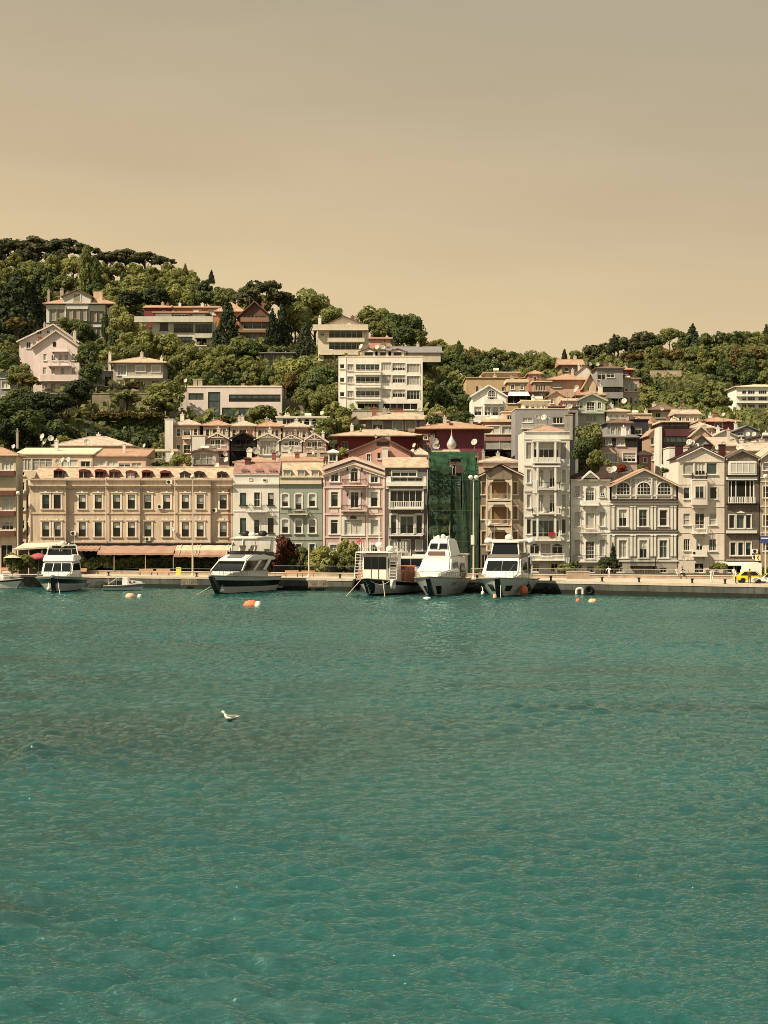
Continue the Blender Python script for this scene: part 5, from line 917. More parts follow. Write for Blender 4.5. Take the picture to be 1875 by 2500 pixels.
# ---------------------------------------------------------------- restaurant awning, hedge and planters under the terrace building
rest = empty('restaurant_front', (xat(225, 149.2), 149.2*KD, QZ), 0, 'dark restaurant front with long red-brown and cream awnings under the cream terrace', 'restaurant')
s = 149.2/F; U = lambda px: (px-225)*s; Z = lambda py: (1398.5-py)*149.2/F
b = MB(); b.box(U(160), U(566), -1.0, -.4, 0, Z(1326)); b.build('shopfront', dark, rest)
red_aw = mat('awning_red_brown', C(164, 120, 86), .8, .15, .8); crm_aw = mat('awning_cream', C(206, 170, 122), .8, .12, .8)
for nm, x0, x1, yt, yf, d0, d1, m in (('awning', 190, 250, 1330, 1338, -1, -3.4, red_aw), ('awning', 250, 433, 1330, 1347, -1, -4.6, red_aw), ('awning', 434, 566, 1329, 1340, -1, -3.2, crm_aw), ('awning', 434, 562, 1341, 1352, -2.8, -5.0, red_aw)):
    b = MB(); n = 10; V = []
    for k in range(n+1):
        x = U(x0+(x1-x0)*k/n); sg = .06*(k % 2); V += [(x, d1, Z(yf)-sg), (x, d0, Z(yt)-sg), (x, d0, Z(yt)-sg-.07), (x, d1, Z(yf)-sg-.07), (x, d1-.02, Z(yf)-sg-.3)]
    Fs = []
    for k in range(n): i = k*5; j = i+5; Fs += [(i, j, j+1, i+1), (i+3, i+2, j+2, j+3), (i, i+4, j+4, j), (i+1, j+1, j+2, i+2)]
    b.mesh(V, Fs); b.build(nm, m, rest)
b = MB()
for x in (446, 485, 492, 560): b.tube((U(x), -1, Z(1328)), (U(x), -5, Z(1352)), .05, 5)
for x in (205, 290, 365, 432, 480, 540): b.tube((U(x), -4.4, 0), (U(x), -4.4, Z(1350)), .05, 6)
b.build('awning_frame', cream, rest)
b = MB()
for x, y in ((251, 1352), (258, 1356), (272, 1350), (330, 1352), (402, 1353), (411, 1354), (444, 1354), (448, 1355)): b.box(U(x)-.22, U(x)+.22, -1.3, -1.05, Z(y)-.3, Z(y)+.25)
b.build('menu_board', g_pale, rest); LM.append((380, 1360, 'the restaurant awnings'))
corner = empty('cafe_canopy', (xat(75, 148), 148*KD, QZ), 0, 'pale arched canopy with striped red umbrella at cream terrace corner behind motor yacht', 'canopy')
s2 = 148/F; b = MB(); U2 = lambda px: (px-75)*s2; Z2 = lambda py: (1399.5-py)*s2
b.panel([(U2(44), -3, Z2(1342)), (U2(165), -3, Z2(1334)), (U2(165), -.5, Z2(1326)), (U2(62), -.5, Z2(1328))], .25); b.build('canopy_roof', cream, corner)
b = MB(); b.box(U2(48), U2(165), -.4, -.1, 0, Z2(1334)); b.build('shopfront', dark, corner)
b = MB(); [b.tube((U2(x), -2.8, 0), (U2(x), -2.8, Z2(1340)), .06, 6) for x in (47, 80, 112, 160)]; b.build('post', cream, corner)
um = empty('parasol', (xat(94, 143), 143*KD, QZ), 0, 'red striped half-dome parasol beside the motor yacht cabin', 'parasol'); b = MB(); b.lathe([(1.5, 2.3), (1.25, 2.75), (.7, 3.1), (0, 3.25)], (0, 0, 0), 12); b.build('shade', mat('parasol_red', C(168, 76, 66), .8, .2), um, True); b = MB(); b.tube((0, 0, 0), (0, 0, 3.3), .04); b.build('pole', steel, um)
um = empty('parasol', (xat(30, 141.5), 141.5*KD, QZ), 0, 'cream flat parasol over the plants at the far left', 'parasol'); b = MB(); b.lathe([(1.3, 2.6), (.5, 2.95), (0, 3.05)], (0, 0, 0), 8); b.build('shade', crm_aw, um); b = MB(); b.tube((0, 0, 0), (0, 0, 3.05), .04); b.build('pole', steel, um)
# ---------------------------------------------------------------- street furniture
def bench(px, d, w, label):
    p = behind(px, d); o = empty('bench', p, 0, label, 'bench', 'benches along the quay'); bm_ = mat('bench_slats', C(214, 160, 104), .7, .15, 2)
    b = MB(); [b.box(-w/2, w/2, -.28+.14*k, -.17+.14*k, .43, .47) for k in range(4)]; b.build('seat', bm_, o)
    b = MB(); [b.box(-w/2, w/2, .3, .34, .55+.13*k, .65+.13*k) for k in range(3)]; b.build('backrest', bm_, o)
    for x in (-w/2+.15, w/2-.15):
        b = MB(); b.box(x-.03, x+.03, -.26, -.2, 0, .429); b.box(x-.03, x+.03, .345, .4, 0, .93); b.box(x-.03, x+.03, -.199, .344, .37, .428); b.build('leg', iron, o)
bench(356, 3.6, 2.0, 'left of two pale slatted benches on the quay right of fishing boat'); bench(398, 3.6, 2.0, 'right of two pale slatted benches, beside the yellow bin'); bench(712, 3.2, 1.9, 'left of two pale benches right of the black-striped yacht'); bench(752, 3.2, 1.9, 'right of two pale benches right of the black-striped yacht'); bench(200, 3.5, 1.3, 'short pale bench beside the stern of the left motor yacht'); bench(25, 4, 3, 'long pale bench on the quay at the far left')
p = behind(436, 3.4); o = empty('litter_bin', p, 0, 'yellow rectangular bin standing on the quay beside the lamp post', 'bin'); b = MB(); b.prism([(-.32, .08), (.32, .08), (.36, 1.05), (-.36, 1.05)], -.3, .3); b.build('body', mat('bin_yellow', C(214, 196, 78), .6, .1), o); b = MB(); b.prism([(-.4, 1.052), (.4, 1.052), (.3, 1.22), (-.3, 1.22)], -.34, .34); b.build('lid', MATS['bin_yellow'], o)
p = behind(1411, 7.3); o = empty('planter_box', p, 0, 'peach rectangular concrete block bench on the low wall, right of rightmost yacht', 'block'); b = MB(); b.box(-1.5, 1.5, -.5, .4, 0, .95); b.build('block', MATS['low_wall_stone'], o); b = MB(); b.box(-1.56, 1.56, -.56, .46, .952, 1.05); b.build('slab', pav, o)
def lamp(px, ytop, ybase, d, label, twin=0, globe=1):
    p = behind(px, d); Y = p.y/KD; hgt = at(px, ytop, Y).z-QZ; o = empty('street_lamp', p, 0, label, 'street lamp', 'lamp posts along the quay'); pm = mat('lamp_post_paint', C(206, 176, 132), .5, .08)
    b = MB(); b.tube((0, 0, .3), (0, 0, hgt*.5), .12, 8, .1); b.tube((0, 0, hgt*.5), (0, 0, hgt), .1, 8, .06); b.build('pole', pm, o); b = MB(); b.lathe([(.25, 0), (.25, .05), (.15, .3), (.1, .35)], (0, 0, 0), 10); b.build('base', pm, o)
    xs_ = (-.38, .38) if twin else (0,)[:globe]
    for x in xs_:
        if twin: b = MB(); b.path([(0, 0, hgt-.2), (x, 0, hgt-.05), (x, 0, hgt)], .035); b.build('arm', pm, o)
        b = MB(); b.lathe([(.05, -.05), (.2, 0), (.32, .2), (.33, .32), (.22, .5), (0, .56)], (x, 0, hgt), 12); b.build('globe', whitep, o, True)
    return o, hgt
o, hg = lamp(470, 1168, 1395, 4.5, 'tall slim pale lamp post in front of the cream terrace'); o, hg = lamp(1156, 1170, 1403, 4.5, 'tall twin-globe lamp post in front of green netting', 1)
b = MB(); b.box(-.35, .1, -.2, .2, 4.6, 5.9); b.build('junction_box', white, o)
lamp(44, 1208, 1345, 4.5, 'pale globe lamp post in front of the brown-banded left house'); lamp(754, 1330, 1400, 4.2, 'short thin lamp post beside bench left of workboat', 0, 0); o, hg = lamp(1869, 1168, 1400, 12, 'tall lamp post with blue sign at the right edge')
b = MB(); b.box(-.75, .75, -.2, -.13, hg*.36, hg*.36+1.0); b.build('sign_panel', mat('sign_blue', C(58, 66, 92), .5, .1), o); b = MB(); b.box(-.65, .65, -.205, -.2005, hg*.36+.6, hg*.36+.75); b.build('lettering', white, o)
p = behind(1850, 13.5); o = empty('road_sign', p, 0, 'cream road sign with black chevron arrow beside the taxi', 'road sign'); hh = at(1850, 1355, p.y/KD).z-QZ; b = MB(); b.tube((0, 0, 0), (0, 0, hh), .04); b.build('pole', steel, o); b = MB(); b.box(-.36, .36, -.1, -.05, hh-.75, hh+.05); b.build('sign_panel', mat('sign_cream', C(232, 196, 120), .6, .05), o)
b = MB(); b.prism([(-.14, hh-.35), (.06, hh-.64), (.16, hh-.6), (0, hh-.35), (.16, hh-.1), (.06, hh-.06)], -.12, -.101); b.build('chevron', iron, o)
for px in (160, 265, 480, 640, 830, 870, 985, 1165, 1345, 1470, 1560, 1690, 1770):
    p = behind(px, .5); o = empty('bollard', p, 0, None, 'bollard', 'mooring bollards on the quay edge'); b = MB(); b.lathe([(.2, 0), (.2, .06), (.13, .1), (.12, .4), (.2, .46), (.2, .56), (.1, .62), (0, .63)], (0, 0, 0), 10); b.build('post', iron, o, True); b = MB(); b.lathe([(.3, 0), (.3, .03), (0, .03)], (0, 0, 0), 10); b.build('base_plate', steel, o)
    auto(o, 'squat black mooring bollard', 'squat black mooring bollards', px, 1410, 'along the quay edge')
for px, w, l in ((470, 3.2, 'left'), (560, 2.4, 'middle'), (790, 4.2, 'right')):
    p = behind(px, -.14); o = empty('timber_fender', p-Vector((0, 0, 1.2)), 0, l+' of three weathered timber plank fenders on the quay face', 'timber fender', 'timber fenders on the quay face'); b = MB()
    for k in range(int(w/.3)): b.box(-w/2+.3*k, -w/2+.3*k+.26, -.14, -.06, -.1, .98)
    b.build('planks', mat('old_planks', C(140, 120, 88), .9, .4, 3, .5), o); b = MB(); b.box(-w/2, w/2, -.22, -.142, .1, .25); b.build('waling', MATS['old_planks'], o)
# ---------------------------------------------------------------- bus and taxi
def wheel(par, x, y, r, w=.25):
    t = MB(); t.lathe([(r*.62, -w/2), (r*.95, -w/2), (r, -w*.3), (r, w*.3), (r*.95, w/2), (r*.62, w/2)], (x, y, r), 20, Matrix.Rotation(R(90), 3, 'X')); o = t.build('wheel', mat('tyre_rubber', (.015, .015, .015), .8), par, True)
    t = MB(); t.lathe([(0, -w*.42), (r*.6, -w*.38), (r*.6, w*.38), (0, w*.42)], (x, y, r), 12, Matrix.Rotation(R(90), 3, 'X')); t.build('rim', mat('wheel_rim', (.25, .24, .22), .4, metal=.6), o)
p = behind(1027, 8.6); bus = empty('city_bus', p, R(-1.5), 'long city bus with white roof and teal sides passing behind the yachts', 'bus'); Lb = 12.4; teal = mat('bus_teal', C(70, 128, 136), .35, .08, spec=.5)
b = MB(); b.box(-Lb/2, Lb/2, 0, 2.5, .35, 1.45); b.build('body', teal, bus); b = MB(); b.box(-Lb/2+.02, Lb/2-.02, .03, 2.47, 1.452, 2.55); b.build('window_band', g_dark, bus); b = MB(); b.box(-Lb/2, Lb/2, -.02, 2.52, 2.552, 2.86); b.box(-1.2, 2.4, .4, 2.1, 2.862, 3.1); b.build('roof', white, bus)
b = MB(); [b.box(x-.06, x+.06, .0, .026, 1.452, 2.551) for x in (-6.1, -4.6, -3, -1.4, .2, 1.8, 3.4, 4.9, 6.1)]; b.build('window_pillar', mat('bus_trim', C(120, 112, 96), .5), bus)
b = MB(); [b.lathe([(0, 0), (.12, .05), (0, .1)], (x, -.02, 1.0), 5, Matrix.Rotation(R(90), 3, 'X')) for x in (-3.2, -2.4, -.8)]; b.build('emblem', white, bus)
for x in (-3.8, 3.3): wheel(bus, x, .13, .48)
def carbody(par, L, m, gm, scale=1.):
    prof = [(-.5, .32), (-.5, .62), (-.48, .86), (-.40, .93), (-.27, 1.38), (-.12, 1.46), (.06, 1.44), (.2, .98), (.27, .93), (.44, .82), (.5, .66), (.5, .32)]
    hw = [.84, .88, .86, .82, .64, .62, .62, .78, .84, .82, .78, .8]
    b = MB(); n = len(prof); Lf = [(x*L, -w_*scale, z*scale) for (x, z), w_ in zip(prof, hw)]; Rt = [(x*L, w_*scale, z*scale) for (x, z), w_ in zip(prof, hw)]
    b.mesh(Lf+Rt, [tuple(range(n))[::-1], tuple(range(n, 2*n))]+[(i, (i+1) % n, n+(i+1) % n, n+i) for i in range(n)]); b.build('body', m, par)
    for sg in (-1, 1):
        for q in (((-.385, .95), (-.14, .95), (-.14, 1.4), (-.26, 1.36)), ((-.12, .95), (.17, .97), (.055, 1.39), (-.12, 1.4))):
            P = [(x*L, sg*(.83-.17*(z-.93)/.5+.02)*scale, z*scale) for x, z in q]; b = MB(); b.panel(P if sg < 0 else P[::-1], .02); b.build('side_window', gm, par)
    b = MB(); b.panel([(.205*L, -.7*scale, 1.0*scale), (.205*L, .7*scale, 1.0*scale), (.075*L, .58*scale, 1.42*scale), (.075*L, -.58*scale, 1.42*scale)], .03); b.build('windscreen', gm, par)
    for x in (-.31, .31):
        for sg in (-1, 1): wheel(par, x*L, sg*.76*scale, .33*scale, .2)
    for sg in (-1, 1): b = MB(); b.lathe([(0, -.03), (.13, -.02), (.13, .02), (0, .05)], (.47*L, sg*.6*scale, .7*scale), 10, Matrix.Rotation(R(70), 3, 'Y')); b.build('headlight', whitep, par)
    for sg in (-1, 1):
        b = MB(); b.box(.13*L, .17*L, sg*.86*scale, sg*1.0*scale, .93*scale, 1.06*scale); b.build('wing_mirror', m, par)
    b = MB(); [b.box(x*L-.07, x*L+.07, sg*.87*scale, sg*.89*scale, .84*scale, .88*scale) for x in (-.17, .02) for sg in (-1, 1)]; b.build('door_handle', iron, par)
p = behind(1836, 4.5); taxi = empty('taxi', p, 0, 'bright yellow taxi car parked on the quay at right', 'taxi'); carbody(taxi, 4.2, mat('taxi_yellow', C(226, 186, 44), .35, .05, spec=.5), g_dark); b = MB(); b.prism([(-.25, 1.462), (.25, 1.462), (.2, 1.6), (-.2, 1.6)], -.1, .1); b.v = [(x-.1, y, z) for x, y, z in b.v]; b.build('roof_sign', white, taxi)
p = behind(1876, 3.6); car = empty('parked_car', p, R(178), 'cream white car cut by the right edge in front of the taxi', 'car'); carbody(car, 4.1, mat('car_white', C(230, 204, 160), .4, .05, spec=.5), g_dark, .82)
p = behind(1833, 13.2); van = empty('delivery_van', p, R(90), 'white van facing the water under the cream awning behind taxi', 'van')
b = MB(); prof = [(-2.2, .35), (-2.2, 2.2), (.9, 2.25), (1.6, 1.35), (2.2, 1.15), (2.2, .35)]; b.mesh([(x, -.95, z) for x, z in prof]+[(x, .95, z) for x, z in prof], [(5,4,3,2,1,0), (6,7,8,9,10,11)]+[(i, (i+1) % 6, 6+(i+1) % 6, 6+i) for i in range(6)]); b.build('body', white, van); b = MB(); b.panel([(1.58, -.8, 1.42), (1.58, .8, 1.42), (1.0, .75, 2.16), (1.0, -.75, 2.16)], -.03); b.build('windscreen', g_dark, van)
[wheel(van, x, y, .34) for x in (-1.4, 1.4) for y in (-.85, .85)]
# ---------------------------------------------------------------- floating things
def buoy(px, py, r, m, label, h=.6, f2=None):
    Y = CH*F/(py-HY); p = Vector((xat(px, Y), Y*KD, 0)); o = empty('mooring_buoy', p, 0, label, 'buoy'); b = MB(); b.lathe([(r*.5, -.3), (r, -.1), (r, .15), (r*.75, h*.8), (r*.3, h), (0, h)], (0, 0, 0), 16); b.build('float', m, o, True); b = MB(); b.lathe([(.03, 0), (.06, .05), (.03, .1), (.05, .16), (0, .2)], (0, 0, h-.01), 8); b.build('ring', iron, o)
orange = mat('buoy_orange', C(214, 112, 66), .6, .15, 3)
buoy(613, 1479, .85, orange, 'large orange mooring buoy floating below the black-striped yacht', .6); buoy(630, 1480, .38, white, 'white round float beside the large orange buoy', .55); buoy(318, 1458, .6, mat('buoy_peach', C(226, 164, 110), .6, .15, 3), 'peach and black mooring buoy below the fishing boat', .5); buoy(341, 1458, .28, white, 'small white float right of the peach buoy', .4)
buoy(1411, 1469, .26, orange, 'small reddish buoy right of the rightmost yacht', .4); buoy(1447, 1470, .5, MATS['buoy_peach'], 'peach mooring buoy furthest right, near the quay', .4); buoy(1043, 1462, .45, white, 'white fender floating under the bow of the middle yacht', .25); buoy(1208, 1460, .25, MATS['buoy_peach'], 'pinkish ball float under the bow of the rightmost yacht', .5)
fo = empty('foam_ring', Vector((xat(1415, 124.5), 124.5*KD, 0)), 0, 'white arch-shaped fender hanging at the quay face', 'fender'); b = MB(); b.path([(-.5, 0, .1), (-.5, 0, .75), (-.3, 0, 1.0), (.3, 0, 1.0), (.5, 0, .75), (.5, 0, .1)], .2, 10); b.build('ring', white, fo); fo.scale = (.8, .8, .8)
gy_ = CH*F/(1757-HY)
g = empty('seagull', Vector((xat(562, gy_), gy_*KD, .02)), R(160), 'white seagull floating on the dark ripples in the foreground', 'seagull')
b = MB(); 
def blob(mb, c, r, n=10):
    c = Vector(c); prof = [(math.sin(math.pi*i/8), -math.cos(math.pi*i/8)) for i in range(9)]; V = [(c.x+r[0]*q*math.cos(2*math.pi*k/n), c.y+r[1]*q*math.sin(2*math.pi*k/n), c.z+r[2]*z) for q, z in prof for k in range(n)]
    mb.mesh(V, [(j*n+k, j*n+(k+1) % n, (j+1)*n+(k+1) % n, (j+1)*n+k) for j in range(8) for k in range(n)])
def taper(mb, P, n=8):                          # one continuous lofted tube through (x,y,z,ry,rz)
    V = [];
    for x, y, z, a, b_ in P: V += [(x, y+a*math.cos(2*math.pi*k/n), z+b_*math.sin(2*math.pi*k/n)) for k in range(n)]
    mb.mesh(V, [(j*n+k, j*n+(k+1) % n, (j+1)*n+(k+1) % n, (j+1)*n+k) for j in range(len(P)-1) for k in range(n)]+[tuple(range(n))[::-1], tuple((len(P)-1)*n+k for k in range(n))])
taper(b, [(-.34, 0, .14, .01, .01), (-.25, 0, .1, .06, .03), (-.1, 0, .07, .11, .09), (.08, 0, .07, .11, .1), (.17, 0, .13, .07, .08), (.2, 0, .22, .05, .06), (.23, 0, .28, .055, .06), (.29, 0, .29, .04, .045), (.32, 0, .28, .015, .015)]); b.build('body', white, g, True)
b = MB(); b.tube((.31, 0, .28), (.38, 0, .265), .014, 6, .004); b.build('beak', orange, g)
for sg in (-1, 1): b = MB(); b.panel([(.12, sg*.105, .16), (-.1, sg*.12, .17), (-.36, sg*.04, .16), (-.1, sg*.115, .1)][::sg], .02); b.build('wing', mat('wing_grey', (.35, .35, .35), .8), g)
g.scale = (1.3, 1.5, 1.05)
# ---------------------------------------------------------------- boats
gel = mat('gelcoat_white', C(232, 208, 166), .3, .05, .6, .08, spec=.5); navy = mat('hull_dark', (.010, .010, .012), .25, .2, spec=.5); tint = mat('boat_glass', (.008, .008, .009), .06, .2, spec=.6)
anti = mat('antifouling', (.015, .014, .016), .7, .3); teakd = mat('teak_deck', C(176, 128, 86), .8, .15, 3); rubb = mat('rub_rail', (.35, .33, .30), .5, .1); hgrey = mat('hull_grey_white', C(232, 212, 174), .35, .06, .8, .2, spec=.5)
def boat(name, label, cat, px, yw, phi, L):
    Y = CH*F/(yw-HY)*KD; x = xat(px, Y/KD); a = R(phi); d = Vector((-math.sin(a), -math.cos(a), 0)); p = Vector((x, Y, 0))-d*L*.97
    o = empty(name, p, math.atan2(d.y, d.x), label, cat, 'boats moored along the quay'); LM.append((px, yw-40, 'the '+name.replace('_', ' '))) if 0 else None; return o
def hull(par, L, B, Hb, Hs, rows, mats, rake=.14, full=2.3, deck=None, pw=1.7, n=22, flare=.3):
    b = MB(); ts = [i/n for i in range(n+1)]; K = len(rows); V = []
    def hb(t): return B/2*((.93+.07*t/.4) if t < .4 else max(.012, 1-((t-.4)/.6)**full))
    for t in ts:
        sh = Hs+(Hb-Hs)*t**pw
        for f, mi in rows:
            z = -.55+.55*(f/.0001) if f < 0 else sh*f; z = -.5 if f < 0 else z; g = max(f, 0.)
            w = hb(t)*(1-flare*(1-g)**1.3)*(1-(1-g)*.62*t**2.2)*(.45 if f < 0 else 1); x = t*L*(1-rake*(1-g)*t**2)
            V.append((x, w, z))
    m = len(V); V2 = V+[(x, -y, z) for x, y, z in V]
    b.v = [tuple(v) for v in V2]
    for i in range(n):
        for k in range(K-1):
            a0, a1, c0, c1 = i*K+k, i*K+k+1, (i+1)*K+k, (i+1)*K+k+1
            b.f += [(a0, c0, c1, a1), (m+a0, m+a1, m+c1, m+c0)]; b.i += [rows[k][1]]*2
        b.f.append((i*K+K-1, (i+1)*K+K-1, m+(i+1)*K+K-1, m+i*K+K-1)); b.i.append(len(mats)-1)
        b.f.append((i*K, m+i*K, m+(i+1)*K, (i+1)*K)); b.i.append(0)
    b.f.append(tuple(range(K))+tuple(m+k for k in range(K-1, -1, -1))); b.i.append(rows[-2][1])
    b.f.append(tuple(n*K+k for k in range(K-1, -1, -1))+tuple(m+n*K+k for k in range(K))); b.i.append(rows[-2][1])
    o = b.build('hull', mats, par); r = MB(); P = [(V[i*K+K-1][0], V[i*K+K-1][1]+.02, V[i*K+K-1][2]) for i in range(n+1)]
    r.path(P, .07, 6); r.path([(x, -y, z) for x, y, z in P], .07, 6); r.build('rub_rail', rubb, par)
    return lambda t: (t*L, hb(t), Hs+(Hb-Hs)*t**pw)
def cabin(par, name, prof, m, smooth=False, bev=.0):   # side profile (x, z, half width) swept across, edges rounded
    n = len(prof); b = MB(); b.mesh([(x, -w, z) for x, z, w in prof]+[(x, w, z) for x, z, w in prof], [tuple(range(n)), tuple(range(2*n-1, n-1, -1))]+[(i, n+i, n+(i+1) % n, (i+1) % n) for i in range(n)])
    o = b.build(name, m, par)
    if bev:
        bm = bmesh.new(); bm.from_mesh(o.data); bmesh.ops.bevel(bm, geom=list(bm.edges), offset=bev, segments=2, affect='EDGES', clamp_overlap=True); bm.to_mesh(o.data); bm.free(); o.data.polygons.foreach_set('use_smooth', [True]*len(o.data.polygons))
        o.data.set_sharp_from_angle(angle=R(40)) if hasattr(o.data, 'set_sharp_from_angle') else None
    return o
def glass(par, P, name='window', m=None, th=.03, both=False):
    b = MB(); b.panel(P, th)
    if both: b.panel([(x, -y, z) for x, y, z in P][::-1], th)
    return b.build(name, m or tint, par)
def bowrail(par, fn, t0, t1, h, inset=.12, m=steel, n=12, mid=True):
    b = MB(); P = []
    for i in range(n+1):
        t = t0+(t1-t0)*i/n; x, w, z = fn(t); P.append((x-.05, max(.05, w-inset), z))
    for sg in (1, -1):
        Q = [(x, sg*y, z+h) for x, y, z in P]; b.path(Q, .022, 5)
        if mid: b.path([(x, sg*y, z+h*.5) for x, y, z in P], .015, 4)
        for x, y, z in P: b.tube((x, sg*y, z), (x, sg*y, z+h), .02, 5)
    b.tube((P[-1][0], P[-1][1], P[-1][2]+h), (P[-1][0], -P[-1][1], P[-1][2]+h), .022, 5); return b.build('bow_rail', m, par)
def antenna(par, x, y, z, h, lean=0.):
    b = MB(); b.tube((x, y, z), (x-lean*h, y, z+h), .022, 5, .008); b.build('antenna', whitep, par)
def dome(par, x, y, z, r, name='radar_dome', m=None):
    b = MB(); b.lathe([(r*.5, 0), (r*.95, r*.25), (r, r*.7), (r*.8, r*1.2), (r*.4, r*1.45), (0, r*1.5)], (x, y, z), 14); b.build(name, m or whitep, par, True)
def fender(par, x, y, z, r=.2, h=.7, m=None):
    b = MB(); b.lathe([(.03, h+.5), (.05, h), (r*.8, h*.9), (r, h*.7), (r, h*.2), (r*.6, .04), (0, 0)], (x, y, z), 10); b.build('fender', m or white, par, True)
def rope(par, a, bb, sag=.4, r=.03, name='mooring_rope', m=None):
    a = Vector(a); bb = Vector(bb); b = MB(); b.path([a.lerp(bb, k/10)-Vector((0, 0, sag*4*(k/10)*(1-k/10))) for k in range(11)], r, 5); b.build(name, m or cream, par)
def stripe(par, fn_hull, *a): pass
def hullpatch(par, L, fnargs, t0, t1, f0, f1, side, m, name='hull_window', skew=0.):
    B, Hb, Hs, rake, full, pw, flare = fnargs; b = MB(); V = []; n = 4
    def P(t, f):
        hbv = B/2*((.93+.07*t/.4) if t < .4 else max(.012, 1-((t-.4)/.6)**full)); sh = Hs+(Hb-Hs)*t**pw
        w = hbv*(1-flare*(1-f)**1.3)*(1-(1-f)*.62*t**2.2); return Vector((t*L*(1-rake*(1-f)*t**2), side*(w+.03), sh*f))
    for i in range(n+1):
        t = t0+(t1-t0)*i/n
        for k in range(4): V.append(P(t+skew*k/3, f0+(f1-f0)*k/3))
    Fs = [(i*4+k, (i+1)*4+k, (i+1)*4+k+1, i*4+k+1) for i in range(n) for k in range(3)]
    q = len(V); inn = [v+Vector((-.01, -side*.05, 0)) for v in V]; b.mesh(V+inn, Fs+[tuple(q+k for k in f[::-1]) for f in Fs]); b.build(name, m, par)
# --- left motor yacht with open flybridge
L, Bm = 12.5, 5.2; y = boat('motor_yacht', 'white motor yacht with black stem and open flybridge, bow to camera at left', 'motor yacht', 133, 1446, -3, L); y.scale = (1.12, 1.22, 1.1); LM.append((140, 1400, 'the left motor yacht'))
fa = (Bm, 1.95, 1.45, .12, 2.6, 1.6, .34)
fn = hull(y, L, Bm, 1.95, 1.45, [(-1, 0), (.06, 1), (.56, 2), (.86, 1), (1, 1)], [anti, hgrey, navy, gel], .12, 2.6, pw=1.6, flare=.34)
st = MB(); st.prism([(0, 0)], 0, 0) if 0 else st.box(L*.86, L*.93, -.2, .2, -.2, 1.5); st.mesh([(L*.86, -.28, -.2), (L*.905, -.26, -.2), (L*1.0, -.2, 1.9), (L*.94, -.2, 1.9), (L*.86, .28, -.2), (L*.905, .26, -.2), (L*1.0, .2, 1.9), (L*.94, .2, 1.9)], [(0,1,2,3),(7,6,5,4),(0,4,5,1),(1,5,6,2),(2,6,7,3),(3,7,4,0)]); st.build('stem_guard', navy, y)
cabin(y, 'deckhouse', [(2.2, 1.4, 1.95), (10.6, 1.75, 1.1), (9.0, 2.35, 1.6), (7.6, 3.55, 1.62), (3.0, 3.75, 1.75), (2.2, 3.75, 1.75)], gel, bev=.12)
glass(y, [(8.96, -1.42, 2.5), (8.96, 1.42, 2.5), (7.86, 1.38, 3.42), (7.86, -1.38, 3.42)], 'windscreen'); gb = MB(); [gb.tube((8.98, s_*.5, 2.5), (7.9, s_*.42, 3.44), .05, 4) for s_ in (-1, 1)]; gb.build('windscreen_bar', gel, y)
for sg in (-1, 1): glass(y, [(8.4, sg*1.66, 2.55), (3.4, sg*1.86, 2.5), (3.4, sg*1.78, 3.4), (7.6, sg*1.66, 3.35)][::sg], 'side_window')
cabin(y, 'flybridge', [(2.2, 3.752, 1.9), (7.7, 3.6, 1.75), (7.0, 4.45, 1.6), (6.6, 4.5, 1.55), (2.2, 4.4, 1.75)], gel, bev=.1)
glass(y, [(7.02, -1.3, 4.45), (7.02, 1.3, 4.45), (6.7, 1.2, 4.85), (6.7, -1.2, 4.85)], 'flybridge_screen')
ar = MB(); [ar.tube((4.2, s_*1.75, 4.3), (4.0, s_*1.5, 5.6), .06) for s_ in (-1, 1)]; ar.tube((4.0, -1.5, 5.6), (4.0, 1.5, 5.6), .07); ar.tube((6.7, -1.3, 5.15), (6.7, 1.3, 5.15), .03); [ar.path([(6.7, s_*1.3, 5.15), (5, s_*1.6, 5.2), (4.1, s_*1.6, 5.2)], .03) for s_ in (-1, 1)]; [ar.tube((6.7, s_*1.3, 4.4), (6.7, s_*1.3, 5.15), .03) for s_ in (-1, 0, 1)]; ar.build('radar_arch', white, y)
dome(y, 4.0, 0, 5.62, .33); antenna(y, 4.0, -.9, 5.6, 2.0); antenna(y, 4.0, 1.35, 5.6, 2.2); [dome(y, 4.0, q, 5.65, .12, 'horn') for q in (-.7, .7)]
sb_ = MB(); [sb_.tube((3.0, q, 4.4), (3.0, q, 5.6), .5, 8) for q in (-.8, .9)]; sb_.build('seat_cover', navy, y); bowrail(y, fn, .55, .97, .65); fender(y, L*.93, -.5, .2, .22, .5); anch = MB(); anch.lathe([(.0, -.25), (.26, -.1), (.26, .12), (0, .25)], (L*.985, 0, 1.92), 10); anch.build('anchor', steel, y)
rope(y, (L*.95, .5, 1.4), (L+3, 1.2, -.1), .1)
# --- black striped flybridge yacht
L, Bm = 14.5, 4.6; y = boat('flybridge_yacht', 'white flybridge yacht with broad black hull stripe and skylight hardtop', 'yacht', 541, 1450, 18, L); y.scale = (1.22, 1.25, 1.0); LM.append((600, 1390, 'the black-striped yacht'))
fa = (Bm, 2.45, 1.95, .16, 2.2, 1.6, .30)
fn = hull(y, L, Bm, 2.45, 1.95, [(-1, 0), (.05, 1), (.40, 2), (.76, 3), (1, 3)], [anti, hgrey, navy, gel, gel], .16, 2.2, pw=1.6)
st = MB(); st.mesh([(L*.79, -.3, -.2), (L*.86, -.26, -.2), (L*1.0, -.22, 2.3), (L*.93, -.22, 2.3), (L*.79, .3, -.2), (L*.86, .26, -.2), (L*1.0, .22, 2.3), (L*.93, .22, 2.3)], [(0,1,2,3),(7,6,5,4),(0,4,5,1),(1,5,6,2),(2,6,7,3),(3,7,4,0)]); st.build('stem_guard', navy, y)
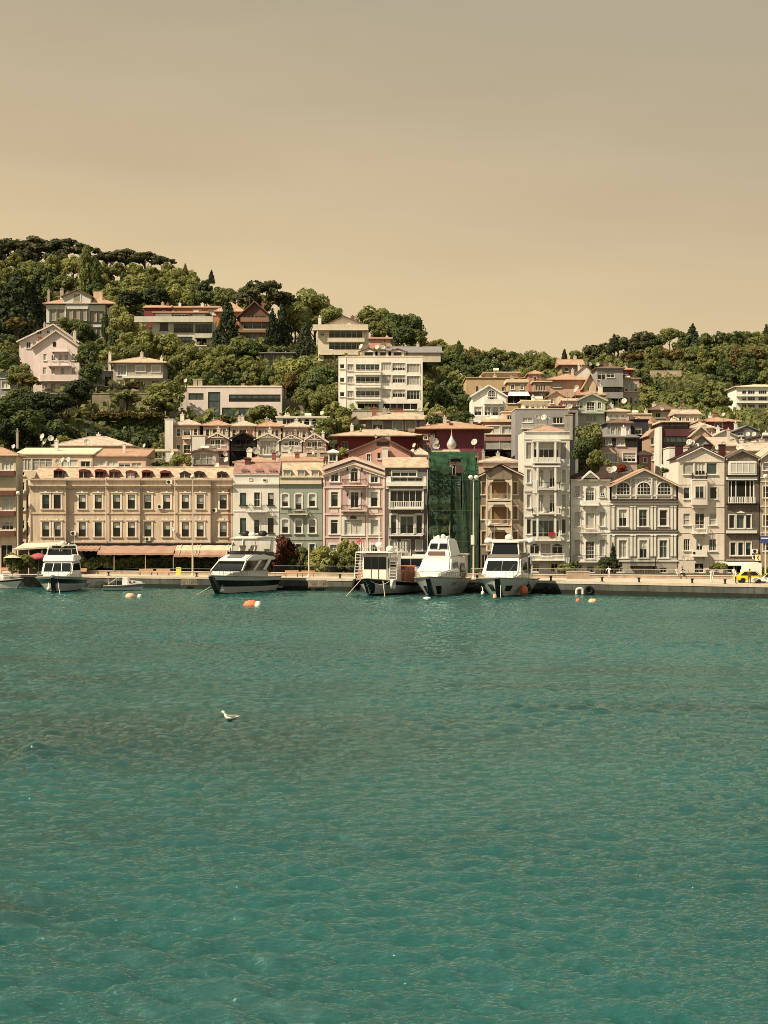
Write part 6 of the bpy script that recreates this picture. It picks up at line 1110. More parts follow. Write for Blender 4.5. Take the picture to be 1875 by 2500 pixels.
cabin(y, 'coachroof', [(3.5, 1.9, 2.0), (12.8, 2.3, .9), (11.6, 2.75, 1.3), (9.4, 3.0, 1.8), (3.5, 2.9, 2.05)], gel, bev=.1)
cabin(y, 'saloon', [(2.6, 2.5, 2.0), (10.2, 2.98, 1.72), (8.6, 4.2, 1.5), (2.6, 4.3, 1.8)], tint, bev=.05)
cabin(y, 'hardtop', [(1.0, 4.25, 1.95), (8.9, 4.15, 1.7), (8.4, 4.5, 1.62), (7.0, 4.95, 1.5), (4.0, 5.1, 1.7), (1.0, 4.6, 1.9)], gel, bev=.12)
glass(y, [(8.2, -.85, 4.62), (8.2, .85, 4.62), (7.1, .8, 4.97), (7.1, -.8, 4.97)], 'skylight', mat('skylight_smoke', C(120, 100, 78), .3, .1))
for sg in (-1, 1):
    b = MB(); b.panel([(4.9, sg*1.88, 2.9), (4.2, sg*1.9, 2.9), (2.2, sg*1.88, 4.5), (3.0, sg*1.88, 4.5)][::sg], .12); b.panel([(10.35, sg*1.7, 2.95), (10.0, sg*1.72, 2.95), (8.4, sg*1.5, 4.2), (8.7, sg*1.48, 4.2)][::sg], .1); b.panel([(7.4, sg*1.76, 2.9), (7.0, sg*1.78, 2.9), (4.9, sg*1.76, 4.2), (5.5, sg*1.72, 4.2)][::sg], .1); b.build('window_pillar', gel, y)
cabin(y, 'flybridge', [(1.2, 4.6, 1.85), (6.6, 5.0, 1.45), (6.0, 5.45, 1.4), (1.2, 5.3, 1.8)], navy, bev=.08)
b = MB()
for sg in (-1, 1): b.panel([(2.2, sg*1.65, 5.3), (1.4, sg*1.65, 5.3), (1.1, sg*1.6, 7.0), (1.7, sg*1.6, 7.0)][::sg], .1); b.tube((5.9, sg*1.3, 5.4), (5.3, sg*1.35, 7.0), .05)
b.build('roof_struts', gel, y); cabin(y, 'bimini_roof', [(.4, 7.0, 1.75), (6.2, 6.95, 1.5), (6.4, 7.1, 1.4), (3.6, 7.4, 1.6), (.4, 7.25, 1.7)], gel, bev=.1)
b = MB(); [b.panel([(a, q, 5.35), (a-.1, q+.7, 5.35), (a-.5, q+.7, 6.1), (a-.4, q, 6.1)], .15) for a, q in ((4.6, -1.0), (4.6, .3))]; b.build('seat', cream, y)
dome(y, 3.2, 0, 7.4, .38); antenna(y, 2.4, 1.2, 7.2, 1.6); b = MB(); b.panel([(.6, -1.75, 7.1), (.2, -1.75, 7.1), (-.6, -1.75, 7.5), (-.2, -1.75, 7.55)], .08); b.build('roof_fin', gel, y); [dome(y, 2.6, q, 7.4, .5, 'covered_dome', iron) for q in (-1.0, 1.0)]
b = MB(); b.mesh([(x, q*w_, z) for q in (-1, 1) for x, w_, z in ((-1.3, 1.9, .35), (.1, 2.1, .35), (.1, 2.1, .55), (-1.3, 1.9, .55))], [(0,1,2,3),(7,6,5,4),(0,4,5,1),(1,5,6,2),(2,6,7,3),(3,7,4,0)]); b.build('swim_platform', rubb, y)
bowrail(y, fn, .6, .98, .6); fender(y, L*.9, .7, .25, .22, .5); rope(y, (L*.93, -.4, 1.0), (L+1.2, -1.4, -.2), .05, .035)
# --- wooden workboat with ladders
L, Bm = 15, 5.6; y = boat('workboat', 'white wooden workboat with black stem, wheelhouse, ladders and orange-brown stern rails', 'workboat', 900, 1455, 19, L); y.scale = (1.05, 1.1, 1.0); LM.append((930, 1400, 'the workboat'))
fa = (Bm, 2.2, 1.35, .10, 3.2, 2.0, .25)
fn = hull(y, L, Bm, 2.2, 1.35, [(-1, 0), (.12, 1), (.72, 2), (.97, 2), (1, 1)], [anti, hgrey, navy, teakd], .10, 3.2, pw=2.0, flare=.25)
st = MB(); st.mesh([(L*.8, -.5, .5), (L*.9, -.35, .3), (L*1.0, -.4, 2.15), (L*.9, -.9, 2.0), (L*.8, .5, .5), (L*.9, .35, .3), (L*1.0, .4, 2.15), (L*.9, .9, 2.0)], [(0,1,2,3),(7,6,5,4),(0,4,5,1),(1,5,6,2),(2,6,7,3),(3,7,4,0)]); st.build('stem_guard', navy, y)
cabin(y, 'wheelhouse', [(6.5, 1.5, 1.55), (11.6, 1.8, 1.5), (11.6, 4.9, 1.5), (11.2, 5.3, 1.45), (6.5, 5.3, 1.55)], gel, bev=.12)
gb = MB()
for a, c in ((-1.35, -.47), (-.43, .43), (.47, 1.35)): gb.panel([(11.62, a, 3.3), (11.62, c, 3.3), (11.62, c, 4.85), (11.62, a, 4.85)], .03)
gb.build('window', tint, y); gb = MB(); [gb.box(11.61, 11.66, q-.03, q+.03, 1.8, 3.3) for q in (-.45, .45)]; gb.build('seam', navy, y)
for sg in (-1, 1): glass(y, [(11.2, sg*1.52, 3.4), (8, sg*1.56, 3.4), (8, sg*1.56, 4.7), (11.2, sg*1.52, 4.7)][::sg], 'side_window')
b = MB(); b.box(6.0, 11.9, -2.2, 2.2, 5.32, 5.5); b.build('roof', gel, y)
for q in (-2.1, 2.1):
    b = MB(); [b.tube((11.5, q+e, 1.9), (10.9, q+e, 5.4), .05, 5) for e in (-.45, .45)]
    for k in range(9): b.box(11.5-.6*k/9-.1, 11.5-.6*k/9+.1, q-.45, q+.45, 2.0+.38*k, 2.06+.38*k)
    b.build('ladder', white, y)
b = MB(); grd = mat('stern_rail_orange', C(196, 122, 78), .7, .15)
for sg in (-1, 1):
    for t in np.linspace(.05, .72, 26): x, w, z = fn(t); b.tube((x, sg*(w-.1), z), (x, sg*(w-.1), z+1.4), .035, 4)
    b.path([(fn(t)[0], sg*(fn(t)[1]-.1), fn(t)[2]+1.4) for t in np.linspace(.05, .72, 8)], .05, 5)
b.build('stern_rail', grd, y); b = MB()
for sg in (-1, 1):
    for k in range(9): x = 6.2+k*.6; b.tube((x, sg*2.15, 5.5), (x, sg*2.15, 6.7), .03, 4)
    for z in (5.9, 6.3, 6.7): b.tube((6.2, sg*2.15, z), (11, sg*2.15, z), .03, 4)
b.build('roof_rail', white, y); b = MB(); [b.box(x, x+.1, -2.3, 2.3, 3.5, 3.6) for x in (3.2, 6.4)]; [b.tube((x, q, 1.4), (x, q, 3.5), .06, 5) for x in (3.3, 5) for q in (-2.1, 2.1)]; b.build('awning_post', grd, y)
cabin(y, 'deck_shelter', [(2.6, 1.3, 2.0), (6.4, 1.35, 2.0), (6.4, 3.5, 2.0), (2.6, 3.5, 2.0)], mat('shelter_brown', C(150, 92, 66), .8, .25, 2))
b = MB(); b.tube((10, 0, 5.5), (10, 0, 8.3), .12, 8, .06); [b.box(9.9, 10.1, -.3, .3, z, z+.08) for z in (6.6, 7.2, 7.8)]; b.build('mast', white, y); dome(y, 10, 0, 6.0, .45, 'search_light'); antenna(y, 10.6, 1.3, 5.5, 3.2); antenna(y, 10.6, -1.2, 5.5, 3); dome(y, 11.2, 1.7, 5.5, .5, 'life_raft')
fs = MB(); fs.tube((9, -2.2, 5.5), (8.2, -2.9, 7.2), .03, 5); fs.build('flag_pole', white, y); fb = MB(); fb.mesh([(8.3, -2.8, 7.1), (8.1, -3.5, 6.7), (8.5, -3.0, 6.3), (8.6, -2.6, 6.5), (8.3, -2.8, 7.12), (8.12, -3.5, 6.72), (8.52, -3.0, 6.32), (8.62, -2.6, 6.52)], [(0,1,2,3),(7,6,5,4),(0,4,5,1),(1,5,6,2),(2,6,7,3),(3,7,4,0)]); fb.build('flag', MATS['red_cloth'], y)
for sg, t in ((1, .8), (-1, .78), (-1, .6)):
    x, w, z = fn(t); b = MB(); b.lathe([(.25+.22*math.cos(k*math.pi/4)+.25, .2*math.sin(k*math.pi/4)) for k in range(9)], (x, sg*(w+.25), z-.5), 14, Matrix.Rotation(R(90), 3, 'X')); b.build('tyre_fender', white if sg > 0 else mat('tyre_rubber', (.015, .015, .015), .8), y, True)
b = MB(); b.tube((L*.93, -.9, 2.0), (L+1.6, -2.0, -.3), .05, 6); b.tube((L*.9, 1.6, 1.9), (L*.93, 2.0, -.3), .05, 6); b.build('mooring_rods', cream, y); rope(y, (L*.98, .3, 2.1), (L*.85, 2.1, 1.8), .5, .04)
# --- tall middle yacht with enclosed bridge
L, Bm = 17.5, 6.2; y = boat('tall_yacht', 'tall white yacht with enclosed upper bridge and twin black hull windows, bow to camera', 'yacht', 1046, 1458, 11, L); LM.append((1075, 1390, 'the tall middle yacht'))
fa = (Bm, 2.5, 1.9, .16, 2.4, 1.6, .36)
fn = hull(y, L, Bm, 2.5, 1.9, [(-1, 0), (.04, 1), (.45, 1), (.8, 2), (1, 2)], [anti, hgrey, gel, gel], .16, 2.4, pw=1.6, flare=.36)
st = MB(); st.mesh([(L*.78, -.34, -.2), (L*.85, -.3, -.2), (L*1.0, -.26, 2.25), (L*.93, -.26, 2.25), (L*.78, .34, -.2), (L*.85, .3, -.2), (L*1.0, .26, 2.25), (L*.93, .26, 2.25)], [(0,1,2,3),(7,6,5,4),(0,4,5,1),(1,5,6,2),(2,6,7,3),(3,7,4,0)]); st.build('stem_guard', navy, y)
for sd_ in (-1, 1): hullpatch(y, L, fa, .80, .88, .12, .55, sd_, navy, skew=.045)
for t in (.62, .67): hullpatch(y, L, fa, t, t+.015, .6, .78, -1, navy, 'porthole'); hullpatch(y, L, fa, t, t+.015, .6, .78, 1, navy, 'porthole')
cabin(y, 'bulwark', [(9.5, 2.0, 2.95), (16.2, 2.4, 1.1), (15.4, 2.95, 1.3), (12.5, 3.3, 2.2), (9.5, 3.4, 2.75)], gel, bev=.15)
glass(y, [(15.45, -1.0, 2.62), (15.45, .75, 2.62), (14.9, .72, 2.98), (14.9, -1.05, 2.98)], 'windscreen', mat('deck_cushion', C(120, 96, 76), .7, .2))
cabin(y, 'deckhouse', [(2.2, 2.0, 2.6), (13.2, 2.9, 2.1), (10.2, 4.75, 1.75), (2.2, 4.9, 2.4)], gel, bev=.2)
for sg in (-1, 1):
    glass(y, [(11.2, sg*2.28, 2.9), (8.2, sg*2.5, 2.8), (8.2, sg*2.3, 4.2), (10.4, sg*1.98, 4.0)][::sg], 'side_window')
    b = MB(); b.panel([(7.0, sg*2.62, 1.9), (4.6, sg*2.75, 1.9), (3.8, sg*2.7, 2.6), (4.3, sg*2.6, 4.0), (6.0, sg*2.5, 4.0), (7.4, sg*2.5, 2.8)][::sg], .04); b.build('side_window', tint, y)
cabin(y, 'bridge', [(3.2, 4.85, 2.0), (9.8, 4.7, 1.7), (8.6, 6.9, 1.15), (7.6, 7.15, 1.05), (3.2, 7.1, 1.35)], gel, bev=.18)
glass(y, [(9.72, -1.3, 5.05), (9.72, .9, 5.05), (9.42, .85, 5.5), (9.42, -1.25, 5.5)], 'windscreen', mat('bridge_shade', C(96, 62, 44), .5, .2)); glass(y, [(9.3, -1.15, 5.85), (9.3, 1.1, 5.85), (8.92, 1.02, 6.5), (8.92, -1.05, 6.5)], 'windscreen')
gb = MB(); gb.panel([(9.36, -.1, 5.8), (9.36, .1, 5.8), (8.97, .1, 6.55), (8.97, -.1, 6.55)], .05); gb.build('windscreen_bar', gel, y)
b = MB(); b.box(-.2, 4.2, -2.6, 2.6, 4.95, 5.15); b.build('upper_deck', gel, y); b = MB(); [b.box(.2, .45, q, q+.3, 2.0, 4.94) for q in (-2.4, 2.1)]; b.build('deck_post', gel, y)
antenna(y, 6.5, 1.0, 7.1, 2.3, .1); [dome(y, 7.0, q, 7.15, r_, 'radar_dome') for q, r_ in ((-.75, .16), (-.4, .26), (.25, .34), (.75, .2))]; b = MB(); [b.tube((6.8, q, 7.1), (6.8, q, 7.5), .04) for q in (-1., .95)]; b.build('deck_light', whitep, y)
bowrail(y, fn, .5, .9, .7); b = MB(); [b.lathe([(.02, -.4), (.16, -.3), (.18, .2), (.1, .35)], (6+k*.7, -3.0, 2.0+.1*k), 8) for k in range(3)]; b.build('fender', navy, y, True)
b = MB(); b.mesh([(x, q*w_, z) for q in (-1, 1) for x, w_, z in ((-1.5, 2.6, .4), (.1, 2.8, .4), (.1, 2.8, .62), (-1.5, 2.6, .62))], [(0,1,2,3),(7,6,5,4),(0,4,5,1),(1,5,6,2),(2,6,7,3),(3,7,4,0)]); b.build('swim_platform', gel, y)
hullpatch(y, L, fa, .2, .42, .05, .5, -1, cream, 'side_boarding_platform')
# --- right yacht with radar arch domes
L, Bm = 14.5, 6.3; y = boat('arch_yacht', 'white yacht with twin radar domes on its arch, rightmost of the large boats', 'yacht', 1218, 1457.5, 12, L); y.scale = (1.08, 1.14, 1.06); LM.append((1240, 1390, 'the twin-domed yacht'))
fa = (Bm, 2.25, 1.8, .13, 2.7, 1.6, .34)
fn = hull(y, L, Bm, 2.25, 1.8, [(-1, 0), (.05, 1), (.45, 1), (.8, 1), (1, 2)], [anti, hgrey, gel, gel], .13, 2.7, pw=1.6, flare=.34)
st = MB(); st.mesh([(L*.82, -.36, -.2), (L*.89, -.32, -.2), (L*1.0, -.28, 2.1), (L*.94, -.28, 2.1), (L*.82, .36, -.2), (L*.89, .32, -.2), (L*1.0, .28, 2.1), (L*.94, .28, 2.1)], [(0,1,2,3),(7,6,5,4),(0,4,5,1),(1,5,6,2),(2,6,7,3),(3,7,4,0)]); st.build('stem_guard', navy, y)
hullpatch(y, L, fa, .84, .93, .3, .66, -1, navy); hullpatch(y, L, fa, .62, .74, .52, .72, -1, navy); hullpatch(y, L, fa, .84, .92, .3, .6, 1, navy)
cabin(y, 'deckhouse', [(2.0, 1.8, 2.3), (12.4, 2.15, 1.5), (11.2, 2.7, 2.0), (9.6, 4.3, 1.95), (8.6, 4.6, 1.8), (2.0, 4.6, 2.1)], gel, bev=.18)
glass(y, [(10.98, -1.68, 3.0), (10.98, 1.68, 3.0), (9.9, 1.62, 4.1), (9.9, -1.62, 4.1)], 'windscreen'); b = MB(); b.tube((10.98, 0, 3.0), (9.9, 0, 4.12), .04, 4); b.tube((11.04, .9, 3.0), (10.4, 1.35, 3.7), .025, 4); b.tube((11.04, -.9, 3.0), (10.5, -.3, 3.5), .025, 4); b.build('wiper', steel, y)
for sg in (-1, 1): glass(y, [(10.4, sg*2.02, 2.7), (5.4, sg*2.2, 2.6), (6.2, sg*2.12, 4.2), (9.4, sg*1.98, 4.1)][::sg], 'side_window'); b = MB(); b.panel([(4.4, sg*2.25, 2.4), (3.8, sg*2.25, 2.4), (1.0, sg*2.2, 4.3), (3.6, sg*2.2, 4.6)][::sg], .06); b.build('side_wing', tint, y)
cabin(y, 'flybridge', [(2.0, 4.62, 2.1), (9.2, 4.45, 1.85), (8.6, 4.85, 1.75), (2.0, 5.0, 2.05)], mat('flybridge_edge', C(120, 100, 76), .5, .1), bev=.08)
glass(y, [(7.9, -1.5, 4.9), (7.9, 1.5, 4.9), (7.3, 1.3, 6.2), (7.3, -1.3, 6.2)], 'windscreen'); b = MB()
for sg in (-1, 1): b.path([(7.95, sg*1.55, 4.85), (7.3, sg*1.35, 6.25)], .07); b.panel([(4.5, sg*1.95, 4.8), (3.6, sg*1.95, 4.8), (3.9, sg*1.75, 6.4), (4.4, sg*1.75, 6.4)][::sg], .12)
b.build('arch_leg', gel, y); cabin(y, 'radar_arch', [(3.2, 6.3, 2.2), (7.6, 6.2, 1.5), (7.6, 6.38, 1.5), (3.2, 6.62, 2.2)], gel, bev=.06)
[dome(y, 4.0, q, 6.05, .52) for q in (-2.35, 2.35)]; dome(y, 4.6, 0, 6.55, .45); [antenna(y, 3.8, q, 6.5, 1.7, .15) for q in (-1.8, 1.5)]
bowrail(y, fn, .5, .93, .7); fender(y, 9, 2.75, .5, .3, .9, navy); fender(y, 6, -2.8, .2, .3, .9, navy); fender(y, 4.5, -2.85, .2, .3, .9, navy); b = MB(); b.lathe([(.05, -.5), (.4, -.35), (.5, .2), (.3, .6), (.05, .7)], (10.2, 2.35, .6), 10); b.build('fender', orange, y, True); fender(y, L*.78, -2.0, .1, .2, .5)
rope(y, (L*.96, .3, 1.5), (L+.8, .5, -.2), .05); rope(y, (5, -2.5, 1.8), (-1, -7, 1.7), .8, .03)
# --- two small boats
L, Bm = 5.6, 2.0; y = boat('fishing_boat', 'small open white fishing boat with grey stripe moored beside the quay', 'fishing boat', 352, 1441.5, -84, L); LM.append((310, 1425, 'the fishing boat'))
fn = hull(y, L, Bm, .95, .62, [(-1, 0), (.1, 1), (.55, 2), (.98, 1), (1, 1)], [anti, hgrey, mat('hull_mid_grey', C(150, 138, 116), .5, .1), teakd], .12, 2.0, pw=1.8)
cabin(y, 'foredeck', [(3.2, .75, .85), (5.3, .95, .15), (5.0, 1.25, .2), (3.6, 1.35, .7), (3.2, 1.3, .8)], gel, bev=.06); cabin(y, 'cuddy', [(2.5, .7, .7), (3.4, .75, .7), (3.3, 1.75, .6), (2.6, 1.8, .65)], gel, bev=.05)
for sg in (-1, 1): b = MB(); [b.panel([(x, sg*.74, 1.05), (x+.3, sg*.72, 1.05), (x+.3, sg*.7, 1.25), (x, sg*.72, 1.25)][::-sg], .02) for x in (3.5, 4.1)]; b.build('porthole', tint, y)
b = MB(); b.tube((.5, .1, .7), (.3, .1, 2.0), .03); b.tube((.5, 0, .9), (1.6, .5, 1.7), .04); [b.tube((1.7, q, .7), (1.7, q, 1.9), .03) for q in (-.6, .6)]; b.tube((1.7, -.6, 1.9), (1.7, .6, 1.9), .03); b.build('gantry', white, y); b = MB(); b.box(1.5, 2.4, -.5, .5, .6, 1.3); b.build('engine_box', navy, y)
L, Bm = 7, 2.5; y = boat('open_boat', 'small white boat with black gunwale half cut off at the left edge', 'boat', 52, 1438.5, -68, L); LM.append((20, 1425, 'the left open boat'))
fn = hull(y, L, Bm, 1.5, 1.0, [(-1, 0), (.08, 1), (.8, 2), (.98, 2), (1, 1)], [anti, hgrey, navy, teakd], .15, 2.0, pw=1.8)
cabin(y, 'cuddy', [(1.5, 1.0, 1.0), (4.6, 1.2, .8), (4.2, 2.0, .7), (1.5, 2.1, .85)], gel, bev=.08); bowrail(y, fn, .55, .95, .5)
b = MB(); blob(b, (0, 0, .1), (1.6, .9, .9)); o = b.build('tarpaulin_heap', mat('tarp_dark', (.03, .032, .03), .8, .4, 3), None); o.location = behind(241, -1.1); o.location.z = 0; tag(o, 'dark tarpaulin covered dinghy against the quay between left yacht and fishing boat', 'covered dinghy')
for px, l, r_ in ((1332, 'dark tyre fender on the quay face right of the twin-domed yacht', .45), (1352, 'smaller dark tyre fender further right on the quay face', .35), (1438, 'black round fender low on the quay face beside white arch fender', .6)):
    p = behind(px, -.35); o = MB(); o.lathe([(r_*.72+r_*.28*math.cos(k*math.pi/4), r_*.28*math.sin(k*math.pi/4)) for k in range(9)], (0, 0, 0), 16, Matrix.Rotation(R(90), 3, 'X')); o = o.build('tyre_fender', mat('tyre_rubber', (.015, .015, .015), .8), None, True); o.location = (p.x, p.y, .6); tag(o, l, 'tyre')
# ---------------------------------------------------------------- people
skin = mat('skin', C(176, 122, 88), .6, .05); hair = mat('hair_dark', (.02, .015, .012), .6)
def person(loc, rz, label, shirt, trousers, pose='stand', arm=(.1, .1), hairm=None, z0=0.):
    o = empty('person', loc, rz, label, 'person', None); sit = pose == 'sit'; hz = .52 if sit else .92
    lean = .12 if pose in ('sit', 'lean') else .0
    J = {'pelvis': (0, 0, hz, .15), 'waist': (0, -lean*.3, hz+.18, .135), 'chest': (0, -lean*.7, hz+.42, .15), 'neck': (0, -lean, hz+.58, .055), 'head0': (0, -lean-.01, hz+.66, .085), 'head': (0, -lean-.015, hz+.76, .095), 'crown': (0, -lean-.01, hz+.83, .06)}
    E = [('pelvis', 'waist'), ('waist', 'chest'), ('chest', 'neck'), ('neck', 'head0'), ('head0', 'head'), ('head', 'crown')]
    for s_, n in ((-1, 'l'), (1, 'r')):
        J['hip'+n] = (s_*.1, 0, hz-.05, .095)
        if sit: J['kn'+n] = (s_*.12, -.45, hz, .06); J['an'+n] = (s_*.12, -.42, .09, .04); J['to'+n] = (s_*.13, -.6, .04, .035)
        else:
            st_ = (.12*s_ if pose == 'walk' else .02*s_); J['kn'+n] = (s_*.1, -st_*.6-.02, hz*.53, .06); J['an'+n] = (s_*.1, st_*1.0, .09, .042); J['to'+n] = (s_*.12, st_-.16, .04, .035)
        a = arm[0] if s_ < 0 else arm[1]
        J['sh'+n] = (s_*.19, -lean*.8, hz+.5, .062); J['el'+n] = (s_*(.25+.1*a), -lean-.02-.15*a, hz+.25+.1*a, .042); J['wr'+n] = (s_*(.24-.05*a), -lean-.06-.38*a, hz+.03+.4*a, .028); J['pa'+n] = (s_*(.235-.06*a), -lean-.075-.45*a, hz-.06+.44*a, .033)
        E += [('pelvis', 'hip'+n), ('hip'+n, 'kn'+n), ('kn'+n, 'an'+n), ('an'+n, 'to'+n), ('chest', 'sh'+n), ('sh'+n, 'el'+n), ('el'+n, 'wr'+n), ('wr'+n, 'pa'+n)]
    ks = list(J); me = bpy.data.meshes.new('skel'); me.from_pydata([J[k][:3] for k in ks], [(ks.index(a), ks.index(b)) for a, b in E], [])
    so_ = bpy.data.objects.new('skel', me); COL.objects.link(so_); md = so_.modifiers.new('s', 'SKIN'); md.use_smooth_shade = True; sd2 = so_.modifiers.new('d', 'SUBSURF'); sd2.levels = 1
    for v, k in zip(me.skin_vertices[0].data, ks): v.radius = (J[k][3], J[k][3]*(.72 if k in ('chest', 'waist', 'pelvis') else 1)); v.use_root = k == 'pelvis'
    dg = bpy.context.evaluated_depsgraph_get(); m2 = bpy.data.meshes.new_from_object(so_.evaluated_get(dg)); bpy.data.objects.remove(so_)
    mb = MB(); V = [tuple(v.co) for v in m2.vertices]; Fs = [tuple(p.vertices) for p in m2.polygons]; bpy.data.meshes.remove(m2); n0 = len(V); mb.v = V; mb.f = Fs
    for f in Fs:
        c = sum((Vector(V[k]) for k in f), Vector())/len(f); up = c.z-hz
        arm_ = abs(c.x) > .19 and c.z > .4 and up > -.2 and c.y > -.9
        if up > .56: mi = 0
        elif c.z < .085: mi = 3
        elif arm_ and (c.z < hz+.2+.1 and abs(c.x) > .2 and (up < .12 or c.y < -.25)) : mi = 0
        elif up > -.01 and not (sit and c.y < -.16): mi = 1
        else: mi = 2
        mb.i.append(mi)
    mb.m = 0
    for s_, n in ((-1, 'l'), (1, 'r')):
        p = Vector(J['pa'+n][:3]); d = (p-Vector(J['wr'+n][:3])).normalized(); sdv = d.cross(Vector((0, 0, 1) if abs(d.z) < .9 else (0, 1, 0))).normalized()
        for k, ln in ((-1.5, .06), (-.5, .075), (.5, .08), (1.5, .07)): q = p+sdv*k*.017+d*.02; mb.tube(q, q+d*ln*.6, .009, 5, .008); mb.tube(q+d*ln*.6, q+d*ln*1.1+Vector((0, -.015, 0)), .008, 5, .006)
        q = p-sdv*.03*s_; mb.tube(q, q-sdv*s_*.02+d*.05, .01, 5, .008)
    h = Vector(J['head'][:3]); mb.tube(h+Vector((0, -.085, .0)), h+Vector((0, -.115, -.025)), .012, 5, .016); [mb.tube(h+Vector((q*.088, 0, -.02)), h+Vector((q*.105, .01, .02)), .02, 5) for q in (-1, 1)]
    mb.m = 3; [mb.tube(h+Vector((q*.032, -.083, .012)), h+Vector((q*.032, -.095, .012)), .009, 6) for q in (-1, 1)]; mb.box(-.025, .025, h.y-.098, h.y-.085, h.z-.062, h.z-.055)
    mb.build('body', [skin, shirt, trousers, mat('shoe_dark', (.02, .018, .016), .7)], o, True, fix=False)
    hb_ = MB(); blob(hb_, h+Vector((0, .02, .035)), (.105, .108, .095), 12); hb_.build('hair', hairm or hair, o, True); return o
tw = mat('cloth_white', C(232, 208, 166), .85, .08, 6); tk = mat('cloth_black', (.02, .02, .022), .85); tg = mat('cloth_stone', C(206, 180, 140), .85, .08, 6); tn = mat('cloth_brown', C(92, 66, 50), .85)
def on_wall(px): p = behind(px, 6.5+(px-900)/1000*6.5 if px > 900 else 6.5); return Vector((p.x, p.y+.1, QZ+.27))
person(on_wall(1653), R(15), 'person in white top seated on the low wall, left of the seated pair', tw, tg, 'sit', (.5, .3)); person(on_wall(1664)+Vector((0, -.05, 0)), R(35), 'person in white shirt and black trousers seated on low wall, leaning right', tw, tk, 'sit', (.6, .8))
person(behind(1737, 3.2), R(20), 'person all in white standing with raised elbow on the quay', tw, tw, 'walk', (.9, .2)); person(behind(1796, 1.2), R(70), 'person in dark trousers and white top standing left of the taxi', tw, tk, 'stand', (.6, .4)); person(behind(1830, 2.2), R(170), 'person in brown clothes standing against the yellow taxi', tn, tn, 'stand', (.5, .5))
person(behind(1487, 8.0), R(-30), 'person in white leaning on the railing by the dark cypress', tw, tg, 'lean', (.7, .5)); person(behind(1792, 9), R(10), 'person in white behind the taxi beside low wall', tw, tg, 'stand', (.3, .2))
person(behind(1014, 3.5)+Vector((0, 0, .0)), R(-20), 'person in pale pink top standing on quay between workboat and tall yacht', mat('cloth_rose', C(206, 160, 136), .85), tg, 'stand', (.4, .5)); pz = at(1101, 1160, YF+.2); person(pz, R(30), 'worker in white on the scaffolding inside the netting gap', tw, tg, 'lean', (.7, .6))
pz = at(131, 880.5, 212.6); person(pz, R(10), 'person in white standing on balcony of the rose white villa', tw, tw, 'stand', (.5, .3))
# ---------------------------------------------------------------- trees
def leafmat(name, col, col2, tr=.3):
    if name in MATS: return MATS[name]
    m = bpy.data.materials.new(name); m.use_nodes = True; t = m.node_tree; t.nodes.clear(); L = t.links.new
    out = N(t, 'ShaderNodeOutputMaterial'); tc = N(t, 'ShaderNodeTexCoord'); oi = N(t, 'ShaderNodeObjectInfo'); no = N(t, 'ShaderNodeTexNoise'); no.inputs['Scale'].default_value = 2.6; no.inputs['Detail'].default_value = 3
    L(tc.outputs['Object'], no.inputs[0]); mr = N(t, 'ShaderNodeMapRange'); mr.inputs[1].default_value = .32; mr.inputs[2].default_value = .68; L(no.outputs[0], mr.inputs[0])
    ad = N(t, 'ShaderNodeMath', operation='MULTIPLY_ADD'); ad.inputs[1].default_value = .7; L(mr.outputs[0], ad.inputs[0])
    rr = N(t, 'ShaderNodeMath', operation='MULTIPLY'); rr.inputs[1].default_value = .45; L(oi.outputs['Random'], rr.inputs[0]); L(rr.outputs[0], ad.inputs[2])
    mx = N(t, 'ShaderNodeMix', data_type='RGBA'); mx.inputs[6].default_value = (*col, 1); mx.inputs[7].default_value = (*col2, 1); L(ad.outputs[0], mx.inputs[0])
    df = N(t, 'ShaderNodeBsdfDiffuse'); tl = N(t, 'ShaderNodeBsdfTranslucent'); ms = N(t, 'ShaderNodeMixShader'); ms.inputs[0].default_value = tr
    L(mx.outputs[2], df.inputs[0]); L(mx.outputs[2], tl.inputs[0]); L(df.outputs[0], ms.inputs[1]); L(tl.outputs[0], ms.inputs[2]); L(ms.outputs[0], out.inputs[0]); MATS[name] = m; return m
LEAF = dict(bright=leafmat('leaf_bright', (.17, .195, .075), (.37, .37, .14), .38), mid=leafmat('leaf_mid', (.12, .145, .062), (.28, .29, .115), .38), dark=leafmat('leaf_dark', (.058, .085, .042), (.15, .18, .075), .3),
    conifer=leafmat('leaf_conifer', (.030, .044, .029), (.072, .086, .048), .15), pine=leafmat('leaf_pine', (.05, .06, .036), (.12, .12, .064), .15), olive=leafmat('leaf_olive', (.13, .11, .05), (.24, .19, .08)), purple=leafmat('leaf_purple', (.06, .028, .022), (.19, .08, .055)), red=leafmat('leaf_red', (.17, .035, .02), (.33, .09, .05)))
bark = mat('bark', (.07, .05, .035), .95, .3, 2)
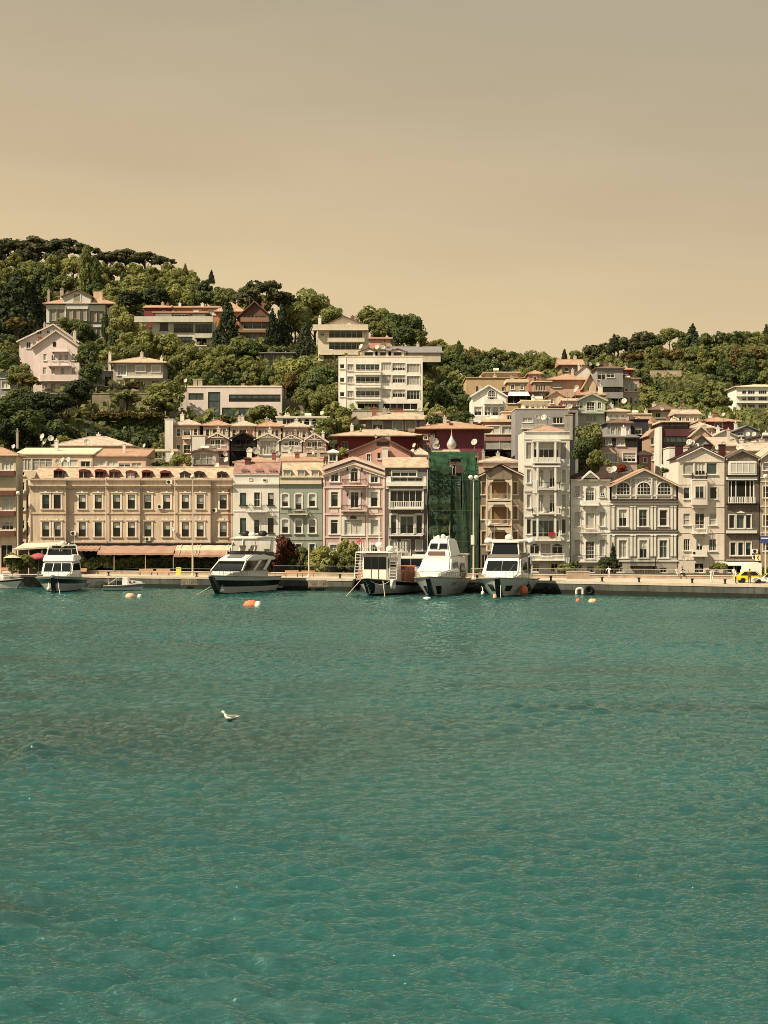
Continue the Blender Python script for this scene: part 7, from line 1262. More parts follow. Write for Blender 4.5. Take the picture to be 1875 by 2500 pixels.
def crownmesh(kind, seed):
    rn = np.random.RandomState(seed); P = []; Nn = []
    if kind == 'round':
        nb = 19; k = np.arange(nb)+.5; ph = np.arccos(1-1.75*k/nb); th = k*2.39996+rn.rand()*6; rr = .62+.14*rn.randn(nb)
        C_ = np.stack([rr*np.sin(ph)*np.cos(th), rr*np.sin(ph)*np.sin(th), rr*np.cos(ph)*.95], 1)+rn.randn(nb, 3)*.07; br = .27+.17*rn.rand(nb); per = 125; ls = .074
    elif kind == 'loose':
        nb = 30; C_ = rn.randn(nb, 3); C_ /= np.linalg.norm(C_, axis=1)[:, None]; C_ *= (rn.rand(nb, 1)**.45)*.8; C_[:, 2] = np.abs(C_[:, 2])*1.1-.25; br = .16+.15*rn.rand(nb); per = 70; ls = .075
    elif kind == 'pine':
        nb = 34; a = rn.rand(nb)*6.28; r = np.sqrt(rn.rand(nb))*.82; C_ = np.stack([r*np.cos(a), r*np.sin(a), .55*(1-r**2)+.06*rn.randn(nb)], 1); br = .15+.11*rn.rand(nb); per = 80; ls = .055
    elif kind == 'cone':
        nb = 46; h = (np.arange(nb)+.5)/nb; a = np.arange(nb)*2.4; r = (1-h)**.85*.72+.04; C_ = np.stack([r*np.cos(a), r*np.sin(a), h*2-1], 1)+rn.randn(nb, 3)*.05; br = .13+.24*(1-h); per = 60; ls = .07
    elif kind == 'poplar':
        nb = 40; h = (np.arange(nb)+.5)/nb; a = np.arange(nb)*2.4; r = np.sin(np.pi*np.clip(h*.9+.08, 0, 1))**.7*.55; C_ = np.stack([r*np.cos(a), r*np.sin(a), h*2-1], 1)+rn.randn(nb, 3)*.06; br = .2+.16*rn.rand(nb); per = 60; ls = .07
    for c, b_ in zip(C_, br):
        n = int(per*(b_/.3)**1.5)+20; d = rn.randn(n, 3); d /= np.linalg.norm(d, axis=1)[:, None]
        rad = b_*(.72+.36*rn.rand(n)); sc = np.array([1, 1, .55 if kind in ('pine',) else .8]); P.append(c+d*rad[:, None]*sc); Nn.append(d+rn.randn(n, 3)*.36+np.array([0, 0, .2]))
    P = np.concatenate(P); Nn = np.concatenate(Nn); Nn /= np.linalg.norm(Nn, axis=1)[:, None]
    a = np.cross(Nn, rn.randn(len(P), 3)); a /= np.linalg.norm(a, axis=1)[:, None]; b_ = np.cross(Nn, a); s_ = ls*(.6+.8*rn.rand(len(P), 1)); el = .6+.5*rn.rand(len(P), 1)
    V = np.stack([P-a*s_, P-b_*s_*el, P+a*s_, P+b_*s_*el], 1).reshape(-1, 3); me = bpy.data.meshes.new('crown'); n = len(P)
    me.from_pydata(V.tolist(), [], np.arange(n*4).reshape(n, 4).tolist()); return me
def trunkmesh(seed):
    rn = random.Random(seed); b = MB(); b.tube((0, 0, -.15), (.02, 0, .55), .05, 8, .036); b.tube((.02, 0, .55), (0, .03, 1.05), .036, 7, .018)
    for k in range(6): a = k*1.1+rn.random(); z = .5+.08*k; p = (.02, 0, z); q = (.22*math.cos(a), .22*math.sin(a), z+.26); b.tube(p, q, .02, 5, .011); b.tube(q, (q[0]*1.5, q[1]*1.5, q[2]+.08), .011, 4, .005)
    o = b.build('trunk', bark); me = o.data; bpy.data.objects.remove(o); return me
CR = {}; TR = [trunkmesh(i) for i in range(3)]
def crown(kind, lm):
    k = random.randrange(4 if kind in ('round', 'loose') else 2); key = (kind, lm, k)
    if key not in CR:
        b = CR.get((kind, k)) or crownmesh(kind, hash(kind) % 1 + k*17+len(kind)*101); CR[(kind, k)] = b; m = b.copy(); m.name = 'crown'; m.materials.append(LEAF[lm]); CR[key] = m
    return CR[key]
NMS = dict(bright=('bright yellow-green', 'broadleaf'), mid=('mid-green', 'broadleaf'), dark=('dark green', 'broadleaf'), conifer=('near-black', 'conifer'), pine=('dark', 'stone pine'), olive=('olive-brown', 'broadleaf'), purple=('purple-red', 'broadleaf'), red=('red-leaved', 'bush'))
NT = 0
def tree(px, yt, Y, wpx, kind='round', lm='mid', ratio=.95, label=None, name=None, group='trees on the wooded hillside', zg=None, ybase=None):
    global NT; NT += 1
    w = wpx*Y/F; top = at(px, yt, Y).z; x = xat(px, Y); g = tz(x, Y)-.4 if zg is None else zg
    if ybase: g = at(px, ybase, Y).z
    hc = w*ratio; shape = {'cone': 'conical', 'poplar': 'columnar', 'pine': 'flat-topped'}.get(kind, 'loose' if kind == 'loose' else 'rounded')
    nm = name or {'cone': 'conifer_tree', 'poplar': 'poplar_tree', 'pine': 'pine_tree'}.get(kind, 'broadleaf_tree')
    o = empty(nm, (x, Y*KD, g), 0, label, 'bush' if nm == 'leafy_bush' else 'tree', group); cz = top-g-hc/2
    c = bpy.data.objects.new('crown', crown(kind, lm)); COL.objects.link(c); c.parent = o
    half = {'pine': .42, 'cone': 1.02, 'poplar': 1.0}.get(kind, .92)
    c.location = (0, 0, cz if kind != 'pine' else top-g-hc*.62); c.scale = (w/2*random.uniform(.97, 1.06), w/2*random.uniform(.9, 1.1), hc/2/half if kind != 'pine' else hc*.9); c.rotation_euler = (0, 0, random.uniform(0, 6.28))
    th = max(1., cz*(.8 if kind != 'pine' else .95)); t = bpy.data.objects.new('trunk', TR[NT % 3]); COL.objects.link(t); t.parent = o; t.scale = (max(w*.75, 1.5), max(w*.75, 1.5), th); t.rotation_euler = (0, 0, random.uniform(0, 6.28))
    if not label:
        a, b_ = NMS[lm]; wd = {'pine': 'stone pine', 'cone': 'conifer', 'poplar': 'poplar'}.get(kind, 'tree'); auto(o, f'{a} {shape} {wd}', f'{a} {shape} {wd}s', px, yt+wpx*ratio*.5)
    return o
PLACED = []
def band(x0, x1, pts, Y, wm, mix, step=.62, jit=6, ratio=.95, yj=8):
    px = x0
    while px < x1:
        w = wm*random.uniform(.72, 1.25); i = max(k for k in range(len(pts)) if pts[k][0] <= px or k == 0); j = min(i+1, len(pts)-1)
        u = 0 if i == j else (px-pts[i][0])/(pts[j][0]-pts[i][0]); yt = pts[i][1]+(pts[j][1]-pts[i][1])*u
        lm = random.choice(mix); tree(px+random.uniform(-jit, jit), yt+random.uniform(-yj, yj), Y+random.uniform(-5, 5), w, 'cone' if lm == 'conifer' else random.choice(('round', 'loose', 'loose')), lm, ratio*random.uniform(.85, 1.1)); px += w*step
# stone pines on the crest
for px, yt, w, Y in ((-20, 590, 120, 344), (35, 586, 130, 345), (95, 584, 140, 347), (155, 588, 130, 345), (205, 597, 90, 343), (262, 616, 90, 342), (305, 613, 110, 342), (355, 616, 110, 341), (398, 628, 70, 340)): tree(px, yt, Y, w, 'pine', 'pine', .42)
for px, yt, w, Y, lm in ((-10, 605, 70, 340, 'pine'), (60, 602, 70, 338, 'pine'), (140, 606, 70, 338, 'pine'), (410, 640, 40, 330, 'mid')): tree(px, yt, Y, w, 'round', lm)
band(-170, 470, [(-30, 622), (150, 622), (260, 640), (350, 634), (430, 655), (480, 668)], 322, 66, ['mid', 'bright', 'bright', 'mid'])
band(380, 830, [(380, 660), (450, 676), (520, 690), (580, 692), (640, 706), (720, 722), (830, 745)], 312, 62, ['mid', 'bright', 'mid', 'dark'])
band(-170, 650, [(-30, 652), (120, 655), (230, 668), (330, 672), (420, 685), (520, 706), (650, 722)], 298, 70, ['bright', 'mid', 'bright', 'mid', 'dark'])
band(-170, 120, [(-30, 690), (120, 690)], 280, 70, ['mid', 'bright']); band(200, 420, [(200, 690), (300, 700), (420, 708)], 280, 66, ['mid', 'dark', 'bright'])
tree(212, 612, 295, 46, 'poplar', 'mid', 2.4); tree(236, 640, 294, 34, 'poplar', 'dark', 2.2); tree(516, 661, 306, 20, 'cone', 'conifer', 1.5); tree(452, 645, 312, 18, 'cone', 'olive', 1.4)
tree(318, 706, 272, 72, 'round', 'conifer', .6); tree(378, 700, 273, 78, 'round', 'conifer', .6); tree(270, 715, 268, 60, 'round', 'bright', .9)
tree(38, 664, 256, 130, 'cone', 'conifer', 1.2); tree(84, 690, 258, 80, 'cone', 'conifer', 1.3); tree(-12, 680, 256, 100, 'cone', 'conifer', 1.4); tree(40, 770, 246, 60, 'loose', 'olive', .7); tree(10, 810, 240, 60, 'round', 'dark', .9)
tree(640, 692, 258, 150, 'pine', 'pine', .5); tree(690, 712, 262, 90, 'pine', 'pine', .5); tree(610, 720, 256, 70, 'pine', 'pine', .5); tree(770, 712, 285, 110, 'round', 'mid', .95); tree(810, 745, 270, 60, 'round', 'bright', .9); tree(720, 750, 262, 80, 'round', 'bright', .9)
tree(555, 738, 238, 76, 'cone', 'conifer', 1.45); tree(690, 745, 246, 50, 'cone', 'conifer', 1.9); tree(666, 760, 244, 44, 'cone', 'conifer', 1.9); tree(745, 788, 232, 60, 'cone', 'conifer', 1.35)
for a in ((170, 776, 244, 62, 'round', 'mid', .7), (205, 786, 243, 70, 'round', 'dark', .9), (240, 822, 236, 50, 'loose', 'mid', 1), (285, 738, 246, 60, 'loose', 'bright', 1.1), (305, 760, 243, 70, 'round', 'bright', 1), (290, 800, 236, 60, 'round', 'dark', 1), (310, 806, 229, 70, 'loose', 'bright', .9), (355, 800, 228, 90, 'loose', 'bright', .9), (400, 806, 229, 80, 'round', 'bright', .9), (330, 835, 224, 80, 'round', 'mid', .7), (270, 840, 225, 70, 'loose', 'bright', .8),
    (212, 836, 210, 60, 'round', 'dark', 1.1), (222, 880, 206, 60, 'round', 'dark', 1), (190, 920, 202, 70, 'round', 'conifer', .9), (15, 830, 222, 70, 'round', 'mid', 1), (22, 855, 216, 60, 'round', 'dark', .9), (46, 890, 206, 60, 'round', 'mid', .9), (70, 905, 203, 64, 'loose', 'olive', .8), (45, 940, 200, 70, 'round', 'dark', .9), (100, 950, 197, 90, 'round', 'conifer', .7), (150, 955, 196, 80, 'round', 'conifer', .7)): tree(*a)
band(410, 610, [(410, 860), (450, 845), (520, 842), (610, 860)], 226, 76, ['bright', 'mid', 'mid'], yj=10); band(420, 660, [(420, 880), (500, 868), (570, 866), (660, 888)], 219, 78, ['mid', 'dark', 'bright', 'mid'], yj=9); band(440, 700, [(440, 905), (600, 900), (700, 905)], 213, 66, ['dark', 'mid', 'dark'], yj=8)
tree(590, 818, 233, 66, 'round', 'mid', .9); tree(545, 836, 230, 66, 'round', 'bright', .9); tree(620, 832, 232, 70, 'round', 'dark', .7); tree(680, 840, 231, 60, 'round', 'dark', .7)
for a in ((700, 872, 218, 80, 'round', 'bright', .9), (745, 866, 217, 90, 'round', 'bright', .95), (795, 880, 214, 90, 'round', 'dark', 1.1), (720, 900, 211, 80, 'loose', 'olive', .9), (765, 905, 208, 80, 'round', 'dark', 1), (810, 930, 205, 70, 'round', 'mid', 1), (745, 945, 203, 56, 'round', 'mid', .95), (768, 945, 204, 60, 'round', 'dark', 1), (815, 975, 199, 64, 'loose', 'bright', .9), (840, 990, 195, 50, 'loose', 'mid', .9), (800, 1012, 187, 70, 'round', 'mid', .95), (835, 1018, 188, 60, 'round', 'bright', .8), (790, 1040, 184, 50, 'round', 'mid', .8),
    (915, 742, 272, 90, 'round', 'mid', .9), (960, 756, 268, 76, 'round', 'dark', 1.1), (1000, 758, 272, 70, 'round', 'dark', 1.3), (935, 775, 265, 66, 'round', 'mid', .9), (985, 790, 262, 60, 'round', 'dark', 1), (1020, 800, 262, 50, 'round', 'mid', .9)): tree(*a)
band(1020, 1290, [(1020, 822), (1060, 826), (1120, 838), (1170, 842), (1230, 848), (1290, 870)], 300, 58, ['mid', 'bright', 'dark', 'olive'], yj=9); band(1040, 1260, [(1040, 850), (1130, 858), (1260, 872)], 275, 62, ['mid', 'dark', 'mid', 'bright'], yj=9)
band(1040, 1180, [(1040, 880), (1110, 872), (1180, 890)], 252, 72, ['mid', 'dark', 'dark']); band(1036, 1150, [(1036, 910), (1150, 915)], 240, 78, ['dark', 'mid', 'dark']); band(1040, 1150, [(1040, 945), (1150, 950)], 214, 66, ['dark', 'dark', 'mid'])
for a in ((1245, 888, 262, 56, 'round', 'conifer', .9), (1310, 858, 272, 84, 'round', 'mid', .95), (1345, 870, 268, 60, 'round', 'mid', .9), (1280, 890, 255, 60, 'round', 'mid', .9), (1378, 853, 290, 22, 'cone', 'conifer', 1.8), (1406, 852, 292, 36, 'round', 'mid', 1), (1070, 986, 190, 60, 'round', 'mid', .9), (1105, 985, 188, 66, 'loose', 'mid', .9), (1060, 1010, 184, 50, 'round', 'dark', .8), (1128, 1005, 186, 56, 'round', 'dark', .9), (1345, 968, 200, 40, 'loose', 'bright', .7), (1085, 1050, 176, 44, 'loose', 'dark', .9), (1215, 1110, 164, 44, 'loose', 'mid', .7), (1190, 1112, 163, 36, 'loose', 'olive', .6)): tree(*a)
band(1040, 1140, [(1040, 925), (1140, 930)], 226, 66, ['dark', 'mid', 'dark']); band(1500, 1790, [(1500, 945), (1790, 965)], 300, 66, ['mid', 'bright', 'mid']); band(1560, 1680, [(1560, 905), (1680, 928)], 366, 50, ['mid', 'dark'])
band(1030, 1130, [(1030, 872), (1130, 872)], 262, 60, ['mid', 'bright', 'dark']); band(1030, 1120, [(1030, 892), (1120, 898)], 246, 60, ['bright', 'mid'])
for px, yt, Y, w, k, lm, r_ in ((300, 668, 300, 22, 'poplar', 'dark', 2.2), (470, 700, 296, 20, 'poplar', 'mid', 2.4), (610, 716, 290, 20, 'cone', 'conifer', 2), (120, 672, 296, 26, 'cone', 'dark', 1.8), (1120, 836, 286, 20, 'poplar', 'dark', 2), (1255, 862, 280, 18, 'cone', 'conifer', 2), (1600, 850, 420, 20, 'poplar', 'mid', 2), (1760, 872, 396, 22, 'cone', 'dark', 1.8), (1660, 935, 340, 24, 'poplar', 'mid', 2), (1735, 955, 312, 22, 'cone', 'conifer', 1.9), (255, 768, 250, 24, 'poplar', 'dark', 2.2), (470, 838, 230, 24, 'cone', 'conifer', 1.8)): tree(px, yt, Y, w, k, lm, r_)
# right-hand wood
band(1430, 1930, [(1430, 846), (1500, 818), (1560, 808), (1640, 796), (1700, 800), (1760, 806), (1930, 812)], 460, 62, ['dark', 'mid', 'dark', 'pine'], yj=6); band(1440, 1930, [(1440, 868), (1520, 850), (1600, 842), (1930, 838)], 435, 62, ['mid', 'dark', 'olive', 'mid'], yj=8)
tree(1690, 794, 462, 40, 'cone', 'conifer', 1.1); tree(1500, 818, 455, 30, 'cone', 'conifer', 1.2); tree(1872, 796, 462, 40, 'cone', 'conifer', 1.2); tree(1795, 850, 425, 40, 'poplar', 'olive', 1.4); tree(1715, 846, 430, 34, 'poplar', 'bright', 1.5)
band(1440, 1690, [(1440, 884), (1560, 872), (1690, 876)], 405, 64, ['mid', 'bright', 'mid', 'dark']); band(1735, 1930, [(1735, 876), (1930, 866)], 405, 64, ['bright', 'mid', 'dark']); band(1500, 1600, [(1500, 905), (1600, 905)], 380, 56, ['mid', 'bright']); band(1665, 1930, [(1665, 900), (1720, 905), (1800, 900), (1930, 905)], 383, 66, ['mid', 'dark', 'bright', 'mid'])
band(1560, 1800, [(1560, 932), (1640, 928), (1800, 922)], 355, 72, ['mid', 'bright', 'dark', 'mid']); band(1565, 1800, [(1565, 958), (1680, 950), (1800, 950)], 320, 76, ['bright', 'mid', 'mid', 'dark']); band(1575, 1790, [(1575, 985), (1690, 976), (1790, 980)], 285, 72, ['mid', 'bright', 'dark']); band(1655, 1900, [(1655, 1000), (1760, 1000), (1900, 1010)], 250, 66, ['dark', 'mid', 'bright']); band(1640, 1720, [(1640, 1020), (1720, 1010)], 225, 56, ['mid', 'dark']); band(1820, 1920, [(1820, 1020), (1920, 1028)], 218, 60, ['mid', 'bright', 'dark'])
tree(1440, 1026, 165.5, 74, 'round', 'mid', 1.2, 'large dense green tree beside the tall loggia house', ybase=1290); tree(1428, 1062, 164.5, 60, 'round', 'dark', 1.2, 'darker lower tree under the large dense green tree', ybase=1290); tree(1455, 1090, 164, 50, 'round', 'mid', 1.3, 'smaller mid-green tree left of the black-topped house', ybase=1290); tree(1565, 1130, 163, 36, 'loose', 'dark', 1.1, ybase=1290); tree(1590, 1030, 190, 40, 'round', 'bright', .8); tree(1840, 1068, 176, 44, 'loose', 'mid', .8)
tree(1484, 1120, 158, 26, 'loose', 'bright', .9, ybase=1240); tree(1512, 1130, 156.8, 46, 'loose', 'red', .7, 'red-leaved bush by dishes behind the ornate wooden mansion', 'leafy_bush', ybase=1220); tree(1620, 1140, 157.5, 30, 'loose', 'mid', .7, ybase=1240); tree(840, 1090, 160.5, 40, 'loose', 'bright', .9, 'bright climbing bush above the roof lantern behind pink house', 'leafy_bush', ybase=1200); tree(440, 1100, 160.5, 60, 'loose', 'bright', .9, ybase=1240); tree(150, 1060, 172, 40, 'loose', 'bright', .6); tree(400, 1120, 159, 70, 'loose', 'mid', .5, ybase=1200)
# garden trees below the villas
tree(400, 932, 203, 100, 'round', 'mid', .8, 'round clipped tree on a trunk left of the modern white house', ybase=1022); tree(310, 946, 205, 76, 'loose', 'mid', .7, 'small spreading tree in front of the beige retaining wall', ybase=1012); tree(190, 948, 203, 66, 'loose', 'olive', .95, 'olive-brown tree left of the beige retaining wall', ybase=1020); tree(318, 926, 212, 50, 'loose', 'olive', .7, 'sparse brown shrub in front of the beige hipped villa', ybase=965); tree(640, 984, 202, 66, 'round', 'mid', .75, 'clipped round tree in front of the modern white house', ybase=1030); tree(780, 950, 201, 60, 'round', 'mid', 1.)
band(160, 400, [(160, 1046), (400, 1050)], 193, 64, ['dark', 'mid', 'dark', 'conifer']); band(-20, 200, [(-20, 1060), (200, 1068)], 183, 50, ['dark', 'conifer', 'mid'])
for px, yt, w, lm in ((20, 965, 80, 'dark'), (60, 990, 90, 'dark'), (20, 1010, 90, 'conifer'), (100, 1000, 80, 'conifer'), (140, 1020, 80, 'dark'), (80, 1030, 90, 'conifer'), (180, 1040, 80, 'dark'), (240, 1050, 70, 'conifer'), (300, 1045, 70, 'dark'), (350, 1050, 70, 'dark'), (390, 1075, 50, 'mid'), (230, 1075, 60, 'conifer'), (320, 1075, 60, 'mid')): tree(px, yt, 182+random.uniform(0, 10), w, 'round', lm, .9)
def leafbox(name, label, x0, x1, y0, y1, z0, z1, lm, n, cat, group=None, s=.16, kind=None):
    rn = np.random.RandomState(n); P = np.stack([rn.uniform(x0, x1, n), rn.uniform(y0, y1, n), rn.uniform(z0, z1, n)], 1); ax = rn.randint(0, 3, n); P[ax == 0, 1] = y0+rn.rand((ax == 0).sum())*.3; P[ax == 1, 2] = z1-rn.rand((ax == 1).sum())*.3; P[:, 2] += .25*np.sin(P[:, 0]*1.3)+.12*np.sin(P[:, 0]*4.1)
    a = rn.randn(n, 3); a /= np.linalg.norm(a, axis=1)[:, None]; b_ = np.cross(a, rn.randn(n, 3)); b_ /= np.linalg.norm(b_, axis=1)[:, None]; q = s*(.6+.8*rn.rand(n, 1)); V = np.stack([P-a*q, P-b_*q, P+a*q, P+b_*q], 1).reshape(-1, 3); c = V.mean(0)*[1, 1, 0]+[0, 0, z0]
    me = bpy.data.meshes.new(name); me.from_pydata((V-c).tolist(), [], np.arange(n*4).reshape(n, 4).tolist()); me.materials.append(LEAF[lm]); o = bpy.data.objects.new(name, me); COL.objects.link(o); o.location = c; return tag(o, label, cat, group, kind)
def lb(name, label, px0, px1, py0, py1, Y, lm, n, cat='hedge', d=1.6, s=.16): return leafbox(name, label, xat(px0, Y), xat(px1, Y), Y*KD, Y*KD+d, at(0, py1, Y).z, at(0, py0, Y).z, lm, n, cat, None, s)
lb('hedge', 'long dark hedge with lit brown top on the terrace below the beige retaining wall', 165, 396, 1012, 1062, 200, 'dark', 7000, s=.3, d=3); lb('clipped_hedge', 'thin brown-green clipped hedge along top of the long dark hedge', 165, 396, 1008, 1018, 199.5, 'olive', 2600, s=.25, d=3); lb('hedge', 'low dark hedge in front of the modern white house', 455, 690, 1018, 1030, 202, 'mid', 2600, s=.25, d=2)
lb('hedge', 'dark planter hedge under the restaurant awnings', 190, 556, 1362, 1388, 147.7, 'dark', 6000, s=.16, d=1.2); lb('hedge', 'dark green hedge beside the plants at far left', 20, 105, 1362, 1392, 143, 'mid', 2500, s=.15)
tree(694, 1298, 147.3, 84, 'loose', 'purple', 1.2, 'purple-red leaved tree in front of the grey-green house', group=None, ybase=1399); tree(668, 1345, 147, 50, 'round', 'purple', 1., 'dark purple bush under the purple-red tree', 'leafy_bush', None, ybase=1400); tree(846, 1306, 147.4, 84, 'loose', 'bright', 1.25, 'yellow-green tree in front of the pink town house', group=None, ybase=1400); tree(738, 1326, 147.4, 62, 'loose', 'mid', 1.3, 'leafy green bush right of the purple-red tree', 'leafy_bush', None, ybase=1400); tree(785, 1336, 147, 76, 'round', 'bright', 1., 'yellow-green rounded bush left of the yellow-green tree', 'leafy_bush', None, ybase=1400); tree(842, 1345, 146.8, 56, 'round', 'mid', 1, 'dark lower bush beneath the yellow-green tree', 'leafy_bush', None, ybase=1400)
for x0, x1, y0, lm, k in ((664, 700, 1362, 'purple', 'dark purple'), (700, 735, 1352, 'dark', 'dark green'), (730, 800, 1358, 'bright', 'yellow-green'), (795, 830, 1350, 'mid', 'mid-green'), (825, 875, 1345, 'bright', 'pale yellow-green')): lb('shrub_bed', k+' shrub bed behind the black garden railing', x0, x1, y0, 1400, 147.2, lm, 1500, 'shrub bed', 1.6, .2)
tree(1497, 1330, 147.5, 24, 'cone', 'conifer', 2.6, 'slim black cypress in front of the ornate wooden mansion', group=None, ybase=1400); tree(1488, 1355, 147, 62, 'round', 'conifer', .8, 'broad black juniper bush at the foot of the slim cypress', 'leafy_bush', None, ybase=1402); tree(1378, 1374, 146.5, 66, 'loose', 'bright', .5, 'yellow-green bush below the tall loggia house', 'leafy_bush', None, ybase=1402); tree(1405, 1365, 147.5, 36, 'loose', 'dark', .9, 'dark shrub below the chalk-white house balcony', 'leafy_bush', None, ybase=1402); tree(1468, 1378, 146.5, 30, 'loose', 'bright', .8, 'small bright bush left of the black juniper', 'leafy_bush', None, ybase=1402); tree(1748, 1370, 147, 40, 'loose', 'mid', .8, 'green bush below the white gabled house', 'leafy_bush', None, ybase=1402); tree(1767, 1372, 146, 24, 'loose', 'bright', 1, 'bright small bush beside the cream shop awning', 'leafy_bush', None, ybase=1402); tree(1865, 1380, 146, 30, 'round', 'mid', .8, 'green bush beside the road sign at right', 'leafy_bush', None, ybase=1402); tree(1175, 1386, 146, 46, 'round', 'dark', .5, 'low dark bush behind railing left of the twin-domed yacht', 'leafy_bush', None, ybase=1404); tree(30, 1348, 142, 46, 'round', 'bright', .7, 'bright potted bush under the cream parasol', 'leafy_bush', None, ybase=1398); tree(62, 1352, 142, 40, 'round', 'mid', .7, 'green potted bush right of the cream parasol', 'leafy_bush', None, ybase=1398)
# undergrowth filling the slopes
rn = np.random.RandomState(5); nU = 90000; pxs = rn.uniform(-200, 2100, nU); Yu = 156+rn.rand(nU)**.8*330; xu = (pxs-CX)/F*Yu; zu = terr(xu, Yu); keep = ~((pxs > 1670) & (pxs < 1735) & (Yu > 372) & (Yu < 400)); xu, Yu, zu = xu[keep], Yu[keep], zu[keep]; n = len(xu)
P = np.stack([xu, Yu*KD, zu-.3+rn.rand(n)**2*2.2], 1); a = rn.randn(n, 3); a /= np.linalg.norm(a, axis=1)[:, None]; b_ = np.cross(a, rn.randn(n, 3)); b_ /= np.linalg.norm(b_, axis=1)[:, None]; q = .6*(.6+.8*rn.rand(n, 1)); V = np.stack([P-a*q, P-b_*q, P+a*q, P+b_*q], 1).reshape(-1, 3)
me = bpy.data.meshes.new('undergrowth'); me.from_pydata(V.tolist(), [], np.arange(n*4).reshape(n, 4).tolist()); me.materials.append(LEAF['mid']); uo = bpy.data.objects.new('undergrowth', me); COL.objects.link(uo); tag(uo, 'low green undergrowth covering the slopes between houses and trees', 'undergrowth', kind='stuff')
# ---------------------------------------------------------------- water
rw = np.random.RandomState(11); NC = 1080
pyy = np.linspace(1900., CH*F/(72/KD), 760); Yw = np.concatenate([CH*F/pyy*KD, np.arange(72.25, 258, .26)]); NR = len(Yw); uu = np.linspace(-1, 1, NC); X = uu[None, :]*(Yw[:, None]*.32+22); Yg = np.repeat(Yw[:, None], NC, 1); dY = np.gradient(Yw)[:, None]; Z = np.zeros_like(X)
mask = .62+.38*np.sin(X*.045+Yg*.03+1)*np.sin(Yg*.06-X*.02+2)
dark_reflection = 1.*np.exp(-np.abs((Yg/KD-38.8-.03*X)/5.4)**3)/(1+np.exp((X-3)/5)); wv = np.sin(X*.09+Yg*.31+2.2*np.sin(X*.06+1))*np.sin(X*.05-Yg*.17+1.5*np.sin(Yg*.11)); dark_reflection = np.clip(np.maximum(dark_reflection, .8*np.clip((wv-.62)/.25, 0, 1)*np.clip((150-Yg)/60, 0, 1)), 0, 1); gust = 1+.25*dark_reflection; big = .62*(1+.7*np.clip(np.sin(X*.16-Yg*.05+.8)*np.sin(X*.05+Yg*.14), -.6, 1))  # mask for the dark reflection band and streaks painted on the water
for k in range(70):
    lam = .13*(1.8/.13)**((k+rw.rand())/70); th = rw.normal(-0.25, 0.7)+R(90); kx, ky = 2*np.pi/lam*math.cos(th), 2*np.pi/lam*math.sin(th); amp = .0165*lam*(lam/.5)**-.22; att = np.clip((lam/np.maximum(dY, 1e-6)-2.)/1.8, 0, 1); ph = rw.rand()*6.28
    s_ = np.sin(kx*X+ky*Yg+ph); Z += amp*att*gust*(s_+.28*np.cos(2*(kx*X+ky*Yg+ph)))*(mask if lam < .8 else big)
me = bpy.data.meshes.new('sea_water'); ii = np.arange(NR*NC).reshape(NR, NC); qd = np.stack([ii[:-1, :-1], ii[:-1, 1:], ii[1:, 1:], ii[1:, :-1]], -1).reshape(-1, 4).astype(np.int32); me.vertices.add(NR*NC); me.vertices.foreach_set('co', np.stack([X.ravel(), Yg.ravel(), Z.ravel()], 1).astype(np.float32).ravel()); me.loops.add(qd.size); me.loops.foreach_set('vertex_index', qd.ravel()); me.polygons.add(len(qd)); me.polygons.foreach_set('loop_start', np.arange(0, qd.size, 4, dtype=np.int32)); me.update(calc_edges=True); me.attributes.new('dark_reflection', 'FLOAT', 'POINT').data.foreach_set('value', dark_reflection.astype(np.float32).ravel()); me.polygons.foreach_set('use_smooth', [True]*len(me.polygons))
m = bpy.data.materials.new('sea_water'); m.use_nodes = True; t = m.node_tree; b = t.nodes['Principled BSDF']; L_k = t.links.new; b.inputs['Roughness'].default_value = .07; b.inputs['IOR'].default_value = 2.0; b.inputs['Specular Tint'].default_value = (.56, 1, .92, 1)
tc = N(t, 'ShaderNodeTexCoord'); n1 = N(t, 'ShaderNodeTexNoise'); n1.inputs['Scale'].default_value = .05; n1.inputs['Detail'].default_value = 4; L_k(tc.outputs['Object'], n1.inputs[0]); rmp = N(t, 'ShaderNodeValToRGB'); rmp.color_ramp.elements[0].position = .3; rmp.color_ramp.elements[0].color = (.004, .043, .047, 1); rmp.color_ramp.elements[1].position = .7; rmp.color_ramp.elements[1].color = (.008, .080, .085, 1); L_k(n1.outputs[0], rmp.inputs[0]); L_k(rmp.outputs[0], b.inputs['Base Color'])
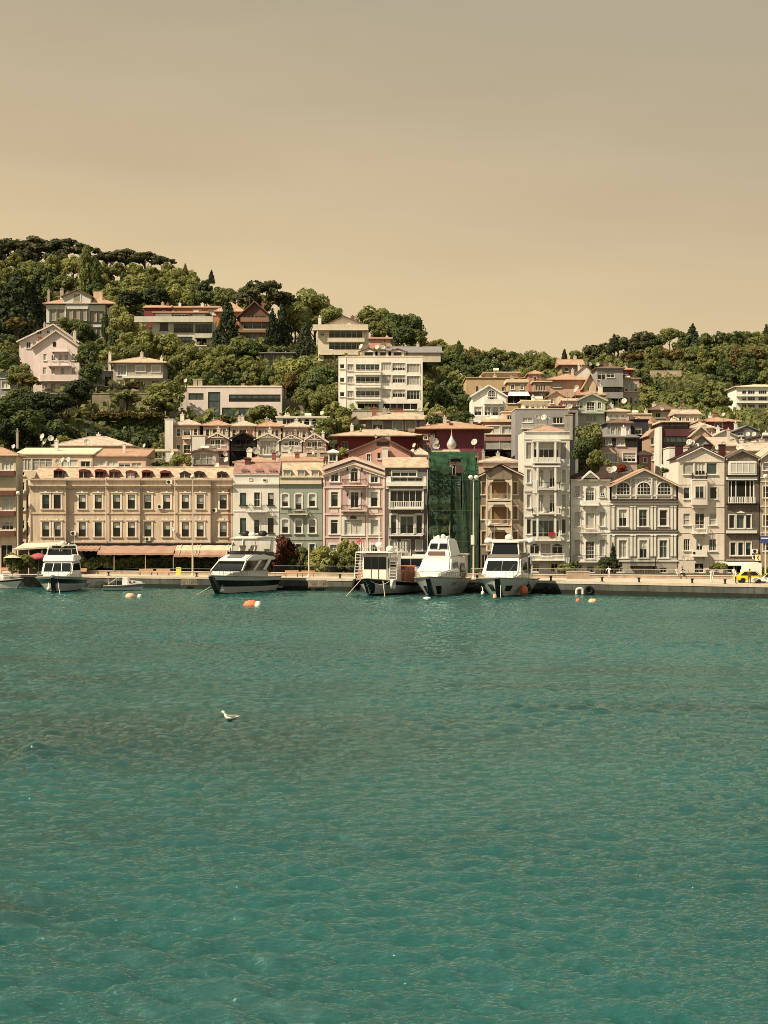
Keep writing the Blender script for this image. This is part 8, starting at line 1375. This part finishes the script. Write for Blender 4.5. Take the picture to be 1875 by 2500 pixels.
mp = N(t, 'ShaderNodeMapping'); mp.inputs['Rotation'].default_value = (0, 0, R(-25)); mp.inputs['Scale'].default_value = (.75, 1.5, 1); L_k(tc.outputs['Object'], mp.inputs[0]); n2 = N(t, 'ShaderNodeTexNoise'); n2.inputs['Scale'].default_value = 9; n2.inputs['Detail'].default_value = 5; n2.inputs['Roughness'].default_value = .55; L_k(mp.outputs[0], n2.inputs[0]); bp = N(t, 'ShaderNodeBump'); bp.inputs['Strength'].default_value = 1; bp.inputs['Distance'].default_value = .055; L_k(n2.outputs[0], bp.inputs['Height']); at_ = N(t, 'ShaderNodeAttribute', attribute_name='dark_reflection'); am_ = N(t, 'ShaderNodeMapRange'); am_.inputs[3].default_value = 1; am_.inputs[4].default_value = .8; L_k(at_.outputs['Fac'], am_.inputs[0]); L_k(am_.outputs[0], bp.inputs['Strength']); 
df_ = N(t, 'ShaderNodeBsdfDiffuse'); gl_ = N(t, 'ShaderNodeBsdfGlossy'); fr_ = N(t, 'ShaderNodeFresnel'); ms_ = N(t, 'ShaderNodeMixShader'); fr_.inputs[0].default_value = 2.1; gl_.inputs[0].default_value = (.72, 1, .94, 1); gl_.inputs['Roughness'].default_value = .045
for n_ in (df_, gl_, fr_): L_k(bp.outputs[0], n_.inputs['Normal'])
sm_ = N(t, 'ShaderNodeMix', data_type='RGBA'); sf_ = N(t, 'ShaderNodeMath', operation='MULTIPLY'); sf_.inputs[1].default_value = .85; L_k(at_.outputs['Fac'], sf_.inputs[0]); L_k(sf_.outputs[0], sm_.inputs[0]); L_k(rmp.outputs[0], sm_.inputs[6]); sm_.inputs[7].default_value = (.005, .017, .014, 1)   # dark reflections of the hillside painted into the water colour
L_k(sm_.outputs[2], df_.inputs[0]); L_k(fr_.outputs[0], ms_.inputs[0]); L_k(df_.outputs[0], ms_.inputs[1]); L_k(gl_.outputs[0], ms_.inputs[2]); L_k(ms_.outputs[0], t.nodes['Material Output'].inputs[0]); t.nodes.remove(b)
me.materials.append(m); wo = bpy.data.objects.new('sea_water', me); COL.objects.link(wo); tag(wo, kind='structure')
sw = MB(); sw.box(-900, 900, -200, 152*KD, -6, -1.5); so2 = sw.build('sea_bed', mat('sea_bed', (.01, .05, .05), .9)); tag(so2, kind='structure')
finish_labels()
